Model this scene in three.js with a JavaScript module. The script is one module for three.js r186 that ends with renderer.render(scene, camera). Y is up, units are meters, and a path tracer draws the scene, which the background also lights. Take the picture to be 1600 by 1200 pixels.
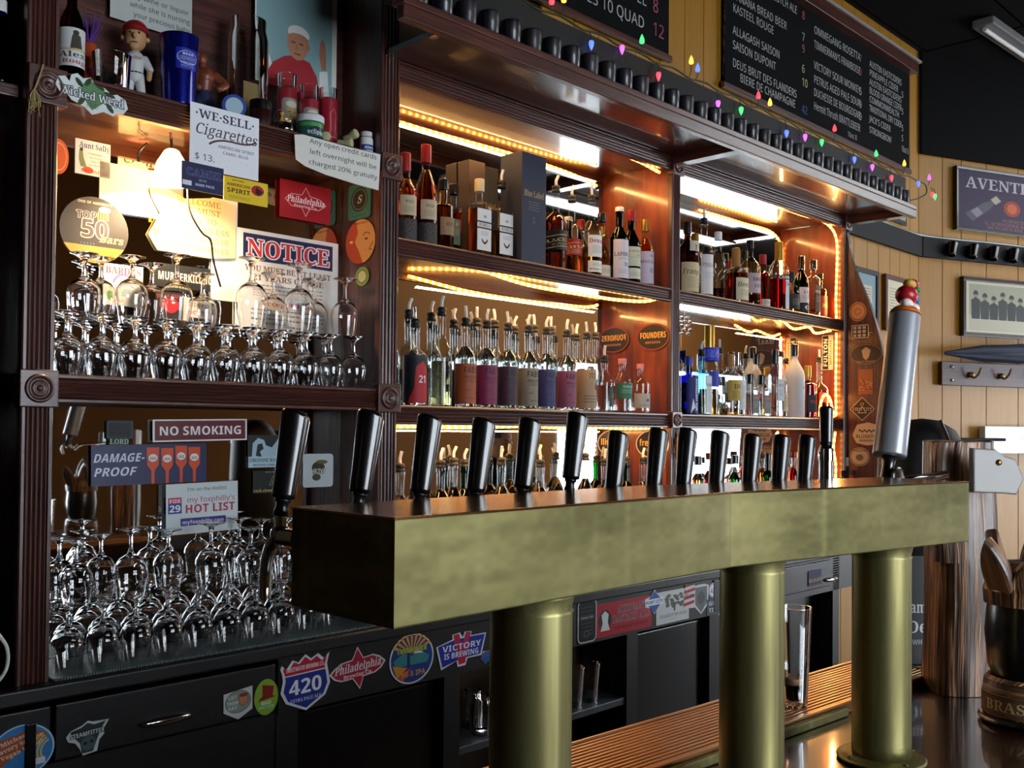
import * as THREE from 'three';
import { RoundedBoxGeometry } from 'three/addons/geometries/RoundedBoxGeometry.js';
import { mergeGeometries } from 'three/addons/utils/BufferGeometryUtils.js';
import { MarchingCubes } from 'three/addons/objects/MarchingCubes.js';
import { RectAreaLightUniformsLib } from 'three/addons/lights/RectAreaLightUniformsLib.js';
RectAreaLightUniformsLib.init();

// ---------- camera, sky, daylight, exposure ----------
const scene = new THREE.Scene();
const V = (x, y, z) => new THREE.Vector3(x, y, z);
const FOC = 1550, PPY = 643.32, YAW = 0.798376, PITCH = 0.018072, ROLL = 0.008935;
const EYE = V(0, 1.585, 2.43);
const fwd = V(Math.sin(YAW) * Math.cos(PITCH), Math.sin(PITCH), -Math.cos(YAW) * Math.cos(PITCH));
const rt0 = V(Math.cos(YAW), 0, Math.sin(YAW)), up0 = rt0.clone().cross(fwd);
const rt = rt0.clone().multiplyScalar(Math.cos(ROLL)).addScaledVector(up0, Math.sin(ROLL));
const up = up0.clone().multiplyScalar(Math.cos(ROLL)).addScaledVector(rt0, -Math.sin(ROLL));
const camera = new THREE.PerspectiveCamera(2 * Math.atan(PPY / FOC) * 180 / Math.PI, 1600 / (2 * PPY), 0.05, 100);
camera.position.copy(EYE);
camera.quaternion.setFromRotationMatrix(new THREE.Matrix4().makeBasis(rt, up, fwd.clone().negate()));
camera.setViewOffset(1600, 2 * PPY, 0, 0, 1600, 1200);
const renderer = new THREE.WebGLRenderer({ antialias: true });
renderer.toneMapping = THREE.LinearToneMapping;
renderer.toneMappingExposure = 1.0;
renderer.shadowMap.enabled = true;
scene.background = new THREE.Color().setRGB(5.0, 5.6, 6.4);   // overcast white sky outside the front windows
// front windows of the room: [x0, x1] openings in the wall at z = 5
const WINDOWS = [[0.55, 2.75, 0.85, 2.75], [8.8, 10.5, 0.15, 2.45], [11.2, 14.2, 0.15, 2.45]], FRONT_Z = 5;   // [x0, x1, y0, y1]
for (const [a, b, y0, y1] of WINDOWS) {
  const l = new THREE.RectAreaLight(new THREE.Color().setRGB(0.86, 0.94, 1), a > 5 ? 9.5 : 6.5, b - a - 0.1, y1 - y0 - 0.1);
  l.position.set((a + b) / 2, (y0 + y1) / 2, FRONT_Z - 0.02);
  l.lookAt(l.position.x, l.position.y, 0);
  scene.add(l);
}

// ---------- picking positions off the photograph ----------
const ray = (x, y) => fwd.clone().addScaledVector(rt, (x - 800) / FOC).addScaledVector(up, -(y - PPY) / FOC);
const onP = (x, y, p, n) => { const d = ray(x, y); return EYE.clone().addScaledVector(d, p.clone().sub(EYE).dot(n) / d.dot(n)); };
const onZ = (x, y, z) => onP(x, y, V(0, 0, z), V(0, 0, 1));
const onX = (x, y, X) => onP(x, y, V(X, 0, 0), V(1, 0, 0));
const onY = (x, y, Y) => onP(x, y, V(0, Y, 0), V(0, 1, 0));
const atD = (x, y, D) => EYE.clone().addScaledVector(ray(x, y), D);

// ---------- random numbers and textures ----------
let seed = 20240613;
const rnd = () => { seed = (seed + 0x6D2B79F5) | 0; let t = Math.imul(seed ^ (seed >>> 15), 1 | seed); t = (t + Math.imul(t ^ (t >>> 7), 61 | t)) ^ t; return ((t ^ (t >>> 14)) >>> 0) / 4294967296; };
const rr = (a, b) => a + (b - a) * rnd();
const hash = (x, y, s) => { let h = (x * 374761393 + y * 668265263 + s * 974634777) | 0; h = Math.imul(h ^ (h >>> 13), 1274126177); return ((h ^ (h >>> 16)) >>> 0) / 4294967296; };
function vn(x, y, px, py, s) {           // periodic value noise
  const xi = Math.floor(x), yi = Math.floor(y), fx = x - xi, fy = y - yi, u = fx * fx * (3 - 2 * fx), v = fy * fy * (3 - 2 * fy);
  const m = (a, b) => ((a % b) + b) % b, h = (i, j) => hash(m(i, px), m(j, py), s);
  return (h(xi, yi) * (1 - u) + h(xi + 1, yi) * u) * (1 - v) + (h(xi, yi + 1) * (1 - u) + h(xi + 1, yi + 1) * u) * v;
}
function dataTex(n, fn, srgb = true, rx = 1, ry = 1) {
  const d = new Uint8Array(n * n * 4);
  for (let j = 0; j < n; j++) for (let i = 0; i < n; i++) {
    const c = fn(i / n, j / n), k = (j * n + i) * 4;
    for (let q = 0; q < 3; q++) d[k + q] = Math.max(0, Math.min(255, (c.length ? c[q] : c) * 255));
    d[k + 3] = 255;
  }
  const t = new THREE.DataTexture(d, n, n); t.wrapS = t.wrapT = THREE.RepeatWrapping; t.magFilter = THREE.LinearFilter; t.minFilter = THREE.LinearMipmapLinearFilter;
  t.generateMipmaps = true; if (srgb) t.colorSpace = THREE.SRGBColorSpace; t.repeat.set(rx, ry); t.needsUpdate = true; return t;
}
const mix3 = (a, b, t) => a.map((q, i) => q + (b[i] - q) * t);
const grain = (u, v, s) => 0.45 * vn(u * 6, v * 60, 6, 60, s) + 0.3 * vn(u * 16, v * 140, 16, 140, s + 1) + 0.25 * vn(u * 3, v * 14, 3, 14, s + 2);
const woodTex = dataTex(512, (u, v) => mix3([0.17, 0.07, 0.05], [0.47, 0.26, 0.2], Math.pow(grain(u, v, 3), 1.3)));
const woodBump = dataTex(512, (u, v) => grain(u, v, 3), false);
const pineTex = dataTex(512, (u, v) => { const w = Math.sin((v * 9 + 0.8 * vn(u * 2, v * 4, 2, 4, 8) + 0.3 * vn(u * 6, v * 10, 6, 10, 9)) * 6.283 * 2) * 0.5 + 0.5; return mix3([0.60, 0.40, 0.075], [0.74, 0.54, 0.15], 0.55 * grain(u, v, 12) + 0.35 * w); });
const logTex = dataTex(512, (u, v) => mix3([0.09, 0.04, 0.02], [0.74, 0.52, 0.33], Math.pow(grain(u, v, 22), 1.9) * 1.6));
const brassTex = dataTex(512, (u, v) => { const n = 0.5 * vn(u * 5, v * 5, 5, 5, 31) + 0.3 * vn(u * 14, v * 22, 14, 22, 32) + 0.2 * vn(u * 70, v * 40, 70, 40, 33); const st = Math.pow(vn(u * 40, v * 2, 40, 2, 34), 8) * 0.5; return mix3(mix3([0.33, 0.315, 0.185], [0.60, 0.565, 0.37], n), [0.72, 0.69, 0.5], st); });
const brassRough = dataTex(512, (u, v) => { const n = 0.5 * vn(u * 5, v * 5, 5, 5, 31) + 0.3 * vn(u * 14, v * 22, 14, 22, 32) + 0.2 * vn(u * 70, v * 40, 70, 40, 33); return [0, 0.62 - 0.25 * n, 0]; }, false);
const speckTex = dataTex(256, (u, v) => { const n = vn(u * 60, v * 60, 60, 60, 41) * 0.6 + vn(u * 12, v * 12, 12, 12, 42) * 0.4; const s = hash(Math.floor(u * 256), Math.floor(v * 256), 7) > 0.997 ? 0.25 : 0; const c = 0.03 + 0.04 * n + s; return [c * 0.92, c * 0.98, c * 1.12]; });
const copperTex = dataTex(512, (u, v) => { const n = 0.6 * vn(u * 4, v * 6, 4, 6, 51) + 0.4 * vn(u * 10, v * 18, 10, 18, 52); return mix3([0.30, 0.10, 0.04], [0.62, 0.27, 0.1], n); });
const matBump = dataTex(256, (u, v) => { const a = Math.abs(Math.sin((u * 16 + v * 16) * Math.PI)), b = Math.abs(Math.sin((u * 16 - v * 16) * Math.PI)); return Math.min(a, b); }, false);

// ---------- materials ----------
const std = (o) => new THREE.MeshStandardMaterial(o), phy = (o) => new THREE.MeshPhysicalMaterial(o);
const col = (r, g, b) => new THREE.Color().setRGB(r, g, b);
const M = {
  wood: phy({ map: woodTex, bumpMap: woodBump, bumpScale: 0.0006, roughness: 0.4, clearcoat: 0.6, clearcoatRoughness: 0.22 }),
  glossWood: phy({ map: woodTex, roughness: 0.3, clearcoat: 1, clearcoatRoughness: 0.06, ior: 1.6 }),
  copper: phy({ map: copperTex, roughness: 0.4, clearcoat: 0.8, clearcoatRoughness: 0.12 }),
  mirror: std({ color: 0xd4d6d4, metalness: 1, roughness: 0.02 }),
  brass: phy({ map: brassTex, roughnessMap: brassRough, roughness: 1, metalness: 0.85 }),
  brassReflectTint: phy({ color: col(0.52, 0.34, 0.17), roughness: 0.16, metalness: 1 }),  // polished brass, its warm brown reflections put into the base colour
  copperMetal: std({ color: col(0.62, 0.36, 0.17), roughness: 0.3, metalness: 1 }),
  chrome: std({ color: 0xd8dadd, roughness: 0.1, metalness: 1 }),
  black: phy({ color: 0x08080a, roughness: 0.3, clearcoat: 0.7, clearcoatRoughness: 0.12 }),
  rubber: std({ color: 0x0c0c0d, roughness: 0.55 }),
  blackWood: phy({ map: speckTex, roughness: 0.45, clearcoat: 0.35, clearcoatRoughness: 0.3 }),
  dark: phy({ color: 0x040405, roughness: 0.85, specularIntensity: 0.3 }),
  pine: phy({ map: pineTex, roughness: 0.5, clearcoat: 0.2, clearcoatRoughness: 0.35 }),
  log: phy({ map: logTex, bumpMap: logTex, bumpScale: 0.004, roughness: 0.45, clearcoat: 0.5, clearcoatRoughness: 0.25 }),
  barTop: phy({ map: woodTex, color: 0x6a4a3a, roughness: 0.3, clearcoat: 1, clearcoatRoughness: 0.06 }),
  plasterDark: phy({ color: 0x12110f, roughness: 0.95, specularIntensity: 0.3 }),
  white: std({ color: 0xe8e8e4, roughness: 0.5 }),
  glass: phy({ color: 0xffffff, transmission: 1, thickness: 0.01, ior: 1.5, roughness: 0 }),
  pane: phy({ color: 0xffffff, transmission: 1, thickness: 0, ior: 1.5, roughness: 0 }),
  spout: phy({ color: 0xdfe2e4, transmission: 0.35, thickness: 0, roughness: 0.5 }),
};

// ---------- object helpers ----------
const used = {};
function numbered(n) { const k = used[n] = (used[n] ?? -1) + 1; return k ? `${n}_${String(k).padStart(3, '0')}` : n; }
function info(o, label, category, group) { o.userData.label = label; o.userData.category = category; if (group) o.userData.group = group; return o; }
function thing(name, label, category, group, p = [0, 0, 0], ry = 0) {
  const g = new THREE.Group(); g.name = numbered(name); g.position.set(...(p.isVector3 ? [p.x, p.y, p.z] : p)); g.rotation.y = ry; scene.add(g); return info(g, label, category, group);
}
function mesh(name, geo, mat, parent, label) {
  const m = new THREE.Mesh(geo, mat); m.name = name; m.castShadow = m.receiveShadow = true; if (label) m.userData.label = label; parent.add(m); return m;
}
function solo(name, label, category, geo, mat, group) { return info(mesh(numbered(name), geo, mat, scene), label, category, group); }
function struct(name, geo, mat) { const m = mesh(numbered(name), geo, mat, scene); m.userData.kind = 'structure'; return m; }
function copyOf(o, p, ry, label) { const c = o.clone(); c.name = numbered(o.name.replace(/_\d{3}$/, '')); c.userData = { ...o.userData }; if (label) c.userData.label = label; c.position.set(...p); c.rotation.y = ry ?? o.rotation.y; scene.add(c); return c; }
const T = (g, x = 0, y = 0, z = 0) => g.translate(x, y, z);
// metre-sized uv: grain (u) along the given axis
function uvm(g, axis = 'x', s = 1) {
  if (g.index) g = g.toNonIndexed();
  const p = g.attributes.position, n = (g.computeVertexNormals(), g.attributes.normal), uv = new Float32Array(p.count * 2);
  const o = Math.floor(rnd() * 50) / 7;
  for (let i = 0; i < p.count; i++) {
    const x = p.getX(i), y = p.getY(i), z = p.getZ(i), ax = Math.abs(n.getX(i)), ay = Math.abs(n.getY(i)), az = Math.abs(n.getZ(i));
    let a = axis === 'x' ? x : axis === 'y' ? y : z, b;
    if (axis === 'x') { b = ay > az ? z : y; if (ax > 0.8) { a = z; b = y; } }
    else if (axis === 'y') { b = ax > az ? z : x; if (ay > 0.8) { a = x; b = z; } }
    else { b = ax > ay ? y : x; if (az > 0.8) { a = x; b = y; } }
    uv[2 * i] = a * 1.3 * s + o; uv[2 * i + 1] = b * 4 * s + o * 1.7;
  }
  g.setAttribute('uv', new THREE.BufferAttribute(uv, 2)); return g;
}
const box = (x0, x1, y0, y1, z0, z1) => T(new THREE.BoxGeometry(x1 - x0, y1 - y0, z1 - z0), (x0 + x1) / 2, (y0 + y1) / 2, (z0 + z1) / 2);
const rbox = (x0, x1, y0, y1, z0, z1, r = 0.004) => T(new RoundedBoxGeometry(x1 - x0, y1 - y0, z1 - z0, 2, r), (x0 + x1) / 2, (y0 + y1) / 2, (z0 + z1) / 2);
const cyl = (r0, r1, h, n = 20) => T(new THREE.CylinderGeometry(r1, r0, h, n), 0, h / 2, 0);
const lathe = (pts, n = 24) => new THREE.LatheGeometry(pts.map(([r, y]) => new THREE.Vector2(Math.max(r, 0), y)), n);
const tube = (pts, r, n = 40, k = 8) => new THREE.TubeGeometry(new THREE.CatmullRomCurve3(pts.map((p) => p.isVector3 ? p : V(...p))), n, r, k);
const ball = (r, sx = 1, sy = 1, sz = 1, n = 16) => new THREE.SphereGeometry(r, n, n * 0.7 | 0).scale(sx, sy, sz);
function merged(list) { return mergeGeometries(list.map((g) => { const q = g.index ? g.toNonIndexed() : g; for (const k of Object.keys(q.attributes)) if (!['position', 'normal', 'uv'].includes(k)) q.deleteAttribute(k); return q; })); }
// a moulding with reeds on its face: width w, depth t, length l; dir 'x' (width = y) or 'y' (width = x); face looks to +z
function fluted(w, t, l, n, dir) {
  const s = new THREE.Shape(), m = w * 0.13, p = (w - 2 * m) / n;
  s.moveTo(-w / 2, 0); s.lineTo(-w / 2, t - 0.003); s.lineTo(-w / 2 + 0.003, t); s.lineTo(-w / 2 + m, t);
  for (let i = 0; i < n; i++) { const a = -w / 2 + m + i * p; s.lineTo(a + p * 0.12, t - 0.007); s.quadraticCurveTo(a + p * 0.3, t - 0.001, a + p * 0.5, t - 0.0005); s.quadraticCurveTo(a + p * 0.75, t - 0.001, a + p * 0.88, t - 0.007); if (i < n - 1) s.lineTo(a + p, t - 0.0075); }
  s.lineTo(w / 2 - m, t); s.lineTo(w / 2 - 0.003, t); s.lineTo(w / 2, t - 0.003); s.lineTo(w / 2, 0); s.closePath();
  const g = new THREE.ExtrudeGeometry(s, { depth: l, bevelEnabled: false, curveSegments: 3 });
  const mm = dir === 'x' ? new THREE.Matrix4().makeBasis(V(0, 1, 0), V(0, 0, 1), V(1, 0, 0)) : new THREE.Matrix4().makeBasis(V(1, 0, 0), V(0, 0, 1), V(0, -1, 0));
  g.applyMatrix4(mm); if (dir === 'y') g.translate(0, l, 0);
  return g;
}
// printed artwork: cells of shared canvases
const atlases = [];
function art(w, h, draw) {
  let a = atlases[atlases.length - 1];
  const place = () => { if (a.x + w > 2048) { a.x = 0; a.y += a.row; a.row = 0; } return a.y + h <= 2048; };
  if (!a || !place()) {
    const cv = document.createElement('canvas'); cv.width = cv.height = 2048;
    const t = new THREE.CanvasTexture(cv); t.colorSpace = THREE.SRGBColorSpace;
    a = { cv, ctx: cv.getContext('2d'), t, x: 0, y: 0, row: 0, paper: phy({ map: t, roughness: 0.6 }), gloss: phy({ map: t, roughness: 0.35, clearcoat: 0.6, clearcoatRoughness: 0.15 }) };
    atlases.push(a);
  }
  const c = a.ctx; c.save(); c.translate(a.x, a.y); c.beginPath(); c.rect(0, 0, w, h); c.clip(); c.textAlign = 'center'; c.textBaseline = 'middle'; draw(c, w, h); c.restore();
  const r = { u0: (a.x + 1) / 2048, u1: (a.x + w - 1) / 2048, v0: 1 - (a.y + h - 1) / 2048, v1: 1 - (a.y + 1) / 2048, paper: a.paper, gloss: a.gloss };
  a.x += w; a.row = Math.max(a.row, h); return r;
}
function uvCell(g, A, byPos) {
  const p = g.attributes.position, uv = g.attributes.uv; g.computeBoundingBox(); const b = g.boundingBox;
  for (let i = 0; i < p.count; i++) {
    const u = byPos ? (p.getX(i) - b.min.x) / (b.max.x - b.min.x) : uv.getX(i), v = byPos ? (p.getY(i) - b.min.y) / (b.max.y - b.min.y) : uv.getY(i);
    uv.setXY(i, A.u0 + (A.u1 - A.u0) * u, A.v0 + (A.v1 - A.v0) * v);
  }
  return g;
}
const fillBg = (c, w, h, s) => { c.fillStyle = s; c.fillRect(0, 0, w, h); };
function tx(c, s, x, y, size, fill, font = 'bold SZpx sans-serif', maxW) { c.font = font.replace('SZ', size); c.fillStyle = fill; maxW ? c.fillText(s, x, y, maxW) : c.fillText(s, x, y); }
function txo(c, s, x, y, size, fill, line, lw, font = 'bold SZpx sans-serif', maxW) { c.font = font.replace('SZ', size); c.lineWidth = lw; c.lineJoin = 'round'; c.strokeStyle = line; c.strokeText(s, x, y, maxW ?? 9999); c.fillStyle = fill; c.fillText(s, x, y, maxW ?? 9999); }
const SER = 'bold SZpx serif', SERR = 'SZpx serif', ITA = 'italic bold SZpx serif', SAN = 'bold SZpx sans-serif', SANR = 'SZpx sans-serif', MONO = 'SZpx monospace';
function ell(c, x, y, rx, ry, fill, line, lw) { c.beginPath(); c.ellipse(x, y, rx, ry, 0, 0, 7); if (fill) { c.fillStyle = fill; c.fill(); } if (line) { c.strokeStyle = line; c.lineWidth = lw; c.stroke(); } }
function poly(c, pts, fill, line, lw) { c.beginPath(); pts.forEach(([x, y], i) => i ? c.lineTo(x, y) : c.moveTo(x, y)); c.closePath(); if (fill) { c.fillStyle = fill; c.fill(); } if (line) { c.strokeStyle = line; c.lineWidth = lw; c.stroke(); } }
function lines(c, x, y, w, n, gap, fill = '#555') { c.fillStyle = fill; for (let i = 0; i < n; i++) for (let q = x - w / 2; q < x + w / 2;) { const l = 3 + hash(i, q | 0, 5) * 9; c.fillRect(q, y + i * gap, Math.min(l, x + w / 2 - q), Math.max(1, gap * 0.3)); q += l + 3; } }
// flat outlines in the unit square
function outline(kind, w, h) {
  const s = new THREE.Shape(), P = (pts) => { pts.forEach(([x, y], i) => i ? s.lineTo((x - 0.5) * w, (y - 0.5) * h) : s.moveTo((x - 0.5) * w, (y - 0.5) * h)); s.closePath(); return s; };
  if (Array.isArray(kind)) return P(kind);
  if (kind === 'round') { s.absellipse(0, 0, w / 2, h / 2, 0, Math.PI * 2); return s; }
  if (kind === 'soft') { const r = Math.min(w, h) * 0.12; s.moveTo(-w / 2 + r, -h / 2); s.lineTo(w / 2 - r, -h / 2); s.quadraticCurveTo(w / 2, -h / 2, w / 2, -h / 2 + r); s.lineTo(w / 2, h / 2 - r); s.quadraticCurveTo(w / 2, h / 2, w / 2 - r, h / 2); s.lineTo(-w / 2 + r, h / 2); s.quadraticCurveTo(-w / 2, h / 2, -w / 2, h / 2 - r); s.lineTo(-w / 2, -h / 2 + r); s.quadraticCurveTo(-w / 2, -h / 2, -w / 2 + r, -h / 2); return s; }
  return P([[0, 0], [1, 0], [1, 1], [0, 1]]);
}
function plate(kind, w, h, t, A) { const g = new THREE.ExtrudeGeometry(outline(kind, w, h), { depth: t, bevelEnabled: false, curveSegments: 24 }); return uvCell(g, A, true); }
// a flat printed thing on a plane; px rectangle measured at its middle: [left, top, right, bottom]
function printed(name, label, category, r, plane, A, o = {}) {
  const xm = (r[0] + r[2]) / 2, ym = (r[1] + r[3]) / 2, l = plane.on(r[0], ym), q = plane.on(r[2], ym), a = plane.on(xm, r[1]), b = plane.on(xm, r[3]);
  const w = l.distanceTo(q) * 1, h = a.y - b.y, t = o.t ?? 0.0015;
  const W = Math.hypot(q.x - l.x, q.z - l.z);
  const m = solo(name, label, category, plate(o.shape, W, h, t, A), o.gloss ? A.gloss : A.paper, o.group);
  m.position.copy(l).lerp(q, 0.5); m.position.y = (a.y + b.y) / 2; m.rotation.set(0, plane.ry, o.rot ?? 0, 'YXZ');
  return m;
}
const zPlane = (z) => ({ on: (x, y) => onZ(x, y, z), ry: 0 }), xPlane = (X) => ({ on: (x, y) => onX(x, y, X), ry: -Math.PI / 2 });

// ---------- the room ----------
const WALL_Z = -0.25, CORNER = onZ(1435, 400, WALL_Z); CORNER.y = 0;
const WA = 23 * Math.PI / 180, WD = V(Math.cos(WA), 0, Math.sin(WA)), WN = V(-Math.sin(WA), 0, Math.cos(WA));
const CEIL = 4.15, XL = -3.2, XR = 15.5;
struct('floor', box(XL - 0.2, XR + 4, -0.1, 0, WALL_Z - 1, FRONT_Z + 0.3), std({ color: 0x2b2420, roughness: 0.6 }));
const ceiling = struct('ceiling', box(XL - 0.2, XR + 4, CEIL, CEIL + 0.1, WALL_Z - 1, FRONT_Z + 0.3), M.plasterDark);
{ const tileMat = phy({ map: speckTex, color: 0xb0b0b0, roughness: 0.95, specularIntensity: 0.3 }), g = uvm(rbox(-0.595, 0.595, -0.012, 0, -0.295, 0.295, 0.004), 'x', 0.6);
  for (let i = 0; i < 7; i++) for (let j = 0; j < 8; j++) { const t = mesh('ceiling_tile', g, tileMat, ceiling); t.position.set(3.6 + i * 1.21, CEIL - 0.004, 0.1 + j * 0.61); } }
struct('wall_left', box(XL - 0.2, XL, 0, CEIL, WALL_Z - 0.2, FRONT_Z + 0.2), std({ color: 0x2a2018, roughness: 0.85 }));
struct('wall_end', box(XR, XR + 0.2, 0, CEIL, 2, FRONT_Z + 0.2), std({ color: 0x6a5028, roughness: 0.85 }));
const wallBack = struct('wall_back', box(XL, CORNER.x, 0, CEIL, WALL_Z - 0.2, WALL_Z - 0.016), std({ color: 0x3a2a12, roughness: 0.8 }));
const wallRight = struct('wall_right', box(0, 10.5, 0, CEIL, -0.2, -0.016), std({ color: 0x3a2a12, roughness: 0.8 }));
wallRight.position.copy(CORNER); wallRight.position.y = 0; wallRight.rotation.y = -WA;
{ // vertical boards with open joints
  const pl = (w, y0, y1) => uvm(rbox(0.002, w - 0.002, y0, y1, -0.016, 0, 0.003), 'y', 0.8);
  const seams = [5.0, 5.14, 5.33, 5.52, 5.68, 5.86, 6.02, 6.19, 6.34, 6.5, CORNER.x];
  for (let i = 0; i + 1 < seams.length; i++) { const b = mesh('board', pl(seams[i + 1] - seams[i], 0, CEIL), M.pine, wallBack); b.position.set(seams[i], 0, WALL_Z); }
  for (let x = 2.9, k = 0; x < 4.95; k++) { const w = Math.min([0.2, 0.16, 0.26, 0.18][k % 4], 5.0 - x); const b = mesh('board', pl(w, 2.75, CEIL), M.pine, wallBack); b.position.set(x, 0, WALL_Z); x += w; }
  let s = 0, k = 0; const ws = [0.212, 0.172, 0.233, 0.305, 0.2, 0.25, 0.18, 0.22];
  while (s < 6) { const w = ws[k++ % 8]; const b = mesh('board', pl(w, 0, CEIL), M.pine, wallRight); b.position.set(s, 0, 0); s += w; }
}
// front wall with its windows
{ const wm = std({ color: 0x8a5a24, roughness: 0.85 }), parts = []; let x = XL;
  for (const [a, b, y0, y1] of WINDOWS) { parts.push(box(x, a, 0, CEIL, FRONT_Z, FRONT_Z + 0.18)); parts.push(box(a, b, 0, y0, FRONT_Z, FRONT_Z + 0.18)); parts.push(box(a, b, y1, CEIL, FRONT_Z, FRONT_Z + 0.18)); x = b; }
  parts.push(box(x, XR + 0.2, 0, CEIL, FRONT_Z, FRONT_Z + 0.18));
  struct('wall_front', merged(parts), wm);
  WINDOWS.forEach(([a, b, y0, y1], i) => { const t = 0.05, z0 = FRONT_Z + 0.03, z1 = FRONT_Z + 0.09, m = (a + b) / 2;
    const f = struct(`window_${i + 1}`, merged([box(a, b, y0, y0 + t, z0, z1), box(a, b, y1 - t, y1, z0, z1), box(a, a + t, y0, y1, z0, z1), box(b - t, b, y0, y1, z0, z1), box(m - 0.02, m + 0.02, y0, y1, z0, z1)]), M.wood);
    mesh('pane', box(a + t, m - 0.02, y0 + t, y1 - t, FRONT_Z + 0.055, FRONT_Z + 0.06), M.pane, f); mesh('pane', box(m + 0.02, b - t, y0 + t, y1 - t, FRONT_Z + 0.055, FRONT_Z + 0.06), M.pane, f); });
}
// black band above the boards and the dark rail halfway up
{ const f = struct('trim_1', uvm(box(0, 9, 3.46, CEIL, 0.001, 0.03), 'x'), M.dark); f.position.copy(CORNER); f.rotation.y = -WA;
  const rail = (x0, x1) => uvm(rbox(x0, x1, 2.765, 2.9, 0.001, 0.03, 0.004), 'x');
  const railM = phy({ color: 0x0a0c12, roughness: 0.6, specularIntensity: 0.5 }); struct('trim_2', T(rail(5.2, CORNER.x - 0.01), 0, 0, WALL_Z), railM);
  const r2 = struct('trim_3', rail(0.01, 9), railM); r2.position.copy(CORNER); r2.rotation.y = -WA;
  const cm = std({ color: 0x9fb4b4, roughness: 0.35, metalness: 0.3 });
  const w1 = solo('rail_cable', 'thin pale cable sagging along the top of the dark wall rail', 'cable', tube([[5.25, 2.97, WALL_Z + 0.02], [5.5, 2.93, WALL_Z + 0.025], [6.0, 2.905, WALL_Z + 0.025], [CORNER.x - 0.03, 2.905, WALL_Z + 0.03], ...[0.3, 0.7, 1.1, 1.6, 2.2].map((s, i) => CORNER.clone().addScaledVector(WD, s).addScaledVector(WN, 0.02).setY(2.905 + (i % 2) * 0.004))], 0.006, 80, 6), cm);
  const ribs = CORNER.clone();
  for (let i = 0; i < 9; i++) { const o = solo('hanging_mug', 'dark glass mug lying in the row on the wall rail', 'mug', T(lathe([[0.028, 0], [0.032, 0.005], [0.034, 0.09], [0.03, 0.09], [0.028, 0.01], [0, 0.01]], 14), 0, 0, 0), M.black, 'dark mugs on the wall rail'); o.position.copy(ribs).addScaledVector(WD, 0.22 + i * 0.19).addScaledVector(WN, 0.068).setY(2.783); o.rotation.set(0, 0, -0.35); }
}
// ceiling lamp, switched off
{ const a = onY(1535, 36, CEIL - 0.05), b = onY(1625, 98, CEIL - 0.05), L = a.distanceTo(b), t = thing('fluorescent_strip', 'pale fluorescent ceiling strip lamp, switched off, on the black ceiling', 'ceiling lamp', null, [(a.x + b.x) / 2, CEIL - 0.016, (a.z + b.z) / 2], Math.atan2(b.x - a.x, b.z - a.z));
  mesh('housing', rbox(-0.065, 0.065, -0.05, 0, -L / 2, L / 2, 0.01), std({ color: 0x77777a, roughness: 0.6 }), t); mesh('tube', T(new THREE.CylinderGeometry(0.014, 0.014, L - 0.06, 12).rotateX(Math.PI / 2), 0, -0.064, 0), M.white, t); }

// lit ceiling panels farther down the room, beyond the camera's right
for (const x of [7.2, 8.45, 9.7, 10.95]) for (const z of [2.35, 3.0, 3.65, 4.3]) {
  const t = thing('ceiling_panel_light', 'lit cool white ceiling panel farther down the room', 'ceiling lamp', 'lit ceiling panels', [x, CEIL - 0.016, z]);
  mesh('frame', rbox(-0.62, 0.62, -0.03, 0, -0.32, 0.32, 0.004), M.white, t); mesh('diffuser', box(-0.58, 0.58, -0.034, -0.03, -0.28, 0.28), std({ color: 0xffffff, emissive: col(0.9, 0.96, 1), emissiveIntensity: 4.5 }), t);
  const l = new THREE.RectAreaLight(new THREE.Color().setRGB(0.9, 0.96, 1), 0.2, 1.16, 0.56); l.position.set(x, CEIL - 0.056, z); l.rotation.x = -Math.PI / 2; scene.add(l);
}

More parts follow.
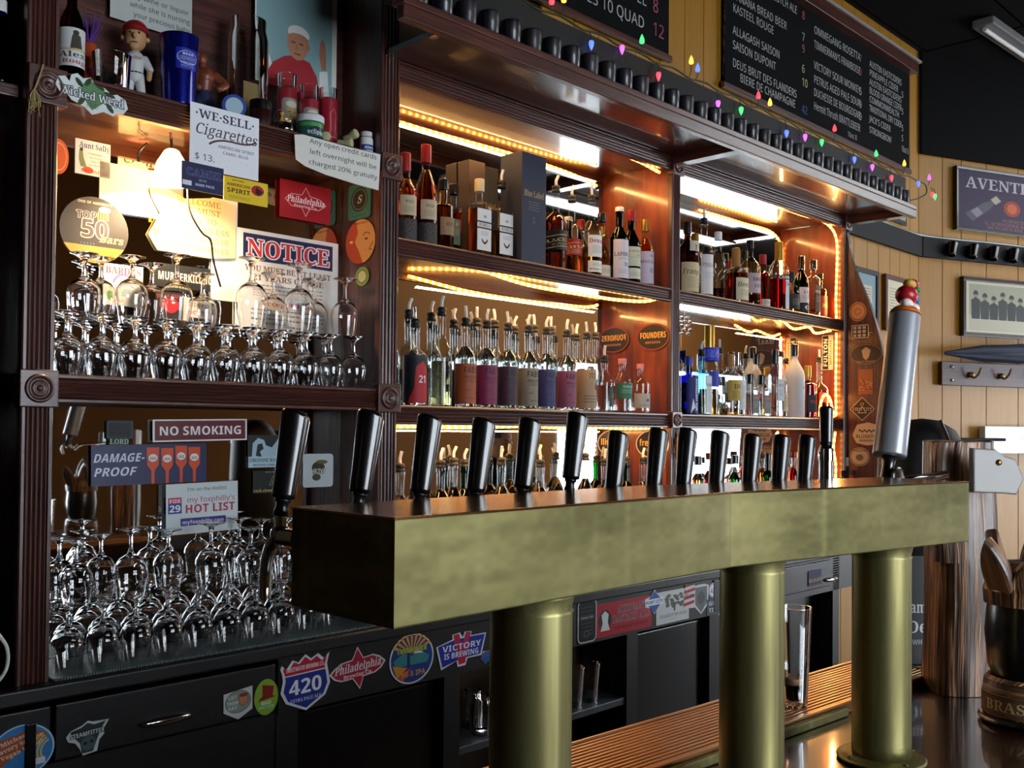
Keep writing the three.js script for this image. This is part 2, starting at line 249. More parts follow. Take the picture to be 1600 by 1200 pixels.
// ---------- the back bar ----------
const P1 = [0.855, 0.929], P2 = [1.9, 1.975], P3 = [3.45, 3.51], P4 = [5.036, 5.096];
const MIR = -0.2, TOPB = 2.747;
const bar = thing('back_bar', 'dark stained wooden back bar with fluted posts, mirrors and bottle shelves', 'back bar');
{ const put = (n, g, m, ax, l) => mesh(n, uvm(g, ax), m, bar, l);
  const post = (p, y0, y1, n) => put('post', fluted(p[1] - p[0], 0.024, y1 - y0, n, 'y').translate((p[0] + p[1]) / 2, y0, -0.022), M.wood, 'y');
  post(P1, 0.979, 3.25, 5); post(P2, 0.979, 3.25, 4); post(P3, 1.0, TOPB, 4); post(P4, 1.0, TOPB, 4);
  const rail = (n, x0, x1, y0, y1, k) => put(n, fluted(y1 - y0, 0.022, x1 - x0, k, 'x').translate(x0, (y0 + y1) / 2, -0.022), M.wood, 'x');
  rail('rail', P1[1], P2[0], 1.639, 1.709, 6); rail('rail', P1[1], P2[0], 2.366, 2.436, 6);
  for (const [a, b] of [[P2[1], P3[0]], [P3[1], P4[0]]]) { rail('rail', a, b, 1.598, 1.659, 4); rail('rail', a, b, 2.129, 2.187, 4); rail('rail', a, b, 2.683, TOPB, 4); }
  // carved corner blocks
  const block = (x, y, s) => { const b = mesh('corner_block', T(uvm(rbox(-s / 2, s / 2, -s / 2, s / 2, 0, 0.034, 0.003), 'x'), 0, 0, 0), M.wood, bar); b.position.set(x, y, -0.02);
    mesh('rosette', lathe([[0, 0.008], [s * 0.05, 0.008], [s * 0.08, 0.004], [s * 0.11, 0.002], [s * 0.15, 0.005], [s * 0.19, 0.005], [s * 0.22, 0.001], [s * 0.27, 0.001], [s * 0.31, 0.006], [s * 0.36, 0.006], [s * 0.39, 0]], 28).rotateX(Math.PI / 2).translate(0, 0, 0.0335), M.wood, b); return b; };
  block(0.892, 1.672, 0.089); block(1.937, 1.679, 0.089); block(0.9, 2.39, 0.089); block(1.937, 2.401, 0.08); block(3.48, 2.706, 0.076); block(5.066, 2.712, 0.076); block(3.48, 1.632, 0.07);
  // shelf boards (behind the rails) and shiny undersides
  const sh = (x0, x1, y1, t) => put('shelf', box(x0, x1, y1 - t, y1 - 0.001, MIR, -0.022), M.wood, 'x');
  sh(P1[0], P2[0], 1.709, 0.03); sh(P1[0], P2[0], 2.436, 0.03); const sofit = (x0, x1, y) => mesh('soffit', box(x0, x1, y, y + 0.004, MIR, -0.022), M.glossWood, bar, 'glossy underside of the shelf');
  sofit(P1[0], P2[0], 2.4); sofit(P1[0], P2[0], 1.673);
  for (const [a, b] of [[P2[1], P3[0]], [P3[1], P4[0]]]) { sh(a, b, 1.659, 0.025); sofit(a, b, 1.628); sh(a, b, 2.187, 0.025); sofit(a, b, 2.156); sh(a, b, TOPB, 0.02); sofit(a, b, 2.72); sh(a, b, 1.16, 0.02); }
  // mirrors
  const mi = (x0, x1, y0, y1) => mesh('mirror', box(x0, x1, y0, y1, MIR - 0.006, MIR), M.mirror, bar);
  mi(P1[0], P2[0] + 0.03, 0.98, 1.67); mi(P1[0], P2[0] + 0.03, 1.71, 2.4); mi(P2[0] + 0.04, P3[0] + 0.02, 0.98, 2.72); mi(P3[0] + 0.04, P4[0] + 0.02, 0.98, 2.72);
  // side panels
  const side = (x, y0, y1, m = M.copper) => put('side_panel', box(x, x + 0.02, y0, y1, MIR - 0.04, -0.022), m, 'y', m === M.copper ? 'reddish varnished side panel' : undefined);
  side(P3[0] + 0.002, 0.98, 2.72); side(P3[1] - 0.022, 0.98, 2.72); side(P4[0] + 0.002, 0.98, 2.72); side(P2[1] - 0.03, 0.98, 2.72, M.wood); side(P2[0] + 0.006, 0.98, 3.25, M.wood); side(P1[0] + 0.01, 0.98, 3.25, M.wood);
  put('back_board', box(P1[0], P2[0] + 0.03, 2.436, 3.25, MIR - 0.03, MIR - 0.01), M.wood, 'x');
  put('back_board', box(P1[0], P4[1], 0.98, 2.75, MIR - 0.03, MIR - 0.012), M.wood, 'x');
  // canopy: glossy board out over the shelves, cross pieces, fascia
  const zc = 0.35, xe = 5.13;
  put('canopy_board', box(P2[1] - 0.06, xe, 2.748, 2.765, MIR, zc - 0.02), M.glossWood, 'x');
  put('canopy_edge', rbox(1.7, xe, 2.7, 2.742, zc - 0.03, zc, 0.004), M.wood, 'x');
  put('canopy_edge', rbox(1.7, xe, 2.742, 2.765, zc - 0.05, zc, 0.004), M.wood, 'x');
  for (const x of [P3[0] - 0.01, P4[1] - 0.03]) put('cross_piece', rbox(x, x + 0.06, 2.708, 2.748, 0.012, zc - 0.03, 0.003), M.glossWood, 'z');
  put('fascia', box(1.7, xe + 0.04, 2.765, 2.93, 0.262, 0.275), std({ color: 0x14120f, roughness: 0.7 }), 'x');
  // curved wing at the right-hand end
  const ws = new THREE.Shape(); ws.moveTo(0.0, 2.66); ws.lineTo(0.012, 2.6); ws.bezierCurveTo(0.03, 2.45, 0.1, 2.36, 0.15, 2.2); ws.bezierCurveTo(0.2, 2.05, 0.215, 1.9, 0.225, 1.75); ws.lineTo(0.25, 1.5); ws.lineTo(0.27, 0.98); ws.lineTo(-0.02, 0.98); ws.lineTo(-0.02, 2.66); ws.closePath();
  const wg = new THREE.ExtrudeGeometry(ws, { depth: 0.022, bevelEnabled: true, bevelSize: 0.002, bevelThickness: 0.002, bevelSegments: 2, curveSegments: 20 });
  wg.rotateY(-Math.PI / 2).translate(5.085, 0, 0); put('wing_panel', wg, M.wood, 'y', 'dark curved end panel covered in stickers');
}

// ---------- counter under the back bar ----------
const CNT = 0.978;
{ const t = thing('back_counter', 'black painted counter with drawers and open bays under the back bar', 'counter');
  const put = (n, g, m, ax, par = t) => mesh(n, uvm(g, ax, 0.7), m, par);
  put('counter_top', rbox(0.2, 5.4, 0.94, CNT, -0.22, 0.035, 0.006), M.blackWood, 'x');
  put('apron', box(1.552, 3.75, 0.778, 0.94, -0.02, 0.012), M.blackWood, 'x'); put('apron', box(4.2, 5.4, 0.76, 0.94, -0.02, 0.008), M.blackWood, 'x');
  const drawer = (x0, x1, y0, y1, hx, hy) => { const d = put('drawer', rbox(x0, x1, y0, y1, -0.02, 0.016, 0.005), M.blackWood, 'x');
    mesh('handle', merged([T(ball(0.03, 2.3, 0.42, 0.5, 18), hx, hy, 0.024)]), M.chrome, d, 'worn chrome cup pull'); return d; };
  drawer(0.3, 0.93, 0.79, 0.925, 0.6, 0.86); drawer(0.94, 1.54, 0.79, 0.925, onZ(258, 1124, 0.02).x, onZ(258, 1124, 0.02).y); drawer(3.76, 4.19, 0.79, 0.93, 4.05, 0.86);
  drawer(4.22, 4.86, 0.79, 0.925, onZ(1298, 905, 0.02).x, onZ(1298, 905, 0.02).y);
  put('base_panel', box(0.2, 1.55, 0.0, 0.785, -0.02, 0.005), M.blackWood, 'x');
  for (const x of [1.55, 2.18, 3.15, 3.74, 4.9]) put('upright', box(x, x + 0.07, 0, 0.94, -0.22, 0.008), M.blackWood, 'y');
  put('inner_shelf', rbox(2.25, 3.15, 0.5, 0.528, -0.22, 0.0, 0.004), std({ color: 0x5a6066, roughness: 0.4, metalness: 0.3 }), 'x');
  put('plinth', box(0.2, 5.4, 0, 0.09, -0.22, -0.02), M.dark, 'x');
  put('cooler_door', rbox(1.63, 2.17, 0.1, 0.76, -0.05, -0.025, 0.006), M.black, 'x'); put('cooler_door', rbox(3.23, 3.73, 0.1, 0.76, -0.05, -0.025, 0.006), M.black, 'x'); put('cooler_door', rbox(3.82, 4.88, 0.1, 0.75, -0.1, -0.075, 0.006), M.black, 'x');
}
{ const g = uvm(rbox(0.935, 1.893, CNT + 0.0005, CNT + 0.009, -0.195, 0.018, 0.003), 'x', 1);
  const p = g.attributes.position, uv = g.attributes.uv; for (let i = 0; i < p.count; i++) uv.setXY(i, p.getX(i) * 9, p.getZ(i) * 9);
  solo('bar_mat', 'grey ribbed rubber mesh mat under the glasses on the counter', 'mat', g, phy({ color: 0x59666b, roughness: 0.35, bumpMap: matBump, bumpScale: 0.004 })); }

// ---------- the front bar and its brass draft tower ----------
const BAR = 1.07;
{ const s = new THREE.Shape(); [[0.1, -1.36], [1.1, -1.385], [2.1, -1.45], [7.4, -2.25], [7.4, -3.0], [2.2, -2.2], [0.1, -2.2]].forEach(([x, y], i) => i ? s.lineTo(x, y) : s.moveTo(x, y)); s.closePath();
  const t = thing('bar_counter', 'glossy dark wooden bar counter carrying the brass beer tower', 'bar counter');
  const g = new THREE.ExtrudeGeometry(s, { depth: 0.044, bevelEnabled: true, bevelSize: 0.004, bevelThickness: 0.004, bevelSegments: 3 }).rotateX(-Math.PI / 2).translate(0, BAR - 0.048, 0);
  mesh('bar_top', uvm(g, 'x', 0.7), M.barTop, t);
  const b = new THREE.Shape(); [[0.2, -1.5], [1.1, -1.52], [2.1, -1.6], [7.3, -2.4], [7.3, -2.75], [2.2, -2.0], [0.2, -2.0]].forEach(([x, y], i) => i ? b.lineTo(x, y) : b.moveTo(x, y)); b.closePath();
  mesh('bar_body', uvm(new THREE.ExtrudeGeometry(b, { depth: BAR - 0.05, bevelEnabled: false }).rotateX(-Math.PI / 2), 'y', 0.7), M.blackWood, t);
}
const TOWER = { y0: 1.414, y1: 1.51, front: [[0.536, 1.77], [1.087, 1.757], [1.635, 1.85]], back: [[0.536, 1.615], [1.1, 1.602], [1.66, 1.697]] };
{ const t = thing('draft_tower', 'long aged brass beer draft tower on three round brass columns', 'draft tower');
  const s = new THREE.Shape(); const pts = [...TOWER.front, ...TOWER.back.slice().reverse()]; pts.forEach(([x, z], i) => i ? s.lineTo(x, -z) : s.moveTo(x, -z)); s.closePath();
  const bv = 0.0022, h = TOWER.y1 - TOWER.y0;
  const g = new THREE.ExtrudeGeometry(s, { depth: h - 2 * bv - 0.002, bevelEnabled: true, bevelSize: bv, bevelOffset: -bv, bevelThickness: bv, bevelSegments: 3 }).rotateX(-Math.PI / 2).translate(0, TOWER.y0 + bv, 0);
  mesh('header_box', uvm(g, 'x', 1), M.brass, t);
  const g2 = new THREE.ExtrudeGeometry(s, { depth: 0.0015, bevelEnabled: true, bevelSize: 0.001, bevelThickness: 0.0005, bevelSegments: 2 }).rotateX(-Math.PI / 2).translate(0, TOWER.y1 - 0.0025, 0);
  mesh('top_plate', g2, M.brassReflectTint, t, 'polished brass top plate with brown reflections put into its colour');
  // upright seams of the wrapped sheet, where the front bends
  const R = 0.0447;
  for (const [x, z] of [[0.787, 1.695], [1.239, 1.697], [1.537, 1.752]]) {
    const c = mesh('column', lathe([[0, 0], [R, 0], [R, 0.026], [R - 0.0015, 0.0275], [R, 0.029], [R, 0.318], [R + 0.0015, 0.32], [R - 0.001, 0.322], [R + 0.002, 0.335], [R + 0.005, 0.3435], [0, 0.3435]], 40), M.brass, t); c.position.set(x, BAR + 0.001, z);
    const f = mesh('flange', lathe([[R - 0.002, 0.009], [R + 0.006, 0.009], [R + 0.02, 0.007], [R + 0.023, 0.004], [R + 0.022, 0], [R - 0.002, 0]], 40), M.brass, c); f.position.y = 0.0003;
    for (let k = 0; k < 4; k++) { const q = mesh('screw', ball(0.0042, 1, 0.5, 1, 10), M.brass, c); q.position.set(Math.cos(k * 1.57 + 0.5) * (R + 0.013), 0.009, Math.sin(k * 1.57 + 0.5) * (R + 0.013)); }
  }
}
{ // drip tray with long slats
  const t = thing('drip_tray', 'long copper drip tray with narrow slats behind the columns', 'drip tray', null, [1.0, BAR, 1.385], -0.065);
  mesh('pan', uvm(rbox(0, 1.12, 0.0005, 0.006, 0, 0.165, 0.002), 'x'), M.copperMetal, t);
  for (const [z0, z1] of [[0, 0.008], [0.157, 0.165]]) mesh('rim', uvm(rbox(0, 1.12, 0.005, 0.022, z0, z1, 0.002), 'x'), M.copperMetal, t);
  for (const [x0, x1] of [[0, 0.008], [1.112, 1.12]]) mesh('rim', uvm(rbox(x0, x1, 0.005, 0.022, 0.008, 0.157, 0.002), 'x'), M.copperMetal, t);
  const g = uvm(rbox(0.008, 1.112, 0.011, 0.02, -0.0032, 0.0032, 0.0015), 'x'); for (let k = 0; k < 14; k++) mesh('slat', g, M.copperMetal, t).position.z = 0.0145 + k * 0.0105;
  const f = thing('tray_block', 'pale brass edge block in front of the drip tray', 'trim', null, [1.0, BAR, 1.385], -0.065); mesh('body', uvm(rbox(0.02, 0.74, 0.0005, 0.017, 0.1665, 0.176, 0.003), 'x'), M.brass, f);
}

// ---------- lamps: rope lights, clip lamp ----------
const ropeMap = dataTex(64, (u, v) => { const d = Math.abs(u - 0.5) * 2; const k = Math.max(0, 1 - d * 1.3); return mix3([0.75, 0.36, 0.08], [1, 0.8, 0.45], k); });
ropeMap.needsUpdate = true;
function rope(label, pts, strips) {
  const L = new THREE.CatmullRomCurve3(pts.map((p) => V(...p))).getLength(), n = Math.max(20, L * 60 | 0);
  const g = tube(pts, 0.0062, n, 8), uv = g.attributes.uv; for (let i = 0; i < uv.count; i++) uv.setX(i, uv.getX(i) * L / 0.032);
  solo('rope_light', label, 'rope light', g, std({ color: 0x332211, emissive: 0xffffff, emissiveMap: ropeMap, emissiveIntensity: 18, roughness: 0.4 }), 'warm rope lights on the back bar');
  for (const [p, q, dir, k] of strips) { // a strip light along the rope
    const a = V(...p), b = V(...q), l = new THREE.RectAreaLight(new THREE.Color().setRGB(1, 0.52, 0.17), k, a.distanceTo(b), 0.012);
    const x = b.clone().sub(a).normalize(), z = V(...dir).normalize().negate(), y = z.clone().cross(x); l.position.copy(a).lerp(b, 0.5).addScaledVector(V(...dir).normalize(), 0.008);
    l.quaternion.setFromRotationMatrix(new THREE.Matrix4().makeBasis(x, y, z)); scene.add(l);
  }
}
const RK = 130;
rope('warm rope light along the top rail over the whiskey shelf', [[1.985, 2.7, -0.035], [2.4, 2.698, -0.03], [2.9, 2.7, -0.035], [3.25, 2.69, -0.03], [3.4, 2.672, -0.03]], [[[2.0, 2.69, -0.034], [3.38, 2.69, -0.034], [0, -1, -0.6], RK]]);
rope('warm rope light curving under the middle shelf above the coloured vodka bottles', [[2.32, 2.142, -0.035], [2.6, 2.115, -0.05], [2.9, 2.11, -0.05], [3.2, 2.115, -0.06], [3.34, 2.125, -0.045], [3.4, 2.14, -0.04]], [[[2.34, 2.11, -0.05], [3.36, 2.11, -0.05], [0, -1, -0.5], RK]]);
rope('warm rope light under the lowest rail behind the beer taps', [[1.985, 1.605, -0.03], [2.2, 1.592, -0.035], [2.8, 1.602, -0.035], [3.2, 1.594, -0.035], [3.43, 1.6, -0.03]], [[[2.0, 1.585, -0.033], [3.42, 1.585, -0.033], [0, -1, -0.4], RK * 0.8]]);
rope('warm rope light along the top rail and down the upper end post', [[4.2, 2.695, -0.036], [4.6, 2.693, -0.036], [4.93, 2.685, -0.036], [5.015, 2.63, -0.036], [5.02, 2.4, -0.036], [5.018, 2.3, -0.038], [5.02, 2.198, -0.036]], [[[5.012, 2.6, -0.04], [5.012, 2.22, -0.04], [-1, 0, -0.3], RK], [[4.25, 2.685, -0.04], [4.9, 2.685, -0.04], [0, -1, -0.6], RK * 0.8]]);
rope('warm rope light running down the end post beside the amber bottle', [[5.02, 2.12, -0.036], [5.018, 2.0, -0.036], [5.02, 1.85, -0.038], [5.018, 1.75, -0.036], [5.02, 1.672, -0.036]], [[[5.012, 2.1, -0.04], [5.012, 1.69, -0.04], [-1, 0, -0.3], RK]]);
rope('warm rope light bunched under the middle shelf by the end panel', [[4.5, 2.14, -0.06], [4.62, 2.112, -0.07], [4.74, 2.13, -0.05], [4.85, 2.108, -0.07], [4.98, 2.13, -0.05]], [[[4.5, 2.105, -0.065], [4.98, 2.105, -0.065], [0, -1, -0.3], RK]]);
rope('warm rope light arching over the amber bottle and down behind the lighters', [[4.86, 1.668, -0.05], [4.865, 1.74, -0.045], [4.9, 1.785, -0.04], [4.95, 1.77, -0.04], [4.985, 1.7, -0.038], [4.998, 1.668, -0.036]], []);
rope('warm rope light hanging below the lowest rail at the end post', [[5.0, 1.59, -0.03], [4.99, 1.5, -0.035], [5.005, 1.42, -0.03], [5.0, 1.3, -0.03], [4.99, 1.18, -0.03]], [[[4.985, 1.58, -0.034], [4.985, 1.2, -0.034], [-1, 0, -0.4], RK]]);
{ // clip lamp in the glass cabinet
  const p = onZ(268, 268, -0.1), t = thing('clip_lamp', 'small frosted clip lamp glowing warm white above the upper glasses', 'lamp', null, [p.x, p.y, p.z]);
  mesh('shade', lathe([[0.012, 0.06], [0.02, 0.055], [0.04, 0.02], [0.05, -0.035], [0.0485, -0.035], [0.038, 0.02], [0.018, 0.052], [0.012, 0.058]], 28), phy({ color: 0xf0e0c0, transmission: 0.55, thickness: 0, roughness: 0.6 }), t, 'frosted glass shade');
  const b = mesh('bulb', ball(0.02, 1, 1.2, 1), std({ color: 0xffffff, emissive: col(1, 0.8, 0.5), emissiveIntensity: 10 }), t); b.position.y = -0.005;
  mesh('stem', tube([[0, 0.058, 0], [0, 0.09, -0.005], [0.01, 0.112, -0.03]], 0.004, 10, 6), M.black, t);
  mesh('cord', tube([[0.045, -0.02, 0.0], [0.05, -0.1, 0.01], [0.085, -0.16, 0.02], [0.105, -0.17, 0.02], [0.12, -0.23, 0.015], [0.14, -0.3, 0.02]], 0.003, 40, 6), M.rubber, t);
  const l = new THREE.PointLight(new THREE.Color().setRGB(1, 0.74, 0.42), 3.6, 0, 2); l.position.set(p.x, p.y - 0.005, p.z); l.castShadow = true; l.shadow.radius = 1; scene.add(l);
}

// ---------- stemmed glasses, upside down ----------
function gobletGeo(h, rim, bowl, foot, stem, bowlH) {  // profile from the rim (y = 0) upwards
  const t = 0.0014, b = bowlH, out = [[rim, 0], [rim + (bowl - rim) * 0.55, b * 0.25], [bowl, b * 0.55], [bowl * 0.93, b * 0.75], [bowl * 0.66, b * 0.92], [bowl * 0.3, b * 1.01], [stem * 1.6, b * 1.05], [stem, b + (h - b) * 0.25], [stem, b + (h - b) * 0.6], [stem * 1.7, h - 0.012], [foot * 0.6, h - 0.006], [foot, h - 0.0025], [foot, h - 0.0008], [foot * 0.9, h], [0, h]];
  const inn = [[0, b * 0.97], [bowl * 0.3, b * 0.965], [bowl * 0.64, b * 0.88], [bowl * 0.93 - t, b * 0.74], [bowl - t, b * 0.55], [rim + (bowl - rim) * 0.55 - t, b * 0.25], [rim - t, 0]];
  return lathe([...inn, ...out], 28);
}
const GOB = [
  [gobletGeo(0.158, 0.031, 0.041, 0.034, 0.0055, 0.098), 'short tulip beer glass'], [gobletGeo(0.178, 0.034, 0.043, 0.036, 0.005, 0.108), 'stemmed tulip beer glass'],
  [gobletGeo(0.2, 0.036, 0.047, 0.038, 0.006, 0.128), 'large stemmed tulip glass'], [gobletGeo(0.15, 0.036, 0.04, 0.034, 0.006, 0.085), 'small round goblet']];
const GH = [0.158, 0.178, 0.2, 0.15];
function goblet(k, x, y, z, where, group) { const m = solo('beer_goblet', `clear ${GOB[k][1]} upside down ${where}`, 'glass', GOB[k][0], M.glass, group); m.position.set(x, y, z); m.rotation.y = rr(0, 6); return m; }
{ // upper cabinet: a layer on the shelf, a second layer balanced on it
  const y = 1.7092, lay1 = 'in the bottom layer on the upper glass shelf', lay2 = 'in the top layer on the upper glass shelf', g1 = 'bottom layer of glasses in the upper cabinet', g2 = 'top layer of glasses in the upper cabinet';
  for (let i = 0; i < 11; i++) goblet(0, 0.978 + i * 0.0865, y, -0.05, lay1, g1);
  for (let i = 0; i < 10; i++) goblet(0, 1.02 + i * 0.0865, y, -0.14, lay1, g1);
  const top = [[130, 3], [205, 0], [275, 1], [392, 2], [466, 2], [538, 1]];
  top.forEach(([px, k]) => goblet(k, onZ(px, 440, -0.075).x, y + 0.1588, -0.07, lay2, g2));
  [[160, 0], [240, 0], [320, 3], [430, 1], [494, 1]].forEach(([px, k]) => goblet(k, onZ(px, 440, -0.14).x, y + 0.1588, -0.15, lay2, g2));
}
{ // counter cabinet
  const y = CNT + 0.0095, lay1 = 'in the bottom layer on the counter mat', lay2 = 'in the top layer above the counter mat', g1 = 'bottom layer of glasses on the counter mat', g2 = 'top layer of glasses on the counter mat';
  for (let i = 0; i < 10; i++) goblet(0, 0.995 + i * 0.087, y, -0.055, lay1, g1);
  for (let i = 0; i < 10; i++) goblet(0, 1.035 + i * 0.087, y, -0.143, lay1, g1);
  [[120, 0, -0.05], [205, 1, -0.05], [330, 1, -0.05], [392, 0, -0.05], [446, 1, -0.05]].forEach(([px, k, z]) => goblet(k, onZ(px, 840, z).x, y + 0.1588, z, lay2, g2));
  [[95, 0], [160, 0], [265, 0], [375, 1], [440, 0], [505, 0]].forEach(([px, k]) => goblet(k, onZ(px, 840, -0.14).x, y + 0.1588, -0.145, lay2, g2));
}

// ---------- bottles ----------
const tint = (c, a = 1) => phy({ color: c, transmission: 1, thickness: 0, roughness: 0.02, ior: 1.5 });
const BG = { clear: tint(0xf4f8f8), green: tint(0x2f7a34), dkgreen: tint(0x23451f), brown: tint(0x7a3a10), blue: tint(0x2a49d8), sky: tint(0x9fdcf0), amber: tint(0xd88a40), frost: phy({ color: 0xdfe3e8, transmission: 0.5, thickness: 0, roughness: 0.7 }), navy: tint(0x1a2a90) };
const liq = (c, d) => phy({ color: 0xffffff, transmission: 1, thickness: 0.05, roughness: 0.02, ior: 1.34, attenuationColor: new THREE.Color(c), attenuationDistance: d });
const LQ = { whiskey: liq(0xc04a10, 0.09), amber: liq(0xdc7a22, 0.09), dark: liq(0xa03410, 0.07), red: liq(0xb8141c, 0.05), clear: liq(0xeaf2f2, 0.3), gold: liq(0xd8a020, 0.05), pale: liq(0xe8d8a0, 0.08), orange: liq(0xe06a18, 0.07), green: liq(0x2aa84a, 0.04), plum: liq(0x702040, 0.05) };
const CAPM = { black: M.black, red: std({ color: 0x8c1218, roughness: 0.35 }), gold: std({ color: 0xb08a3a, roughness: 0.3, metalness: 0.8 }), white: M.white, cream: std({ color: 0xcbb890, roughness: 0.6 }), cork: std({ color: 0xa8743c, roughness: 0.8 }), silver: M.chrome, pink: std({ color: 0xc87a80, roughness: 0.5 }), blue: std({ color: 0x1c2f9c, roughness: 0.4 }), green: std({ color: 0x1d6a2e, roughness: 0.4 }) };
const collarGeo = lathe([[0, 0], [0.0155, 0], [0.0165, 0.003], [0.0165, 0.009], [0.0135, 0.011], [0.0135, 0.0145], [0.0155, 0.017], [0.0155, 0.026], [0.009, 0.03], [0, 0.03]], 18);
const spoutGeos = [0, 1, 2].map((k) => { const a = [0.25, -0.3, 0.45][k], g = tube([[0, 0, 0], [0, 0.018, 0], [Math.sin(a) * 0.01, 0.03, 0.002], [Math.sin(a) * 0.02, 0.04, 0.004]], 0.0055, 12, 8); return g; });
const bcache = {};
function bottleProfile(o) { const { h, r, sh, nr, foot = 0 } = o, nk = o.neck ?? h - 0.075; return [[0, 0.004], [r * 0.7, 0.004], [r * 0.93, 0.0], [r, 0.006], [r, sh], [r * 0.985, sh + (nk - sh) * 0.15], [r * 0.88, sh + (nk - sh) * 0.4], [nr + (r - nr) * 0.42, sh + (nk - sh) * 0.68], [nr + (r - nr) * 0.12, sh + (nk - sh) * 0.88], [nr, nk], [nr, h - 0.02], [nr * 1.14, h - 0.018], [nr * 1.14, h - 0.002], [nr * 1.02, h]]; }
function squared(g, r, sh, flat) { const p = g.attributes.position; for (let i = 0; i < p.count; i++) { const x = p.getX(i), z = p.getZ(i), y = p.getY(i), q = Math.hypot(x, z); if (q < 1e-6) continue; const c = Math.abs(x / q), s = Math.abs(z / q), n = 6, f = 1 / Math.pow(Math.pow(c, n) + Math.pow(s, n), 1 / n), k = Math.pow(Math.min(1, q / r), 2), m = (1 + (f - 1) * k) * 0.9; p.setXYZ(i, x * m, y, z * m * (1 - (1 - flat) * k)); } g.computeVertexNormals(); return g; }
function bottle(o, label, x, y, z, ry = 0) {
  const group = o.group, t = thing(o.name ?? 'liquor_bottle', label, 'bottle', group, [x, y, z], ry), key = [o.h, o.r, o.sh, o.nr, o.neck, o.sq, o.flat].join();
  const sq = (g, r) => o.sq ? squared(g, r, o.sh, o.flat ?? 1) : g;
  const pr = bottleProfile(o);
  bcache[key] ??= sq(lathe(pr, 28), o.r);
  mesh('glass', bcache[key], BG[o.glass ?? 'clear'], t);
  if (o.liquid) { const f = o.fill ?? 0.6, kl = key + o.liquid + f; bcache[kl] ??= (() => { const top = o.sh * f, w = 0.0025, pts = [[0, 0.006], [o.r * 0.9, 0.006], [o.r - w, 0.01]]; if (f <= 1) pts.push([o.r - w, top], [0, top]); else { for (const [r, yy] of pr.slice(4)) { if (yy < o.h * Math.min(0.92, f - 0.5 + 0.2)) pts.push([Math.max(0.002, r - w), yy]); } const last = pts[pts.length - 1]; pts.push([0, last[1]]); } return sq(lathe(pts, 28), o.r - w); })(); mesh('liquid', bcache[kl], LQ[o.liquid], t); }
  for (const L of o.labels ?? []) { const [A, y0, y1, arc = 3, at = 0] = L, rr2 = o.r + 0.0007; let g = new THREE.CylinderGeometry(rr2, rr2, y1 - y0, 20, 1, true, at - arc / 2, arc); g = sq(g, o.r); if (o.sq) { const p = g.attributes.position; for (let i = 0; i < p.count; i++) p.setXYZ(i, p.getX(i) * 1.02, p.getY(i), p.getZ(i) * 1.02); } uvCell(g, A); const m = mesh('label', g, A.paper, t); m.position.y = (y0 + y1) / 2; }
  const top = o.h;
  if (o.top === 'pourer') { const c = mesh('pourer_collar', collarGeo, M.rubber, t); c.position.y = top - 0.004; const s = mesh('pourer_spout', spoutGeos[(o.k ?? Math.floor(rnd() * 3)) % 3], o.metal ? M.chrome : M.spout, t); s.position.y = top + 0.024; s.rotation.y = rr(-0.6, 0.6); }
  else if (o.top) { const [m, hh = 0.035] = o.top.split(':'); const H = +hh, c = mesh('cap', lathe([[o.nr * 1.2, 0], [o.nr * 1.24, 0.002], [o.nr * 1.22, H - 0.002], [o.nr * 1.1, H], [0, H]], 18), CAPM[m], t); c.position.y = top - H + 0.004; }
  return t;
}

// label artwork
const flav = (bg, ink) => art(256, 160, (c, w, h) => { fillBg(c, w, h, bg); tx(c, 'FABER', w * 0.5, 26, 34, ink, SAN); tx(c, 'SMALL BATCH', w * 0.5, 52, 15, ink); lines(c, w * 0.5, 62, 80, 2, 8, ink); ell(c, w * 0.62, 104, 12, 16, null, ink, 2); tx(c, '—•', w * 0.38, 104, 18, ink); lines(c, w * 0.5, 136, 60, 1, 8, ink); });
const lab = (bg, rows, w = 160, h = 128, extra) => art(w, h, (c) => { fillBg(c, w, h, bg); extra?.(c, w, h); for (const [s, y, size, ink, font, mw] of rows) s === '=' ? lines(c, w / 2, y, w * 0.62, size, 7, ink) : tx(c, s, w / 2, y, size, ink, font ?? SER, mw ?? w * 0.92); });
const stood = [];
const shelf = (px, z, y, o, label, ry = 0) => {     // stand a bottle near the wanted spot, clear of its neighbours and of the rails
  const r = o.sq ? o.r * 1.13 : o.r + 0.001, lo = px < 1055 ? P2[1] : P3[1] + 0.002, hi = px < 1055 ? P3[0] - 0.001 : P4[0] - 0.018; let best;
  for (let k = 0; k < 700; k++) { const dp = k % 2 ? -((k % 14) >> 1) * 1.5 : ((k % 14) >> 1) * 1.5, zz = Math.min(-0.0255 - r, Math.max(MIR + 0.003 + r, z + (Math.floor(k / 14) % 2 ? 1 : -1) * Math.floor(k / 28) * 0.006)); const x = onZ(px + dp, 640 - (y - 1.6) * 400, zz).x;
    if (x - r < lo || x + r > hi) continue; if (stood.every((q) => q.y !== y || (q.x1 ? x + r < q.x0 || x - r > q.x1 || zz + r < q.z0 || zz - r > q.z1 : Math.hypot(q.x - x, q.z - zz) > q.r + r + 0.001))) { best = [x, zz]; break; } }
  if (!best) { console.log('no room', label); best = [onZ(px, 640 - (y - 1.6) * 400, z).x, z]; }
  stood.push({ x: best[0], z: best[1], y, r }); return bottle(o, label, best[0], y, best[1], ry);
};
const Bs = (o) => ({ h: 0.285, r: 0.0365, sh: 0.165, nr: 0.0145, top: 'pourer', ...o });
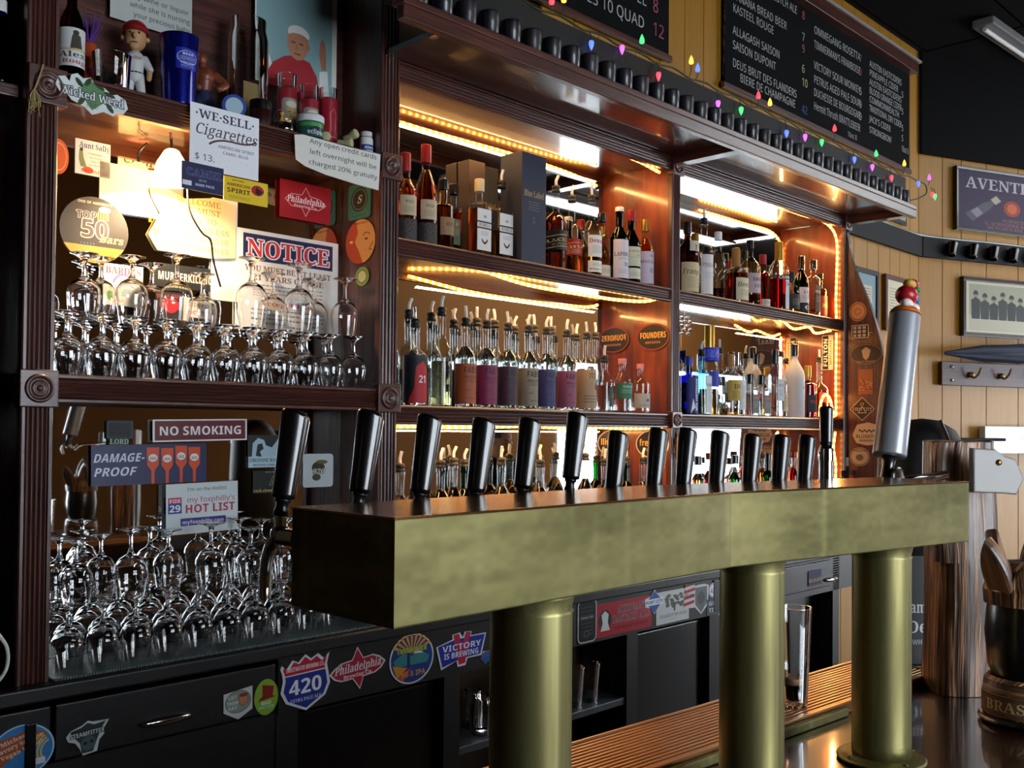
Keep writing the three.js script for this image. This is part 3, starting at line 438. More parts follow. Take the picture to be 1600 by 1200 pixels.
// --- lower shelf, middle bay: flavoured vodkas
{ const y = 1.6592, g = 'bottles on the shelf above the taps', F = (bg, ink, l, px, k) => shelf(px, -0.06, y, Bs({ liquid: 'clear', fill: 1.05, group: g, k, labels: [[flav(bg, ink), 0.012, 0.15, 4.6]] }), l);
  shelf(648, -0.052, y, Bs({ group: g, h: 0.262, r: 0.04, sh: 0.16, top: 'pourer', metal: 1, labels: [[art(256, 180, (c, w, h) => { fillBg(c, w, h, '#11141f'); poly(c, [[w * 0.2, h], [w * 0.33, h * 0.7], [w * 0.36, h * 0.25], [w * 0.5, h * 0.12], [w * 0.62, h * 0.3], [w * 0.66, h * 0.7], [w * 0.8, h]], '#b3141c'); tx(c, '21', w * 0.5, h * 0.5, 40, '#d8d8dc'); fillBg(c, w, 12, '#20273a'); }), 0.01, 0.165, 4.4]] }), 'squat clear bottle with a black and red label beside the fluted post');
  shelf(689, -0.06, y, Bs({ group: g, h: 0.31, sh: 0.16, liquid: 'pale', fill: 0.95, k: 0, labels: [[lab('#2d2a20', [['UV', 30, 30, '#a09c80'], ['VODKA', 70, 18, '#a09c80']]), 0.03, 0.14, 1.3, 0.8]] }), 'tall clear vodka bottle with a narrow dark olive label');
  F('#a14d26', '#3a1a0c', 'clear pourer bottle with a burnt orange label', 727, 1); F('#7e1f48', '#3a0c20', 'clear pourer bottle with a magenta label', 760, 0); F('#3c2030', '#1c0c16', 'clear pourer bottle with a dark plum label', 793, 1); F('#8a7d68', '#2c2419', 'clear pourer bottle with a taupe label', 825, 0); F('#3b3766', '#15132c', 'clear pourer bottle with a violet blue label', 853, 2); F('#8c4660', '#33121f', 'clear pourer bottle with a dusty pink label', 885, 0);
  shelf(916, -0.06, y, Bs({ group: g, r: 0.039, liquid: 'pale', fill: 1, k: 1, labels: [[art(256, 170, (c, w, h) => { fillBg(c, w, h, '#a88a66'); tx(c, 'TITO', w / 2, 26, 30, '#6b3c22', ITA); ell(c, w * 0.6, 74, 24, 24, '#8e2a22', '#c9b28c', 4); lines(c, w * 0.5, 114, 120, 3, 13, '#5a3a24'); }), 0.012, 0.16, 4.6]] }), 'clear vodka bottle with a tan label and a round red emblem');
  shelf(944, -0.055, y, Bs({ group: g, h: 0.2, r: 0.036, sh: 0.115, nr: 0.014, neck: 0.16, liquid: 'clear', fill: 0.9, labels: [[lab('#3a3330', [['MB', 60, 30, '#b8b0a8']]), 0.02, 0.1, 1.4, 0.4]] }), 'short clear pourer bottle with a small dark label');
  shelf(972, -0.05, y, Bs({ group: g, h: 0.215, r: 0.04, sh: 0.12, nr: 0.014, neck: 0.17, liquid: 'clear', fill: 0.9, top: 'pink:0.022', labels: [[lab('#2d6a50', [['GREEN', 30, 24, '#a8d0b8'], ['=', 50, 5, '#9cc4ac']]), 0.055, 0.118, 3]] }), 'short swing top bottle with a green label');
  shelf(1000, -0.06, y, Bs({ group: g, h: 0.2, r: 0.041, sh: 0.12, nr: 0.012, neck: 0.155, liquid: 'clear', fill: 0.75, top: 'pink:0.02', labels: [[lab('#b9ad98', [['•', 60, 90, '#3a6f96', SER], ['=', 96, 3, '#5a5046']]), 0.02, 0.08, 3]] }), 'short clear bottle with a cream label bearing a blue mark');
  [638, 673, 708, 744, 772, 803, 834, 860, 894, 930].forEach((px, i) => shelf(px, -0.14, y, Bs({ group: g, h: [0.3, 0.3, 0.285][i % 3], liquid: i % 2 ? 'clear' : null, fill: 0.8 }), 'clear unlabelled pourer bottle in the back row above the taps'));
}
// --- upper shelf, middle bay: whiskies
{ const y = 2.1872, g = 'whiskey bottles on the upper shelf';
  { const x0 = onZ(812, 330, -0.03).x; stood.push({ y, x0, x1: x0 + 0.13, z0: -0.13, z1: -0.02 }); const b = thing('gift_box', 'tall dark blue whiskey gift box with gold lettering', 'box', null, [x0 + 0.065, y, -0.075]); mesh('carton', uvCell(rbox(-0.065, 0.065, 0, 0.4, -0.055, 0.055, 0.003), art(256, 512, (c, w, h) => { fillBg(c, w, h, '#232a3d'); tx(c, '♜', w * 0.5, 140, 40, '#a8884a'); tx(c, 'Blue Label', w * 0.5, 190, 40, '#b09050', SER, w * 0.8); lines(c, w * 0.5, 226, 110, 4, 12, '#7c7258'); ell(c, w * 0.5, 310, 12, 14, null, '#8c8c94', 2); }), true), atlases[atlases.length - 1].paper, b);
    stood.push({ y, x0: x0 - 0.15, x1: x0 - 0.07, z0: -0.198, z1: -0.136 }); const b2 = thing('gift_box', 'brown whiskey gift box half hidden behind the blue one', 'box', null, [x0 - 0.11, y, -0.167]); mesh('carton', rbox(-0.04, 0.04, 0, 0.36, -0.03, 0.03, 0.003), std({ color: 0x3a2a20, roughness: 0.6 }), b2); }
  const rib = lab('#15110f', [['=', 8, 16, '#5c5650']], 128, 128), crm = lab('#b6a486', [['WILD', 40, 26, '#5c4a34'], ['=', 70, 6, '#7c6a50']]);
  for (const [px, l, h] of [[632, 'amber whiskey bottle with a cream label tucked against the post', 0.29], [664, 'tall amber whiskey bottle with a ribbed black foot and cream label', 0.335]]) shelf(px, -0.05, y, Bs({ group: g, h, r: 0.039, sh: 0.15, liquid: 'dark', fill: 1.3, top: 'red:0.06', labels: [[rib, 0.004, 0.075, 6.2], [crm, 0.085, 0.15, 1.6, -0.3]] }), l);
  shelf(692, -0.08, y, Bs({ group: g, h: 0.24, sh: 0.15, liquid: 'whiskey', fill: 1.3, top: 'black', labels: [[lab('#8c6c4a', [['RYE', 50, 36, '#3c2614']]), 0.05, 0.11, 2]] }), 'dark amber whiskey bottle with a brown label');
  for (const [px, l] of [[708, 'red amber flat whiskey bottle with a small green label']]) shelf(px, -0.135, y, Bs({ group: g, h: 0.25, r: 0.034, sh: 0.17, sq: 1, flat: 0.6, liquid: 'red', fill: 0.95, top: 'black', labels: [[lab('#4a5c48', [['JA', 30, 30, '#b8b49c'], ['=', 60, 6, '#a8a48c']], 96, 160), 0.04, 0.13, 0.9]] }), l);
  const irish = art(160, 220, (c, w, h) => { fillBg(c, w, h, '#d9d6d2'); c.fillStyle = '#2a2420'; c.fillRect(0, 66, w, 8); c.fillRect(0, 98, w, 8); tx(c, 'BUSHMILLS', w / 2, 86, 22, '#2a2420', SER, w * 0.8); tx(c, '1608', w / 2, 40, 18, '#444'); lines(c, w / 2, 120, 90, 3, 8, '#777'); c.beginPath(); c.lineWidth = 12; c.strokeStyle = '#4a2418'; c.arc(w / 2, 140, 40, 0.5, 2.6); c.stroke(); });
  shelf(748, -0.05, y, Bs({ group: g, h: 0.27, r: 0.042, sh: 0.175, sq: 1, flat: 0.75, liquid: 'whiskey', fill: 0.95, top: 'cream:0.045', labels: [[irish, 0.02, 0.165, 1.5]] }), 'amber whiskey bottle with an arched white label and a cream cap');
  shelf(787, -0.05, y, Bs({ group: g, h: 0.265, r: 0.042, sh: 0.175, sq: 1, flat: 0.75, liquid: 'amber', fill: 0.6, k: 0, labels: [[irish, 0.02, 0.165, 1.5]] }), 'amber whiskey bottle with an arched white label and a pourer');
  const slant = (bg, s, ink) => art(160, 128, (c, w, h) => { fillBg(c, w, h, bg); c.save(); c.translate(w / 2, h / 2); c.rotate(-0.28); c.fillStyle = '#b89a58'; c.fillRect(-200, -38, 400, 5); c.fillRect(-200, 32, 400, 5); tx(c, s, 0, -6, 26, ink, SER, 140); lines(c, 0, 14, 100, 2, 8, ink); c.restore(); });
  shelf(868, -0.05, y, Bs({ group: g, h: 0.3, r: 0.04, sh: 0.185, sq: 1, flat: 1, liquid: 'dark', fill: 1.2, labels: [[slant('#14100e', 'BLACK LABEL', '#c9b070'), 0.075, 0.15, 6]] }), 'square whiskey bottle with a slanted black and gold label', 0.4);
  shelf(893, -0.1, y, Bs({ group: g, h: 0.29, r: 0.038, sh: 0.175, sq: 1, flat: 1, liquid: 'orange', fill: 0.45, labels: [[slant('#a02018', 'RED LABEL', '#e0c890'), 0.075, 0.14, 6]] }), 'square whiskey bottle with a slanted red label', 0.3);
  shelf(918, -0.045, y, Bs({ group: g, h: 0.3, r: 0.04, sh: 0.175, liquid: 'orange', fill: 0.5, k: 1, labels: [[lab('#e2ded6', [["Dewar's", 34, 36, '#8c1c1c', SER], ['=', 60, 7, '#8c8478']]), 0.075, 0.16, 2.4], [lab('#e8e0d0', [['=', 20, 4, '#6c6458'], ['White Label', 70, 24, '#5c5040', ITA]], 128, 96), 0.015, 0.06, 2.4]] }), 'scotch bottle with a white label, red lettering and little amber left');
  shelf(940, -0.1, y, Bs({ group: g, h: 0.27, r: 0.036, liquid: 'pale', fill: 0.4, top: 'black', labels: [[lab('#cfc4b0', [['=', 30, 6, '#6c6458']], 96, 96), 0.015, 0.06, 2.4]] }), 'pale scotch bottle behind the white label bottle');
  const malt = (bg, rows) => lab(bg, rows, 160, 220);
  shelf(960, -0.05, y, Bs({ group: g, h: 0.3, sh: 0.17, glass: 'green', top: 'white:0.018', labels: [[malt('#cfc8d2', [['♠', 30, 24, '#333'], ['LAPHROAIG', 84, 30, '#3a342c', SER], ['=', 104, 2, '#777'], ['10', 140, 30, '#5a5248'], ['=', 170, 4, '#888']]), 0.012, 0.168, 3.2]] }), 'green malt whisky bottle with a long white label');
  shelf(986, -0.06, y, Bs({ group: g, h: 0.3, r: 0.038, sh: 0.155, glass: 'dkgreen', top: 'red:0.045', labels: [[malt('#c9c6a8', [['GLENLIVET', 50, 28, '#6a4c28', SER], ['12', 96, 26, '#6a4c28'], ['=', 116, 2, '#777']]), 0.07, 0.15, 3.2], [lab('#d0cdb6', [['=', 30, 5, '#777']], 128, 80), 0.018, 0.062, 3.2]] }), 'dark green malt whisky bottle with a cream label');
  shelf(1008, -0.085, y, Bs({ group: g, h: 0.285, sh: 0.15, liquid: 'orange', fill: 1.1, top: 'gold:0.05', labels: [[malt('#bdb4c8', [['THE', 30, 18, '#555'], ['MACALLAN', 70, 26, '#55506a', SER], ['12', 130, 36, '#4c4860']]), 0.014, 0.15, 3.2]] }), 'amber malt whisky bottle with a lilac label numbered twelve');
}
// --- upper shelf, right bay: liqueurs
{ const y = 2.1872, g = 'liqueur bottles on the upper right shelf', N = (px, z, o, l) => shelf(px, z, y, Bs({ group: g, ...o }), l);
  N(1074, -0.05, { h: 0.32, r: 0.05, sh: 0.17, glass: 'brown', top: 'black:0.05', labels: [[lab('#cbb88e', [['Frangelico', 40, 30, '#6a5430', ITA], ['=', 64, 7, '#8c7a54']]), 0.01, 0.14, 3], [lab('#c4b8a4', [['F', 40, 40, '#6a5430']], 64, 64), 0.19, 0.235, 1.5]] }, 'brown hazelnut liqueur bottle with a cream label by the middle post');
  N(1100, -0.045, { h: 0.335, r: 0.04, sh: 0.2, top: 'pourer', liquid: 'clear', fill: 0.7, labels: [[lab('#d9d4d4', [['PINNACLE', 60, 34, '#8c4a50', SANR], ['=', 100, 5, '#aaa']], 160, 220), 0.012, 0.19, 2.6]] }, 'tall clear vodka bottle with a pale label');
  N(1122, -0.12, { h: 0.33, r: 0.038, liquid: 'plum', fill: 0.4, top: 'white:0.04' }, 'clear liqueur bottle in the back row with a white cap');
  N(1144, -0.05, { h: 0.255, r: 0.058, sh: 0.15, nr: 0.016, liquid: 'dark', fill: 0.96, top: 'cork:0.08', labels: [[lab('#d2c6a4', [['Heering', 40, 36, '#5a4a30', ITA], ['=', 70, 5, '#8c7c58']]), 0.015, 0.12, 2]] }, 'wide dark red cherry liqueur bottle with a cork neck');
  N(1172, -0.05, { h: 0.315, r: 0.05, sh: 0.17, liquid: 'plum', fill: 0.3, top: 'black:0.04', labels: [[lab('#b9a2a6', [['SWEET', 40, 30, '#4a3438', SAN], ['LUCY', 80, 30, '#4a3438', SAN]]), 0.06, 0.155, 2.6]] }, 'round shouldered clear bottle with a pinkish label');
  N(1192, -0.1, { h: 0.27, r: 0.036, liquid: 'red', fill: 1.1, top: 'red:0.05', labels: [[lab('#c9bcae', [['=', 20, 6, '#8c2c2c']], 96, 96), 0.01, 0.05, 2.4]] }, 'slim bright red aperitif bottle');
  N(1217, -0.045, { h: 0.345, r: 0.05, sh: 0.19, nr: 0.017, liquid: 'red', fill: 0.85, top: 'gold:0.09', labels: [[lab('#c9d0d8', [['CAMPARI', 22, 28, '#1c2030', SAN], ['=', 40, 8, '#8090a0']], 128, 160), 0.01, 0.155, 1.7, 0.5], [lab('#501018', [['CAMPARI', 20, 30, '#d8d4d0', SAN]], 160, 40), 0.155, 0.18, 2.6]] }, 'red bitters bottle with a silver label and a tall gold neck');
  N(1236, -0.06, { h: 0.21, r: 0.044, sh: 0.1, nr: 0.015, neck: 0.16, liquid: 'gold', fill: 0.9, top: 'black:0.05', labels: [[lab('#1e1a1a', [['=', 30, 6, '#b09a60']], 96, 96), 0.02, 0.095, 2.6]] }, 'short round golden liqueur bottle with a black label');
  N(1252, -0.05, { h: 0.3, r: 0.038, sh: 0.16, glass: 'green', top: 'silver:0.07', labels: [[lab('#cfc6cc', [['D.O.M', 40, 30, '#9c2430'], ['=', 66, 5, '#777']]), 0.06, 0.14, 2.6], [lab('#141414', [['O', 30, 40, '#ddd']], 64, 64), 0.015, 0.055, 2.6]] }, 'green liqueur bottle with a silver neck foil and a white label');
  N(1271, -0.055, { h: 0.3, r: 0.041, sh: 0.2, sq: 1, flat: 0.7, liquid: 'amber', fill: 0.2, top: 'silver:0.05', labels: [[lab('#1a1512', [['SOUTHERN', 60, 30, '#c9b48c', SER], ['=', 100, 8, '#a08c64']], 120, 240), 0.03, 0.17, 1.3]] }, 'tall clear bottle with a long black label');
  N(1291, -0.12, { h: 0.25, r: 0.036, liquid: 'orange', fill: 0.9, top: 'black:0.03', labels: [[lab('#c03a20', [['HOT', 60, 40, '#f0c060', SAN]], 96, 128), 0.02, 0.13, 2]] }, 'orange red cinnamon whisky bottle beside the end panel');
  N(1086, -0.14, { h: 0.3, liquid: 'amber', fill: 0.5, top: 'gold:0.05' }, 'amber bottle with a gold cap in the back row');
  N(1160, -0.145, { h: 0.28, liquid: 'gold', fill: 0.5, top: 'black:0.04' }, 'golden bottle with a black cap in the back row');
}
// --- lower shelf, right bay: gin, tequila, rum
{ const y = 1.6592, g = 'spirits on the lower right shelf', N = (px, z, o, l) => shelf(px, z, y, Bs({ group: g, ...o }), l);
  { stood.push({ x: onZ(1140, 645, -0.028).x + 0.0, z: -0.053, y, r: 0.026 }); const sh = thing('shot_glass', 'small etched shot glass on the lower right shelf', 'glass', null, [onZ(1140, 645, -0.028).x, y, -0.053]); mesh('tumbler', lathe([[0, 0.012], [0.019, 0.012], [0.0235, 0.058], [0.025, 0.058], [0.0215, 0], [0, 0]], 20), M.glass, sh); }
  N(1076, -0.05, { h: 0.25, r: 0.042, sh: 0.17, glass: 'navy', top: 'blue:0.04', labels: [[art(128, 200, (c, w, h) => { fillBg(c, w, h, '#14206c'); c.save(); c.translate(w / 2, h / 2); c.rotate(-1.57); tx(c, 'NEW AMSTERDAM', 0, 0, 24, '#dfe4f0', SAN, 180); c.restore(); poly(c, [[w * 0.2, h], [w * 0.3, h * 0.6], [w * 0.42, h * 0.85]], '#e8ecf4'); }), 0.008, 0.165, 2.4]] }, 'dark blue gin bottle with white sideways lettering');
  N(1096, -0.055, { h: 0.27, r: 0.047, sh: 0.175, sq: 1, flat: 0.75, glass: 'sky', liquid: 'clear', fill: 0.5, top: 'pourer', labels: [[lab('#c9cdd0', [['BOMBAY', 60, 28, '#55606c', SER], ['=', 84, 12, '#8c96a0']], 110, 240), 0.01, 0.175, 1.2, 0.35]] }, 'pale blue gin bottle with a silver arched label');
  N(1112, -0.06, { h: 0.41, r: 0.045, sh: 0.2, nr: 0.021, neck: 0.3, glass: 'clear', liquid: 'gold', fill: 0.6, top: 'gold:0.11', labels: [[lab('#1c2ca8', [['♦', 50, 60, '#d8c060']], 96, 96), 0.13, 0.2, 2], [lab('#2434c0', [['=', 20, 8, '#9ca8f0']], 96, 96), 0.25, 0.31, 5]] }, 'tall tequila bottle with a cobalt blue and gold neck');
  N(1140, -0.05, { h: 0.285, r: 0.05, sh: 0.18, nr: 0.017, liquid: 'gold', fill: 0.2, top: 'cork:0.06', labels: [[lab('#b8952c', [['1800', 40, 40, '#2c2410', SER], ['=', 70, 7, '#5a4814']]), 0.07, 0.165, 2.3]] }, 'clear tequila bottle with a gold foil label and cork neck');
  N(1152, -0.095, { h: 0.3, r: 0.04, sh: 0.19, liquid: 'clear', fill: 0.6, top: 'silver:0.06', labels: [[lab('#d4d8d8', [['=', 30, 10, '#8c9494']], 96, 160), 0.03, 0.17, 1.6]] }, 'clear bottle with a silver oval label in the second row');
  for (const [px, l] of [[1163, 'squat square tequila bottle with a round black stopper'], [1181, 'squat square tequila bottle beside its twin with a grey label']]) N(px, -0.05, { h: 0.2, r: 0.045, sh: 0.125, nr: 0.016, neck: 0.165, sq: 1, flat: 0.8, liquid: 'clear', fill: 0.9, top: 'black:0.045', labels: [[lab('#55504c', [['PATRON', 24, 26, '#b06850', SER], ['=', 50, 6, '#8c8480']], 128, 128), 0.015, 0.105, 1.3]] }, l);
  N(1205, -0.05, { h: 0.33, r: 0.043, sh: 0.2, sq: 1, flat: 0.85, liquid: 'clear', fill: 0.6, top: 'black:0.07', labels: [[lab('#b4b8bc', [['KETEL', 60, 32, '#4a5058', SER], ['=', 100, 8, '#7c8288']], 128, 200), 0.08, 0.19, 1.4]] }, 'tall square clear vodka bottle with a pale grey label');
  N(1219, -0.1, { h: 0.31, r: 0.038, liquid: 'amber', fill: 0.3, top: 'pourer', labels: [[lab('#c9b48c', [['=', 20, 8, '#7c6844']], 96, 96), 0.03, 0.12, 2]] }, 'clear bottle with a beige label and pourer near the end panel');
  N(1241, -0.05, { h: 0.37, r: 0.052, sh: 0.2, nr: 0.016, neck: 0.3, glass: 'frost', top: 'black:0.06', labels: [[lab('#c8ccd2', [['>', 60, 50, '#2c3444', SAN]], 128, 160), 0.09, 0.19, 1.4]] }, 'tall frosted white vodka bottle with a black cap');
  N(1262, -0.08, { h: 0.27, r: 0.045, sh: 0.17, liquid: 'red', fill: 1.1, top: 'gold:0.06', labels: [[lab('#1e1a22', [['RUM', 50, 30, '#b03040', SAN]], 96, 128), 0.03, 0.12, 2.2]] }, 'red spirit bottle with a dark label');
  N(1280, -0.1, { h: 0.305, r: 0.047, sh: 0.15, nr: 0.015, neck: 0.2, liquid: 'orange', fill: 1.0, top: 'pourer', labels: [[lab('#b04a38', [['CASA', 40, 34, '#f0b080', SER]], 128, 128), 0.085, 0.14, 2.2]] }, 'amber orange spirit bottle with a pourer under the rope arch');
  N(1130, -0.145, { h: 0.3, liquid: 'pale', fill: 0.4, top: 'pourer' }, 'clear pourer bottle in the back row behind the gold label');
  N(1176, -0.145, { h: 0.31, liquid: 'clear', fill: 0.5, top: 'black:0.05' }, 'clear black capped bottle in the back row behind the square twins');
}
// --- low step behind the taps
{ const y = 1.1602, g = 'bottles on the low step behind the taps', L = ['clear', 'amber', 'red', 'clear', 'green', 'whiskey'], P = [624, 650, 688, 708, 716, 782, 790, 842, 848, 914, 940, 978, 995, 1090, 1108, 1140, 1148, 1190, 1200, 1232, 1240];
  P.forEach((px, i) => { const z = i % 2 ? -0.12 : -0.055, big = px < 1050; shelf(px, z, y, Bs({ group: g, name: 'well_bottle', h: big ? rr(0.285, 0.31) : rr(0.29, 0.33), r: big ? 0.037 : 0.03, sh: big ? 0.17 : 0.2, nr: 0.0145, liquid: L[i % 6], fill: 1.25, top: big ? 'pourer' : ['black:0.03', 'black:0.04', 'red:0.03'][i % 3], glass: i % 7 === 4 ? 'green' : 'clear' }), big ? 'well bottle with a pourer standing behind the tap handles' : 'capped mixer bottle standing behind the farther tap handles'); });
}

// ---------- signs, cards and stickers in the glass cabinet ----------
const MP = zPlane(MIR + 0.0015), FP = zPlane(0.014), SP = xPlane(P2[0] + 0.0035);
const spatter = (c, w, h, n, ink) => { c.fillStyle = ink; for (let i = 0; i < n; i++) c.fillRect(hash(i, 1, 9) * w, hash(i, 2, 9) * h, 2, 2); };
printed('paper_sign', 'white handwritten cigarette price card hung on the upper rail', 'sign', [296, 172, 404, 272], FP, art(256, 256, (c, w, h) => { fillBg(c, w, h, '#e6e8ee'); spatter(c, w, h, 60, '#b8bcc8'); tx(c, '·WE·SELL·', w / 2, 38, 46, '#23263c', SER, w * 0.86); tx(c, 'Cigarettes', w / 2 + 4, 96, 58, '#2a1c24', 'italic SZpx serif', w * 0.9); c.strokeStyle = '#4a2024'; c.lineWidth = 7; c.beginPath(); c.moveTo(70, 150); c.quadraticCurveTo(100, 118, 170, 122); c.quadraticCurveTo(220, 122, 240, 104); c.stroke(); tx(c, 'AMERICAN SPIRIT', 170, 150, 17, '#50303c', SANR); tx(c, 'CAMEL BLUE', 168, 172, 17, '#50303c', SANR); tx(c, '$ 13.⁰⁰', 70, 206, 34, '#4c4450', SANR); }));
printed('cigarette_card', 'navy cigarette pack card pinned under the price card', 'sign', [283, 257, 349, 300], zPlane(0.019), art(192, 128, (c, w, h) => { fillBg(c, w, h, '#22264f'); txo(c, 'CAMEL', w * 0.55, 44, 46, '#22264f', '#7a84b8', 3, SER); tx(c, 'BLUE', w * 0.5, 76, 14, '#a8aed0'); tx(c, 'HARD PACK', w * 0.55, 98, 16, '#d0d4e8'); c.fillStyle = '#d8dae6'; c.fillRect(6, 86, 40, 22); }), { gloss: 1 });
printed('cigarette_card', 'yellow cigarette pack card with a red round emblem', 'sign', [349, 281, 418, 318], zPlane(0.017), art(192, 128, (c, w, h) => { fillBg(c, w, h, '#e8c61c'); tx(c, 'NATURAL', 62, 16, 12, '#6a3a10'); tx(c, 'AMERICAN', 64, 40, 22, '#5a1c10', SAN, 100); tx(c, 'SPIRIT', 64, 70, 34, '#5a1c10', SAN, 100); lines(c, 70, 98, 90, 2, 9, '#8a6a14'); ell(c, 146, 48, 30, 30, '#b81c1c', '#f0e0a0', 3); poly(c, [[140, 30], [170, 50], [150, 74], [136, 60]], '#2a1010'); }), { gloss: 1 });
printed('paper_sign', 'torn white paper notice about open cards taped to the upper rail', 'sign', [459, 224, 594, 283], zPlane(0.017), art(320, 192, (c, w, h) => { fillBg(c, w, h, '#d6d4cc'); tx(c, 'Any open credit cards', w * 0.56, 22, 32, '#26262a', SANR, w * 0.78); tx(c, 'left overnight will be', w * 0.56, 74, 32, '#26262a', SANR, w * 0.78); tx(c, 'charged 20% gratuity', w * 0.56, 126, 32, '#26262a', SANR, w * 0.8); }), { shape: [[0.02, 0.32], [0.12, 0.2], [0.35, 0.1], [0.7, 0.03], [0.98, 0], [1, 1], [0.6, 0.98], [0.1, 1], [0, 0.94]] });
const blob = (n, f) => Array.from({ length: n }, (_, i) => { const a = i / n * Math.PI * 2, k = f(a); return [0.5 + 0.5 * k * Math.cos(a), 0.5 + 0.5 * k * Math.sin(a)]; });
printed('sticker', 'white edged green leaf sticker with gothic lettering on the upper rail', 'sticker', [86, 121, 200, 178], zPlane(0.017), art(256, 170, (c, w, h) => { fillBg(c, w, h, '#dfe6e6'); poly(c, [[w * 0.36, 40], [w * 0.5, 20], [w * 0.64, 44], [w * 0.7, 90], [w * 0.5, 150], [w * 0.34, 90]], '#5f8a5a'); for (const [x, y, a] of [[80, 40, 1], [110, 28, 2], [150, 34, 0.6], [186, 60, 0.3], [90, 120, 2], [190, 120, 1]]) { c.save(); c.translate(x, y); c.rotate(a); ell(c, 0, 0, 22, 9, '#234020'); c.restore(); } txo(c, 'Wicked Weed', w / 2, h * 0.52, 50, '#e8eef0', '#1c2622', 8, SER, w * 0.88); lines(c, w * 0.5, 118, 40, 3, 9, '#1f3a1c'); }), { gloss: 1, shape: [[0, 0.55], [0.03, 0.78], [0.12, 0.84], [0.18, 0.72], [0.2, 0.92], [0.28, 1], [0.36, 0.9], [0.46, 0.98], [0.52, 0.84], [0.66, 0.8], [0.76, 0.66], [0.84, 0.72], [0.96, 0.62], [1, 0.4], [0.94, 0.22], [0.84, 0.2], [0.8, 0.08], [0.66, 0.14], [0.55, 0.02], [0.5, -0.02], [0.4, 0.14], [0.22, 0.24], [0.17, 0.34], [0.06, 0.38]], rot: -0.03 });
// on the upper mirror
printed('coaster', 'round black and gold fiftieth place award coaster behind the glasses', 'coaster', [92, 308, 200, 411], MP, art(256, 256, (c, w, h) => { fillBg(c, w, h, '#1c1414'); c.fillStyle = '#b07c28'; c.fillRect(0, 190, w, 80); tx(c, 'ONE OF AMERICA\'S', w / 2, 24, 14, '#c9b898'); txo(c, 'TOP', w * 0.38, 74, 40, '#2c2222', '#a8a0a0', 4); txo(c, '50', w * 0.5, 126, 96, '#3c2c26', '#d8c8b0', 6); tx(c, 'bars', w * 0.74, 158, 40, '#e0b060', ITA); c.fillStyle = '#c9963c'; for (let i = 0; i < 5; i++) c.fillRect(138 + i * 9, 54, 5, 34); ell(c, 164, 46, 22, 12, '#e8e0d0'); tx(c, '• • • • •', w * 0.4, 182, 18, '#3c6ca8'); }), { shape: 'round', t: 0.003 });
printed('paper_card', 'white beer list card with blue title and a seated figure', 'sign', [117, 221, 172, 275], MP, art(192, 192, (c, w, h) => { fillBg(c, w, h, '#dbe2e0'); tx(c, 'Aunt Sally', w / 2 + 8, 30, 42, '#1d3f7c', SER, w * 0.86); lines(c, w * 0.62, 70, 96, 1, 8); tx(c, 'A Unique', w * 0.6, 72, 13, '#555', SANR); tx(c, 'Dry-Hopped', w * 0.6, 92, 13, '#555', SANR); tx(c, 'Sweet Tart', w * 0.6, 112, 13, '#555', SANR); tx(c, 'Sour Mash Ale', w * 0.6, 132, 13, '#555', SANR); poly(c, [[22, 60], [40, 56], [46, 100], [64, 150], [30, 150], [20, 110]], '#7a8a60'); ell(c, 34, 56, 9, 10, '#3a281c'); ell(c, 70, 164, 30, 18, '#c8552c'); tx(c, 'LAGUNITAS', w * 0.55, 170, 24, '#9c2420', SER, w * 0.8); }), { gloss: 1 });
printed('coaster', 'bright orange round coaster half hidden behind the left post', 'coaster', [74, 217, 107, 272], MP, art(96, 96, (c, w, h) => { fillBg(c, w, h, '#c9581c'); ell(c, w / 2, h / 2, 36, 36, null, '#e8a060', 3); }), { shape: 'round', t: 0.003 });
printed('paper_sheet', 'large blank white sheet behind the glowing lamp', 'paper', [155, 262, 262, 336], MP, art(64, 64, (c, w, h) => fillBg(c, w, h, '#e6ddc8')), {});
printed('paper_sign', 'curled cream parchment notice about legal guardians behind the lamp', 'sign', [232, 303, 368, 400], zPlane(MIR + 0.008), art(256, 200, (c, w, h) => { fillBg(c, w, h, '#e3cf9c'); for (const [s, y] of [['WELCOME', 24], ['YOU MUST', 52], ['BE 21 TO', 82], ['ENTER UNLESS', 112], ['ACCOMPANIED BY', 142], ['LEGAL GUARDIAN', 172]]) tx(c, s, w * 0.56, y, 25, '#7a6436', SERR, w * 0.72); ell(c, 20, 110, 16, 40, '#b98c40'); }), { shape: [[0.0, 0.25], [0.06, 0.1], [0.1, 0.02], [0.7, 0], [1, 0.06], [1, 0.94], [0.75, 1], [0.4, 0.9], [0.2, 1], [0, 0.98], [0.02, 0.85], [0.12, 0.6]] });
printed('paper_sheet', 'blank white sheet between the parchment and the notice', 'paper', [330, 312, 370, 470], zPlane(MIR + 0.004), art(64, 64, (c, w, h) => fillBg(c, w, h, '#ece6da')));
printed('notice_sign', 'large white age notice sign with a navy and red heading', 'sign', [368, 368, 527, 520], zPlane(MIR + 0.006), art(320, 320, (c, w, h) => { fillBg(c, w, h, '#e4e2e0'); c.fillStyle = '#1f2750'; c.fillRect(20, 14, w - 40, 84); txo(c, 'NOTICE', w / 2, 58, 74, '#c22a30', '#eceaf0', 8, SER, 260); tx(c, 'YOU MUST BE AT LEAST', w / 2, 122, 25, '#6a4a34', SER, 270); tx(c, '21 YEARS OF AGE', w / 2, 150, 25, '#6a4a34', SER, 240); lines(c, w / 2, 172, 220, 3, 12, '#8c7a70'); tx(c, 'Accepted I.D.', w / 2, 226, 26, '#b03038', SER); lines(c, w / 2, 250, 230, 4, 14, '#7080a0'); }), { gloss: 1, t: 0.003 });
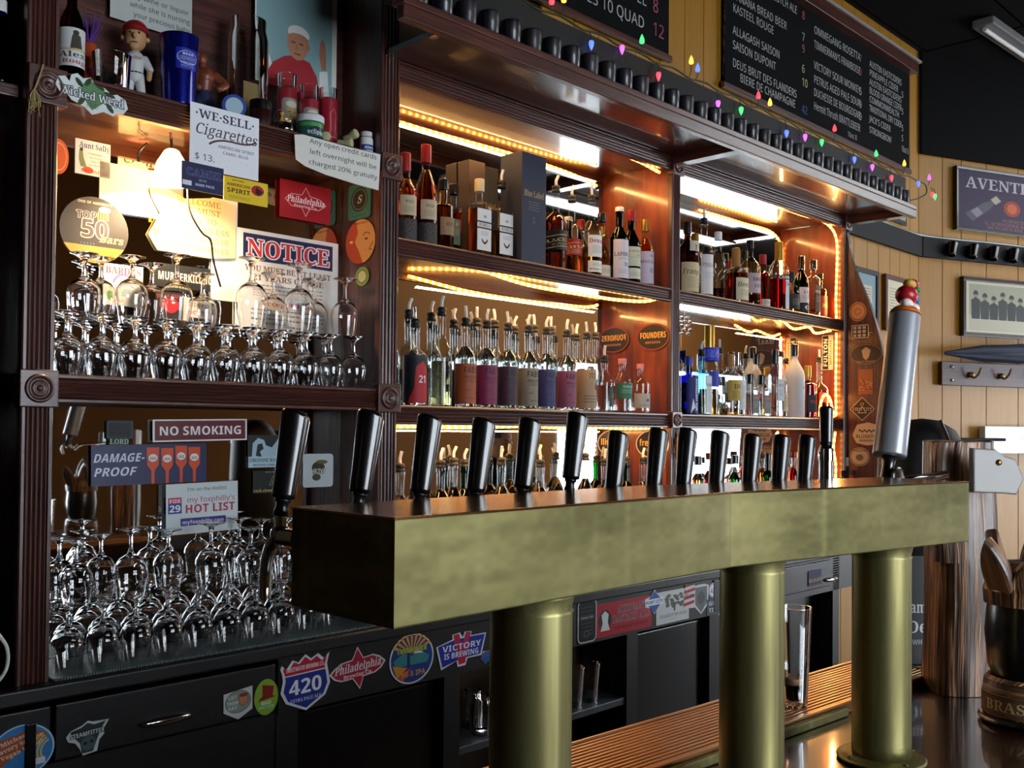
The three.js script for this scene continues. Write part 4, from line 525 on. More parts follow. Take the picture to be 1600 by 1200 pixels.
printed('tin_sign', 'red brewery tin plate with a white star outline on the mirror', 'sign', [437, 287, 516, 345], zPlane(MIR + 0.012), art(256, 192, (c, w, h) => { fillBg(c, w, h, '#a01724'); const P = [[0.1, 0.5], [0.22, 0.34], [0.42, 0.33], [0.5, 0.12], [0.58, 0.33], [0.76, 0.36], [0.9, 0.5], [0.76, 0.66], [0.58, 0.66], [0.5, 0.88], [0.42, 0.66], [0.22, 0.66]].map(([x, y]) => [x * w, y * h]); poly(c, P, null, '#e0c0c0', 3); tx(c, 'Philadelphia', w / 2, h * 0.47, 44, '#eee0e0', ITA, w * 0.74); tx(c, 'Brewing Co.', w / 2, h * 0.62, 20, '#e6caca', SER); }), { gloss: 1, t: 0.002 });
printed('coaster', 'teal square coaster with a dark round seal on the cabinet side', 'coaster', [545, 287, 580, 342], SP, art(128, 144, (c, w, h) => { fillBg(c, w, h, '#2b6a68'); ell(c, w / 2, h * 0.45, 46, 48, '#16181a'); ell(c, w / 2, h * 0.45, 38, 40, null, '#b8b0a8', 2); tx(c, 'S', w / 2, h * 0.45, 44, '#c8c0b0', ITA); lines(c, w / 2, 128, 80, 1, 8, '#123'); }), { shape: 'soft', t: 0.002 });
printed('coaster', 'oval orange and cream coaster with two half faces', 'coaster', [541, 343, 587, 412], SP, art(160, 200, (c, w, h) => { fillBg(c, w, h, '#d9a262'); poly(c, [[0, 0], [w * 0.35, 0], [w * 0.42, 60], [w * 0.32, 100], [w * 0.45, 140], [w * 0.6, 200], [0, 200]], '#b8451c'); c.strokeStyle = '#7a3a18'; c.lineWidth = 4; c.beginPath(); c.arc(w * 0.7, 84, 20, 3.6, 5.9); c.stroke(); c.beginPath(); c.moveTo(w * 0.92, 110); c.lineTo(w * 0.8, 140); c.lineTo(w * 0.9, 146); c.stroke(); ell(c, w * 0.7, 92, 8, 5, '#5c2c14'); ell(c, w * 0.2, 96, 10, 6, '#f0c890'); tx(c, 'TWO FACE', w * 0.5, 16, 15, '#6a3416'); }), { shape: 'round', t: 0.002 });
printed('coaster', 'small green round beer mat on the cabinet side', 'coaster', [556, 417, 577, 447], SP, art(96, 96, (c, w, h) => { fillBg(c, w, h, '#7c9c5c'); ell(c, 48, 48, 30, 30, '#c8d0a0', '#3c5c2c', 4); }), { shape: 'round', t: 0.002 });
printed('sticker', 'square cream beer sticker with a purple arched name behind the glasses', 'sticker', [161, 414, 223, 478], MP, art(160, 160, (c, w, h) => { fillBg(c, w, h, '#cfcabf'); tx(c, 'BARDUS', w / 2, 26, 36, '#6c2c4c', SER, w * 0.9); c.lineWidth = 8; c.strokeStyle = '#7a64a0'; c.beginPath(); c.arc(w / 2, 80, 40, 3.3, 6.1); c.stroke(); poly(c, [[60, 120], [80, 80], [110, 84], [100, 126]], '#8a9496'); ell(c, 30, 120, 14, 22, '#5c8a4c'); ell(c, 136, 118, 12, 24, '#7ca04c'); tx(c, 'Ale', 60, 140, 18, '#b04050', ITA); }));
printed('sticker', 'black bumper sticker with tall white capitals behind the glasses', 'sticker', [240, 416, 342, 452], MP, art(256, 96, (c, w, h) => { fillBg(c, w, h, '#0d0c0d'); tx(c, 'MURDERKILL 100', w / 2, h / 2 + 2, 46, '#d8c8b0', SAN, w * 0.88); }));
printed('sticker', 'black sticker with a red glossy mouth shape behind the glasses', 'sticker', [243, 453, 286, 492], MP, art(128, 128, (c, w, h) => { fillBg(c, w, h, '#17100f'); txo(c, 'DUX CUX', w / 2, 28, 32, '#b02c2c', '#2a0808', 4, SAN, w * 0.9); ell(c, w * 0.5, 78, 46, 34, '#c01420'); ell(c, w * 0.62, 64, 10, 6, '#f0d8d8'); }));
printed('sticker', 'small white sticker reading two typewritten words', 'sticker', [288, 465, 331, 497], MP, art(128, 96, (c, w, h) => { fillBg(c, w, h, '#d6d0c8'); tx(c, 'sleep', w / 2, 32, 34, '#2a2826', MONO); tx(c, 'never', w / 2, 68, 34, '#8c3030', MONO); }));
// on the lower mirror
const LPz = zPlane(MIR + 0.006);
printed('no_smoking_sign', 'dark red no smoking sign with a white border', 'sign', [238, 655, 385, 689], zPlane(MIR + 0.012), art(320, 96, (c, w, h) => { fillBg(c, w, h, '#eef0f0'); c.fillStyle = '#63131c'; c.fillRect(7, 7, w - 14, h - 14); tx(c, 'NO SMOKING', w / 2, h / 2 + 2, 52, '#eef0f0', SAN, w * 0.88); }), { gloss: 1, t: 0.003, rot: 0.02 });
printed('banner_card', 'navy card with white slogan and four orange paddles', 'sign', [142, 694, 322, 756], zPlane(MIR + 0.008), art(400, 160, (c, w, h) => { fillBg(c, w, h, '#1a2352'); tx(c, 'DAMAGE-', 90, 52, 46, '#d6dcec', 'italic bold SZpx sans-serif', 170); tx(c, 'PROOF', 76, 106, 46, '#d6dcec', 'italic bold SZpx sans-serif', 140); [[206, 14], [256, 18], [306, 10], [354, 16]].forEach(([x, y]) => { poly(c, [[x - 22, y], [x + 22, y], [x + 20, y + 70], [x + 6, y + 92], [x + 5, 160], [x - 5, 160], [x - 6, y + 92], [x - 20, y + 70]], '#d84a1e'); ell(c, x, y + 42, 17, 17, '#e8e4e0', '#8c3a2a', 2); tx(c, 'ISZ', x, y + 43, 15, '#8c2c1c', SAN, 26); }); }), { gloss: 1, t: 0.002, rot: 0.015 });
printed('contest_card', 'white hot list award card with red and blue lettering', 'sign', [259, 754, 371, 832], zPlane(MIR + 0.012), art(256, 192, (c, w, h) => { fillBg(c, w, h, '#cfdadc'); tx(c, 'I\'m on the Hotlist', w * 0.56, 24, 18, '#3c4450', SANR); c.fillStyle = '#c23a58'; c.fillRect(8, 52, 46, 22); tx(c, 'FOX', 31, 64, 20, '#f0e8f0'); c.fillStyle = '#2c3c8c'; c.fillRect(8, 74, 46, 38); tx(c, '29', 31, 94, 36, '#f0f0f4'); tx(c, "my foxphilly's", 158, 64, 28, '#b04870', SANR, 180); tx(c, 'HOT LIST', 154, 98, 42, '#b83048', SAN, 180); c.fillStyle = '#2c3a8c'; c.fillRect(50, 132, 160, 28); tx(c, 'myfoxphilly.com', 130, 146, 20, '#f0d8e0', SAN, 150); }), { gloss: 1, t: 0.002, rot: 0.02 });
printed('decal', 'pale blue decal of a bear facing a lion on the lower mirror', 'sticker', [387, 680, 446, 731], LPz, art(192, 160, (c, w, h) => { fillBg(c, w, h, '#1a2026'); poly(c, [[20, 110], [24, 40], [50, 14], [80, 24], [90, 50], [120, 60], [150, 20], [180, 30], [186, 110]], '#a9c6d4'); poly(c, [[40, 100], [48, 46], [70, 40], [78, 66], [60, 80], [70, 106]], '#1c242c'); c.fillStyle = '#b4cfdc'; c.fillRect(4, 104, 184, 52); tx(c, 'FIRESTONE WALKER', w / 2, 122, 24, '#1c2a36', SER, 176); tx(c, 'BREWING COMPANY', w / 2, 144, 13, '#1c2a36', SER, 150); }), {});
printed('decal', 'black sticker with angular green band lettering below the bear decal', 'sticker', [395, 735, 448, 770], LPz, art(160, 112, (c, w, h) => { fillBg(c, w, h, '#141614'); tx(c, 'MONSTER', w / 2, 10, 10, '#8c9c8c'); txo(c, 'ᏌƐ/7', w / 2, 52, 56, '#1c2420', '#6fa07c', 5, SAN, 140); tx(c, 'rock.cheerful.com', w / 2, 98, 18, '#c0b060', SAN, 150); }), {});
printed('playing_card_sticker', 'white card with a gold rose and number behind the first tap', 'sticker', [473, 709, 520, 761], LPz, art(144, 160, (c, w, h) => { fillBg(c, w, h, '#cad2d6'); ell(c, 72, 66, 30, 28, '#3c3a22'); ell(c, 88, 40, 28, 10, '#6a6430'); ell(c, 64, 112, 20, 16, '#4c4a2c'); txo(c, '920', 72, 84, 34, '#e8e8e4', '#2c2a1c', 4, ITA); }), { shape: 'soft' });
printed('decal', 'dark rounded decal with faint lettering high on the lower mirror', 'sticker', [166, 657, 208, 686], LPz, art(128, 96, (c, w, h) => { fillBg(c, w, h, '#20262a'); c.strokeStyle = '#4c565c'; c.lineWidth = 3; c.strokeRect(8, 8, w - 16, h - 16); tx(c, 'you are', w / 2, 36, 20, '#0c0e10'); tx(c, 'beautiful', w / 2, 62, 20, '#0c0e10'); }), { shape: 'soft' });
printed('decal', 'pale green lettering decal just above the navy card', 'sticker', [170, 684, 202, 695], zPlane(MIR + 0.008), art(96, 32, (c, w, h) => { fillBg(c, w, h, '#1c2420'); tx(c, 'LORD', w / 2, h / 2 + 1, 30, '#a8c4ac', SER); }), {});

// ---------- stickers on the counter front ----------
const CF = zPlane(0.0165), AF = zPlane(0.0125);
printed('sticker', 'large round blue and orange ale sticker on the left drawer', 'sticker', [-18, 1132, 85, 1215], CF, art(256, 256, (c, w, h) => { fillBg(c, w, h, '#2f6fb4'); ell(c, w / 2, h / 2, 122, 122, '#3a86cc', '#cfe0ee', 6); poly(c, [[10, 150], [40, 60], [170, 30], [230, 70], [150, 110], [40, 190]], '#b85a28'); c.save(); c.translate(118, 96); c.rotate(-0.32); tx(c, 'Michael\'s', 0, -34, 28, '#f0e8e0', SER); tx(c, 'Savory Session', 0, -4, 28, '#f0e8e0', SER, 190); tx(c, 'Vegan Wheat', 0, 28, 28, '#f0e8e0', SER, 170); c.restore(); c.strokeStyle = '#e0c060'; c.lineWidth = 8; for (let i = 0; i < 4; i++) { c.beginPath(); c.arc(260, 150, 60 + i * 14, 2.4, 4.2); c.stroke(); } c.fillStyle = '#e0e4ec'; c.fillRect(178, 176, 40, 30); }), { shape: 'round', gloss: 1 });
{ const p = onZ(50, 1165, 0.03); solo('bottle_opener', 'black bottle opener hanging over the round blue sticker', 'opener', T(rbox(-0.012, 0.012, -0.11, 0.05, 0, 0.006, 0.003), p.x, p.y, 0.0185), M.black); }
printed('sticker', 'white winged skull sticker with slanted capitals on the drawer', 'sticker', [103, 1126, 172, 1178], CF, art(200, 180, (c, w, h) => { fillBg(c, w, h, '#cdd6d6'); poly(c, [[20, 40], [70, 30], [100, 12], [130, 28], [184, 22], [160, 60], [140, 110], [120, 168], [70, 168], [62, 110], [34, 70]], '#2c3c44'); ell(c, 100, 120, 34, 40, '#4c6068'); ell(c, 86, 118, 8, 9, '#10181c'); ell(c, 116, 114, 8, 9, '#10181c'); txo(c, 'STEAMFITTERS', 104, 66, 32, '#dfe6e4', '#1c2a30', 6, SAN, 170); }), { gloss: 1, shape: [[0, 0.66], [0.05, 0.5], [0.2, 0.42], [0.3, 0.2], [0.36, 0], [0.68, 0.03], [0.74, 0.35], [0.86, 0.5], [0.85, 0.66], [0.98, 0.9], [0.8, 0.92], [0.62, 0.94], [0.5, 1], [0.36, 0.9], [0.1, 0.8]], rot: 0.05 });
printed('sticker', 'white home plate shaped sticker with a grinning red haired head', 'sticker', [349, 1076, 394, 1124], CF, art(144, 176, (c, w, h) => { fillBg(c, w, h, '#d4d8d6'); ell(c, 72, 74, 62, 62, '#8f9c94', '#4c5854', 3); tx(c, 'LET', 44, 46, 26, '#dfe6e0', SAN); tx(c, 'THEM', 46, 78, 26, '#dfe6e0', SAN, 58); tx(c, 'EAT', 46, 106, 26, '#dfe6e0', SAN); ell(c, 98, 70, 24, 30, '#c8886c', '#5a2c20', 2); ell(c, 98, 42, 22, 10, '#8c3420'); }), { gloss: 1, shape: [[0, 0.3], [0.5, 0], [1, 0.25], [1, 1], [0, 0.9]], rot: 0.02 });
printed('sticker', 'lime green oval sticker with a red top hat', 'sticker', [397, 1061, 434, 1117], CF, art(128, 176, (c, w, h) => { fillBg(c, w, h, '#8fb43c'); poly(c, [[42, 26], [104, 40], [98, 86], [116, 92], [20, 104], [44, 80]], '#8c2418'); tx(c, 'MAD', 64, 116, 24, '#e0f0e0', SAN); tx(c, 'HATTER', 64, 136, 22, '#a0e0d0', SAN, 90); }), { shape: 'round', gloss: 1 });
const shield = [[0, 0.82], [0.03, 0.88], [0.12, 0.8], [0.24, 0.94], [0.36, 0.88], [0.5, 1], [0.62, 0.9], [0.76, 0.97], [0.88, 0.86], [1, 0.95], [0.94, 0.76], [0.97, 0.6], [1, 0.4], [0.9, 0.2], [0.5, 0], [0.1, 0.2], [0, 0.4], [0.05, 0.6], [0.03, 0.74]];
printed('sticker', 'red and blue highway shield sticker numbered four twenty', 'sticker', [438, 1022, 515, 1110], AF, art(256, 288, (c, w, h) => { const S = shield.map(([x, y]) => [x * w, (1 - y) * h]); fillBg(c, w, h, '#dfe2ea'); const I = shield.map(([x, y]) => [w / 2 + (x - 0.5) * w * 0.88, h / 2 - (y - 0.5) * h * 0.9]); poly(c, I, '#22328c'); c.save(); c.beginPath(); I.forEach(([x, y], i) => i ? c.lineTo(x, y) : c.moveTo(x, y)); c.clip(); c.fillStyle = '#bb2434'; c.fillRect(0, 0, w, 92); c.fillStyle = '#dfe2ea'; c.fillRect(0, 92, w, 6); c.restore(); tx(c, 'SWEETWATER BREWING CO.', w / 2, 66, 30, '#f0e8ea', SAN, 196); tx(c, '420', w / 2, 160, 104, '#eceef4', SAN, 170); tx(c, 'EXTRA PALE ALE', w / 2, 226, 24, '#e0e4f0', SER, 160); }), { gloss: 1, shape: shield, rot: 0.03 });
const star = [[0, 0.5], [0.1, 0.62], [0.22, 0.7], [0.4, 0.72], [0.5, 1], [0.6, 0.72], [0.78, 0.74], [0.9, 0.66], [1, 0.52], [0.92, 0.38], [0.8, 0.3], [0.6, 0.28], [0.52, 0], [0.4, 0.28], [0.2, 0.28], [0.08, 0.36]];
printed('sticker', 'red star shaped brewery sticker with white script on the counter front', 'sticker', [514, 1010, 602, 1078], AF, art(256, 176, (c, w, h) => { fillBg(c, w, h, '#e6dcdc'); poly(c, star.map(([x, y]) => [w / 2 + (x - 0.5) * w * 0.92, h / 2 - (y - 0.5) * h * 0.88]), '#b3213a'); txo(c, 'Philadelphia', w / 2, h * 0.46, 46, '#f4ecee', '#8c1428', 5, ITA, w * 0.82); tx(c, 'Brewing Co.', w / 2, h * 0.64, 22, '#f4ecee', SER); tx(c, '✶', w / 2, h * 0.18, 20, '#f0e0e4'); }), { gloss: 1, shape: star, rot: 0.05 });
printed('sticker', 'round desert sunset sticker with orange rays and blue mountains', 'sticker', [608, 990, 677, 1068], AF, art(224, 224, (c, w, h) => { fillBg(c, w, h, '#e6e6e6'); ell(c, 112, 112, 104, 104, '#23408c'); for (let i = 0; i < 9; i++) { const a = 3.5 + i * 0.28; poly(c, [[112, 90], [112 + 100 * Math.cos(a), 90 + 92 * Math.sin(a)], [112 + 100 * Math.cos(a + 0.15), 90 + 92 * Math.sin(a + 0.15)]], '#e8a02c'); } poly(c, [[20, 112], [70, 80], [112, 100], [140, 70], [200, 110], [190, 140], [30, 140]], '#3c8c8c'); poly(c, [[120, 90], [142, 70], [170, 94]], '#e8ecec'); poly(c, [[16, 130], [90, 150], [40, 190]], '#e0902c'); poly(c, [[40, 186], [110, 150], [70, 206]], '#c85a2c'); txo(c, 'TANNHOUSER', 112, 72, 30, '#e8e04c', '#1c5c3c', 4, SER, 150); c.fillStyle = '#1c2c6c'; c.fillRect(88, 90, 14, 60); tx(c, 'HI-5 IPA', 120, 178, 34, '#f0a03c', SAN, 120); }), { shape: 'round', gloss: 1 });
printed('sticker', 'blue banner sticker crossed by a red letter vee', 'sticker', [681, 988, 759, 1042], AF, art(288, 224, (c, w, h) => { fillBg(c, w, h, '#dfe2ea'); poly(c, [[10, 70], [100, 44], [190, 38], [278, 40], [252, 166], [140, 172], [36, 206]], '#2530a0'); poly(c, [[96, 10], [128, 6], [146, 90], [166, 4], [196, 8], [164, 206], [128, 210]], '#c02a48'); txo(c, 'VICTORY', 146, 92, 54, '#f0f0f6', '#2530a0', 3, SAN, 220); txo(c, 'IS BREWING', 144, 142, 50, '#f0f0f6', '#2530a0', 3, SAN, 200); }), { gloss: 1, shape: [[0, 0.7], [0.32, 0.84], [0.31, 0.97], [0.46, 1], [0.52, 0.86], [0.56, 1], [0.7, 0.98], [0.68, 0.86], [1, 0.86], [0.9, 0.22], [0.62, 0.22], [0.58, 0.03], [0.42, 0.02], [0.4, 0.2], [0.1, 0.03]] });
printed('sticker', 'blue and red sunglasses shaped sticker beside the column', 'sticker', [750, 1012, 790, 1034], AF, art(128, 80, (c, w, h) => { fillBg(c, w, h, '#c8d0dc'); ell(c, 34, 44, 30, 30, '#2a66b0', '#b03040', 4); ell(c, 94, 44, 30, 30, '#2a66b0', '#b03040', 4); }), { gloss: 1, shape: [[0, 0.4], [0.1, 0.9], [0.4, 0.85], [0.5, 1], [0.6, 0.85], [0.9, 0.9], [1, 0.4], [0.8, 0], [0.6, 0.2], [0.5, 0.5], [0.4, 0.2], [0.2, 0]] });
printed('sticker', 'black dog tag shaped sticker with a white border', 'sticker', [902, 937, 932, 1004], AF, art(128, 224, (c, w, h) => { fillBg(c, w, h, '#15181a'); c.strokeStyle = '#cfd4d4'; c.lineWidth = 6; c.beginPath(); c.roundRect(5, 5, w - 10, h - 10, 26); c.stroke(); for (let i = 0; i < 8; i++) lines(c, w / 2, 40 + i * 20, 80, 1, 12, '#5c6468'); tx(c, 'BREWED HERE', w / 2, 92, 15, '#b8c0c0', SAN, 84); ell(c, 60, 178, 16, 16, null, '#7c8488', 3); }), { shape: 'soft', gloss: 1 });
printed('sticker', 'long red sticker with a pale portrait and black capitals', 'sticker', [932, 937, 1018, 988], AF, art(288, 144, (c, w, h) => { fillBg(c, w, h, '#b51c30'); ell(c, 42, 74, 30, 44, '#1c2c34'); poly(c, [[24, 50], [42, 34], [60, 50], [56, 84], [66, 118], [20, 118], [30, 84]], '#dfe6e6'); txo(c, 'ARROGANT', 180, 38, 40, '#181014', '#e0b8bc', 3, SER, 150); txo(c, 'BASTARD ALE', 178, 78, 40, '#181014', '#e0b8bc', 3, SER, 196); tx(c, 'YOU\'RE NOT WORTHY', 178, 116, 18, '#3c0c14', SAN, 180); }), { gloss: 1 });
printed('sticker', 'blue and white diamond brewery sticker on the counter front', 'sticker', [1007, 921, 1037, 960], zPlane(0.0145), art(128, 144, (c, w, h) => { fillBg(c, w, h, '#dfe6ec'); poly(c, [[64, 8], [118, 72], [64, 136], [10, 72]], '#2a5ca8'); c.fillStyle = '#e8eef4'; c.fillRect(4, 54, 120, 36); tx(c, 'PORT CITY', 64, 72, 25, '#1c3c7c', SAN, 112); }), { gloss: 1, shape: [[0.5, 0], [0.7, 0.28], [0.94, 0.34], [1, 0.66], [0.7, 0.74], [0.5, 1], [0.3, 0.74], [0, 0.66], [0.04, 0.34], [0.3, 0.28]] });
printed('sticker', 'white square sticker with a grey tree on the counter front', 'sticker', [1025, 922, 1076, 972], AF, art(160, 176, (c, w, h) => { fillBg(c, w, h, '#cfd4d4'); for (let i = 0; i < 40; i++) ell(c, 88 + (hash(i, 3, 4) - 0.5) * 80, 56 + (hash(i, 4, 4) - 0.5) * 70, 9, 7, '#5c5c4c'); c.fillStyle = '#4c4a3c'; c.fillRect(84, 70, 8, 44); tx(c, 'HARDYWOOD', w / 2 + 4, 134, 26, '#4c5050', SERR, 130); tx(c, '• • • •', w / 2, 156, 14, '#666'); }), { gloss: 1 });
printed('sticker', 'torn red and white striped sticker on the counter front', 'sticker', [1069, 914, 1085, 950], zPlane(0.0145), art(96, 128, (c, w, h) => { fillBg(c, w, h, '#d4d2d2'); for (let i = 0; i < 4; i++) poly(c, [[0, i * 34], [w, i * 34 - 20], [w, i * 34 - 4], [0, i * 34 + 16]], '#b02c38'); tx(c, 'BLUES', w / 2, 60, 26, '#2c2428', ITA); }), { rot: -0.1 });
printed('sticker', 'grey badge sticker with a dark portrait on the counter front', 'sticker', [1083, 913, 1107, 960], AF, art(112, 160, (c, w, h) => { fillBg(c, w, h, '#ccd2d4'); poly(c, [[14, 14], [98, 14], [98, 100], [56, 148], [14, 100]], '#596166'); ell(c, 56, 70, 26, 34, '#363c40'); }), { gloss: 1, shape: [[0.5, 0], [0.95, 0.3], [1, 0.94], [0.7, 1], [0.3, 1], [0, 0.94], [0.05, 0.3]] });
printed('sticker', 'small round white sticker with a red number', 'sticker', [1107, 910, 1123, 934], AF, art(96, 96, (c, w, h) => { fillBg(c, w, h, '#dfe2ec'); ell(c, 48, 48, 42, 42, null, '#3c4ca0', 4); tx(c, '420', 48, 50, 40, '#b83040', SAN); }), { shape: 'round', gloss: 1 });
printed('sticker', 'dark sticker with white stacked letters beside the middle column', 'sticker', [1104, 934, 1130, 960], zPlane(0.0128), art(112, 112, (c, w, h) => { fillBg(c, w, h, '#4c565e'); tx(c, 'GEEK', w / 2, 34, 36, '#d4dade', SAN, 100); tx(c, 'TIME', w / 2, 78, 36, '#d4dade', SAN, 100); }), {});
printed('sticker', 'navy sticker with gold capitals on the far drawer', 'sticker', [1263, 891, 1283, 914], zPlane(0.0185), art(96, 96, (c, w, h) => { fillBg(c, w, h, '#1d2450'); tx(c, '▲', w / 2, 20, 24, '#c86a2c'); tx(c, 'ALLAGASH', w / 2, 62, 30, '#d89a3c', SER, 90); }), {});

// ---------- beer taps along the tower ----------
{ const hGeo = (() => { const g = lathe([[0, 0], [0.0112, 0], [0.012, 0.004], [0.0126, 0.03], [0.0145, 0.074], [0.0148, 0.082], [0.0138, 0.0855], [0, 0.0865]], 20); const p = g.attributes.position; for (let i = 0; i < p.count; i++) if (p.getY(i) > 0.07) p.setY(i, p.getY(i) - p.getX(i) * 0.25); g.computeVertexNormals(); return g; })();
  const ferr = lathe([[0, 0], [0.0075, 0], [0.0075, 0.006], [0.0062, 0.008], [0.0062, 0.013], [0.0082, 0.015], [0.0082, 0.018], [0, 0.018]], 18);
  const body = merged([T(cyl(0.006, 0.006, 0.03, 14), 0, -0.028, 0), T(new THREE.CylinderGeometry(0.009, 0.009, 0.034, 14).rotateX(Math.PI / 2), 0, -0.02, 0.014), tube([[0, -0.02, -0.004], [0, -0.032, -0.018], [0, -0.055, -0.026], [0, -0.085, -0.027]], 0.0062, 14, 10), ball(0.0105, 1, 1, 1, 12).translate(0, -0.018, 0)]);
  const zAt = (x) => x < 1.1 ? 1.615 - 0.013 * (x - 0.536) / 0.564 : 1.602 + 0.095 * (x - 1.1) / 0.56;
  const label = 'black tapered beer tap handle on a chrome faucet behind the brass tower';
  let proto;
  const T0 = [[463, 645, 452], [580, 645], [672, 652], [757, 657], [829, 657], [903, 648], [967, 677], [1030, 672], [1075, 672], [1126, 676], [1177, 681], [1222, 682], [1262, 683]];
  T0.forEach(([px, py], i) => {
    let z = 1.58, q = onZ(px, py, z); for (let k = 0; k < 4; k++) { z = zAt(q.x) - 0.039; q = onZ(px, py, z); }
    const lean = 0.16, L = 0.1045, base = q.y - L * Math.cos(lean);
    if (!proto) { proto = thing('beer_tap', label, 'beer tap', 'black beer taps on the tower', [0, 0, 0]); const hd = new THREE.Group(); hd.name = 'lever'; proto.add(hd); hd.rotation.z = -lean; const h = mesh('handle', hGeo, M.black, hd); h.position.y = 0.018; mesh('ferrule', ferr, std({ color: 0x3a3c3c, roughness: 0.3, metalness: 0.9 }), hd); mesh('faucet', body, M.chrome, proto, 'chrome faucet'); proto.position.set(q.x - L * Math.sin(lean), base, z); }
    else copyOf(proto, [q.x - L * Math.sin(lean), base, z], 0);
  });
  // tall black and chrome tap
  { const q = onZ(1291, 635, 1.645), t = thing('beer_tap', 'tall straight black tap handle on a thick chrome shank', 'beer tap', null, [q.x, 1.475, 1.645]); const H = q.y - 1.475;
    mesh('handle', lathe([[0, 0.09], [0.0095, 0.09], [0.0105, 0.095], [0.0118, H - 0.004], [0.01, H], [0, H]], 20), M.black, t); mesh('shank', lathe([[0, 0], [0.013, 0], [0.0145, 0.01], [0.0145, 0.022], [0.012, 0.026], [0.012, 0.06], [0.0135, 0.066], [0.0125, 0.082], [0.009, 0.09], [0, 0.09]], 24), M.chrome, t); mesh('faucet', T(new THREE.CylinderGeometry(0.009, 0.009, 0.05, 14).rotateX(Math.PI / 2), 0, 0.012, 0.02), M.chrome, t); }
  // big silver-grey tap with a painted figure
  { const b = onZ(1388, 728, 1.655), tp = onZ(1414, 492, 1.655), t = thing('beer_tap', 'large silver grey cylinder tap topped by a red, white and blue figure', 'beer tap', null, [b.x, b.y, b.z]);
    const L = new THREE.Group(); L.name = 'lever'; t.add(L); L.rotation.z = -Math.atan2(tp.x - b.x, tp.y - b.y); const H = Math.hypot(tp.x - b.x, tp.y - b.y);
    mesh('neck', lathe([[0, -0.03], [0.01, -0.03], [0.012, -0.02], [0.0105, 0], [0.014, 0.02], [0, 0.02]], 18), M.black, L);
    mesh('cylinder', lathe([[0, 0.018], [0.0285, 0.018], [0.03, 0.022], [0.0285, H - 0.003], [0.027, H], [0, H]], 32), phy({ color: 0x9a9ca2, roughness: 0.35, metalness: 0.25, clearcoat: 0.7, clearcoatRoughness: 0.15 }), L, 'glossy silver grey barrel');
    const side = mesh('lettering', (() => { let gg = []; for (let k = 0; k < 13; k++) gg.push(rbox(0.0285, 0.031, 0.05 + k * 0.019, 0.05 + k * 0.019 + 0.013, -0.006, 0.006, 0.001)); return merged(gg); })(), std({ color: 0xe8e4d8, roughness: 0.4 }), L, 'row of raised white letters');
    const P = (n, g, m, x, y, z) => { const q = mesh(n, g, m, L); q.position.set(x, H + y, z); };
    const red = std({ color: 0xa81420, roughness: 0.3 }), wh = std({ color: 0xe4ddd0, roughness: 0.4 });
    P('collar', lathe([[0, 0.014], [0.02, 0.013], [0.027, 0.006], [0.0285, -0.001], [0, -0.001]], 28), std({ color: 0xc8641c, roughness: 0.4 }), 0, 0, 0);
    P('foot', ball(0.0115, 1.3, 0.8, 1), wh, -0.012, 0.018, 0.006); P('foot', ball(0.0115, 1.3, 0.8, 1), wh, 0.014, 0.018, 0.008); P('belly', ball(0.0205, 1.15, 0.95, 1), red, -0.002, 0.038, 0); P('head', ball(0.0135, 1.2, 1, 1), red, 0.016, 0.064, 0); P('shawl', ball(0.0115, 1.2, 0.8, 1), std({ color: 0xc9a23c, roughness: 0.4 }), -0.004, 0.06, 0.004); P('sleeve', ball(0.0095, 1, 1, 1), std({ color: 0x1f5fa8, roughness: 0.35 }), 0.026, 0.04, 0.004); P('leaf', ball(0.0085, 1, 0.7, 1), std({ color: 0x2f7a3c, roughness: 0.4 }), 0.01, 0.052, 0.012); P('hand', ball(0.006), wh, 0.028, 0.058, 0.006);
    mesh('faucet', merged([tube([[0, -0.028, 0], [0.02, -0.045, 0.0], [0.05, -0.03, 0.01], [0.12, -0.025, 0.02], [0.182, -0.02, 0.033]], 0.009, 20, 10), tube([[0, -0.03, 0], [-0.02, -0.025, 0], [-0.03, -0.04, 0], [-0.022, -0.065, 0]], 0.006, 16, 10), ball(0.013).translate(0, -0.03, 0)]), M.chrome, t); 
    const bad = mesh('badge', T(ball(0.022, 1.1, 0.8, 0.25, 20), -0.005, -0.018, 0.02), M.black, t); }
}

// ---------- things on the front bar ----------
{ const b = onY(1240, 1102, BAR + 0.0205), t = thing('pint_glass', 'tall slim glass with a last mouthful of dark stout', 'glass', null, [b.x, BAR + 0.0203, b.z]);
  const H = (1102 - 948) / FOC * b.clone().sub(EYE).dot(fwd);
  mesh('tumbler', lathe([[0, 0.012], [0.0215, 0.012], [0.0225, 0.016], [0.0292, H - 0.001], [0.0298, H], [0.031, H], [0.031, H - 0.002], [0.0245, 0.006], [0.0235, 0.0005], [0, 0]], 36), M.glass, t);
  mesh('stout', lathe([[0, 0.0125], [0.0212, 0.0125], [0.0222, 0.0165], [0.0232, 0.04], [0, 0.04]], 30), std({ color: 0x080303, roughness: 0.1 }), t); mesh('foam', lathe([[0.0234, 0.0402], [0.0242, 0.052], [0.0236, 0.052], [0.0229, 0.0412], [0, 0.0412], [0, 0.0402]], 30), std({ color: 0xa08468, roughness: 0.8, transparent: false }), t, 'thin tan foam'); }
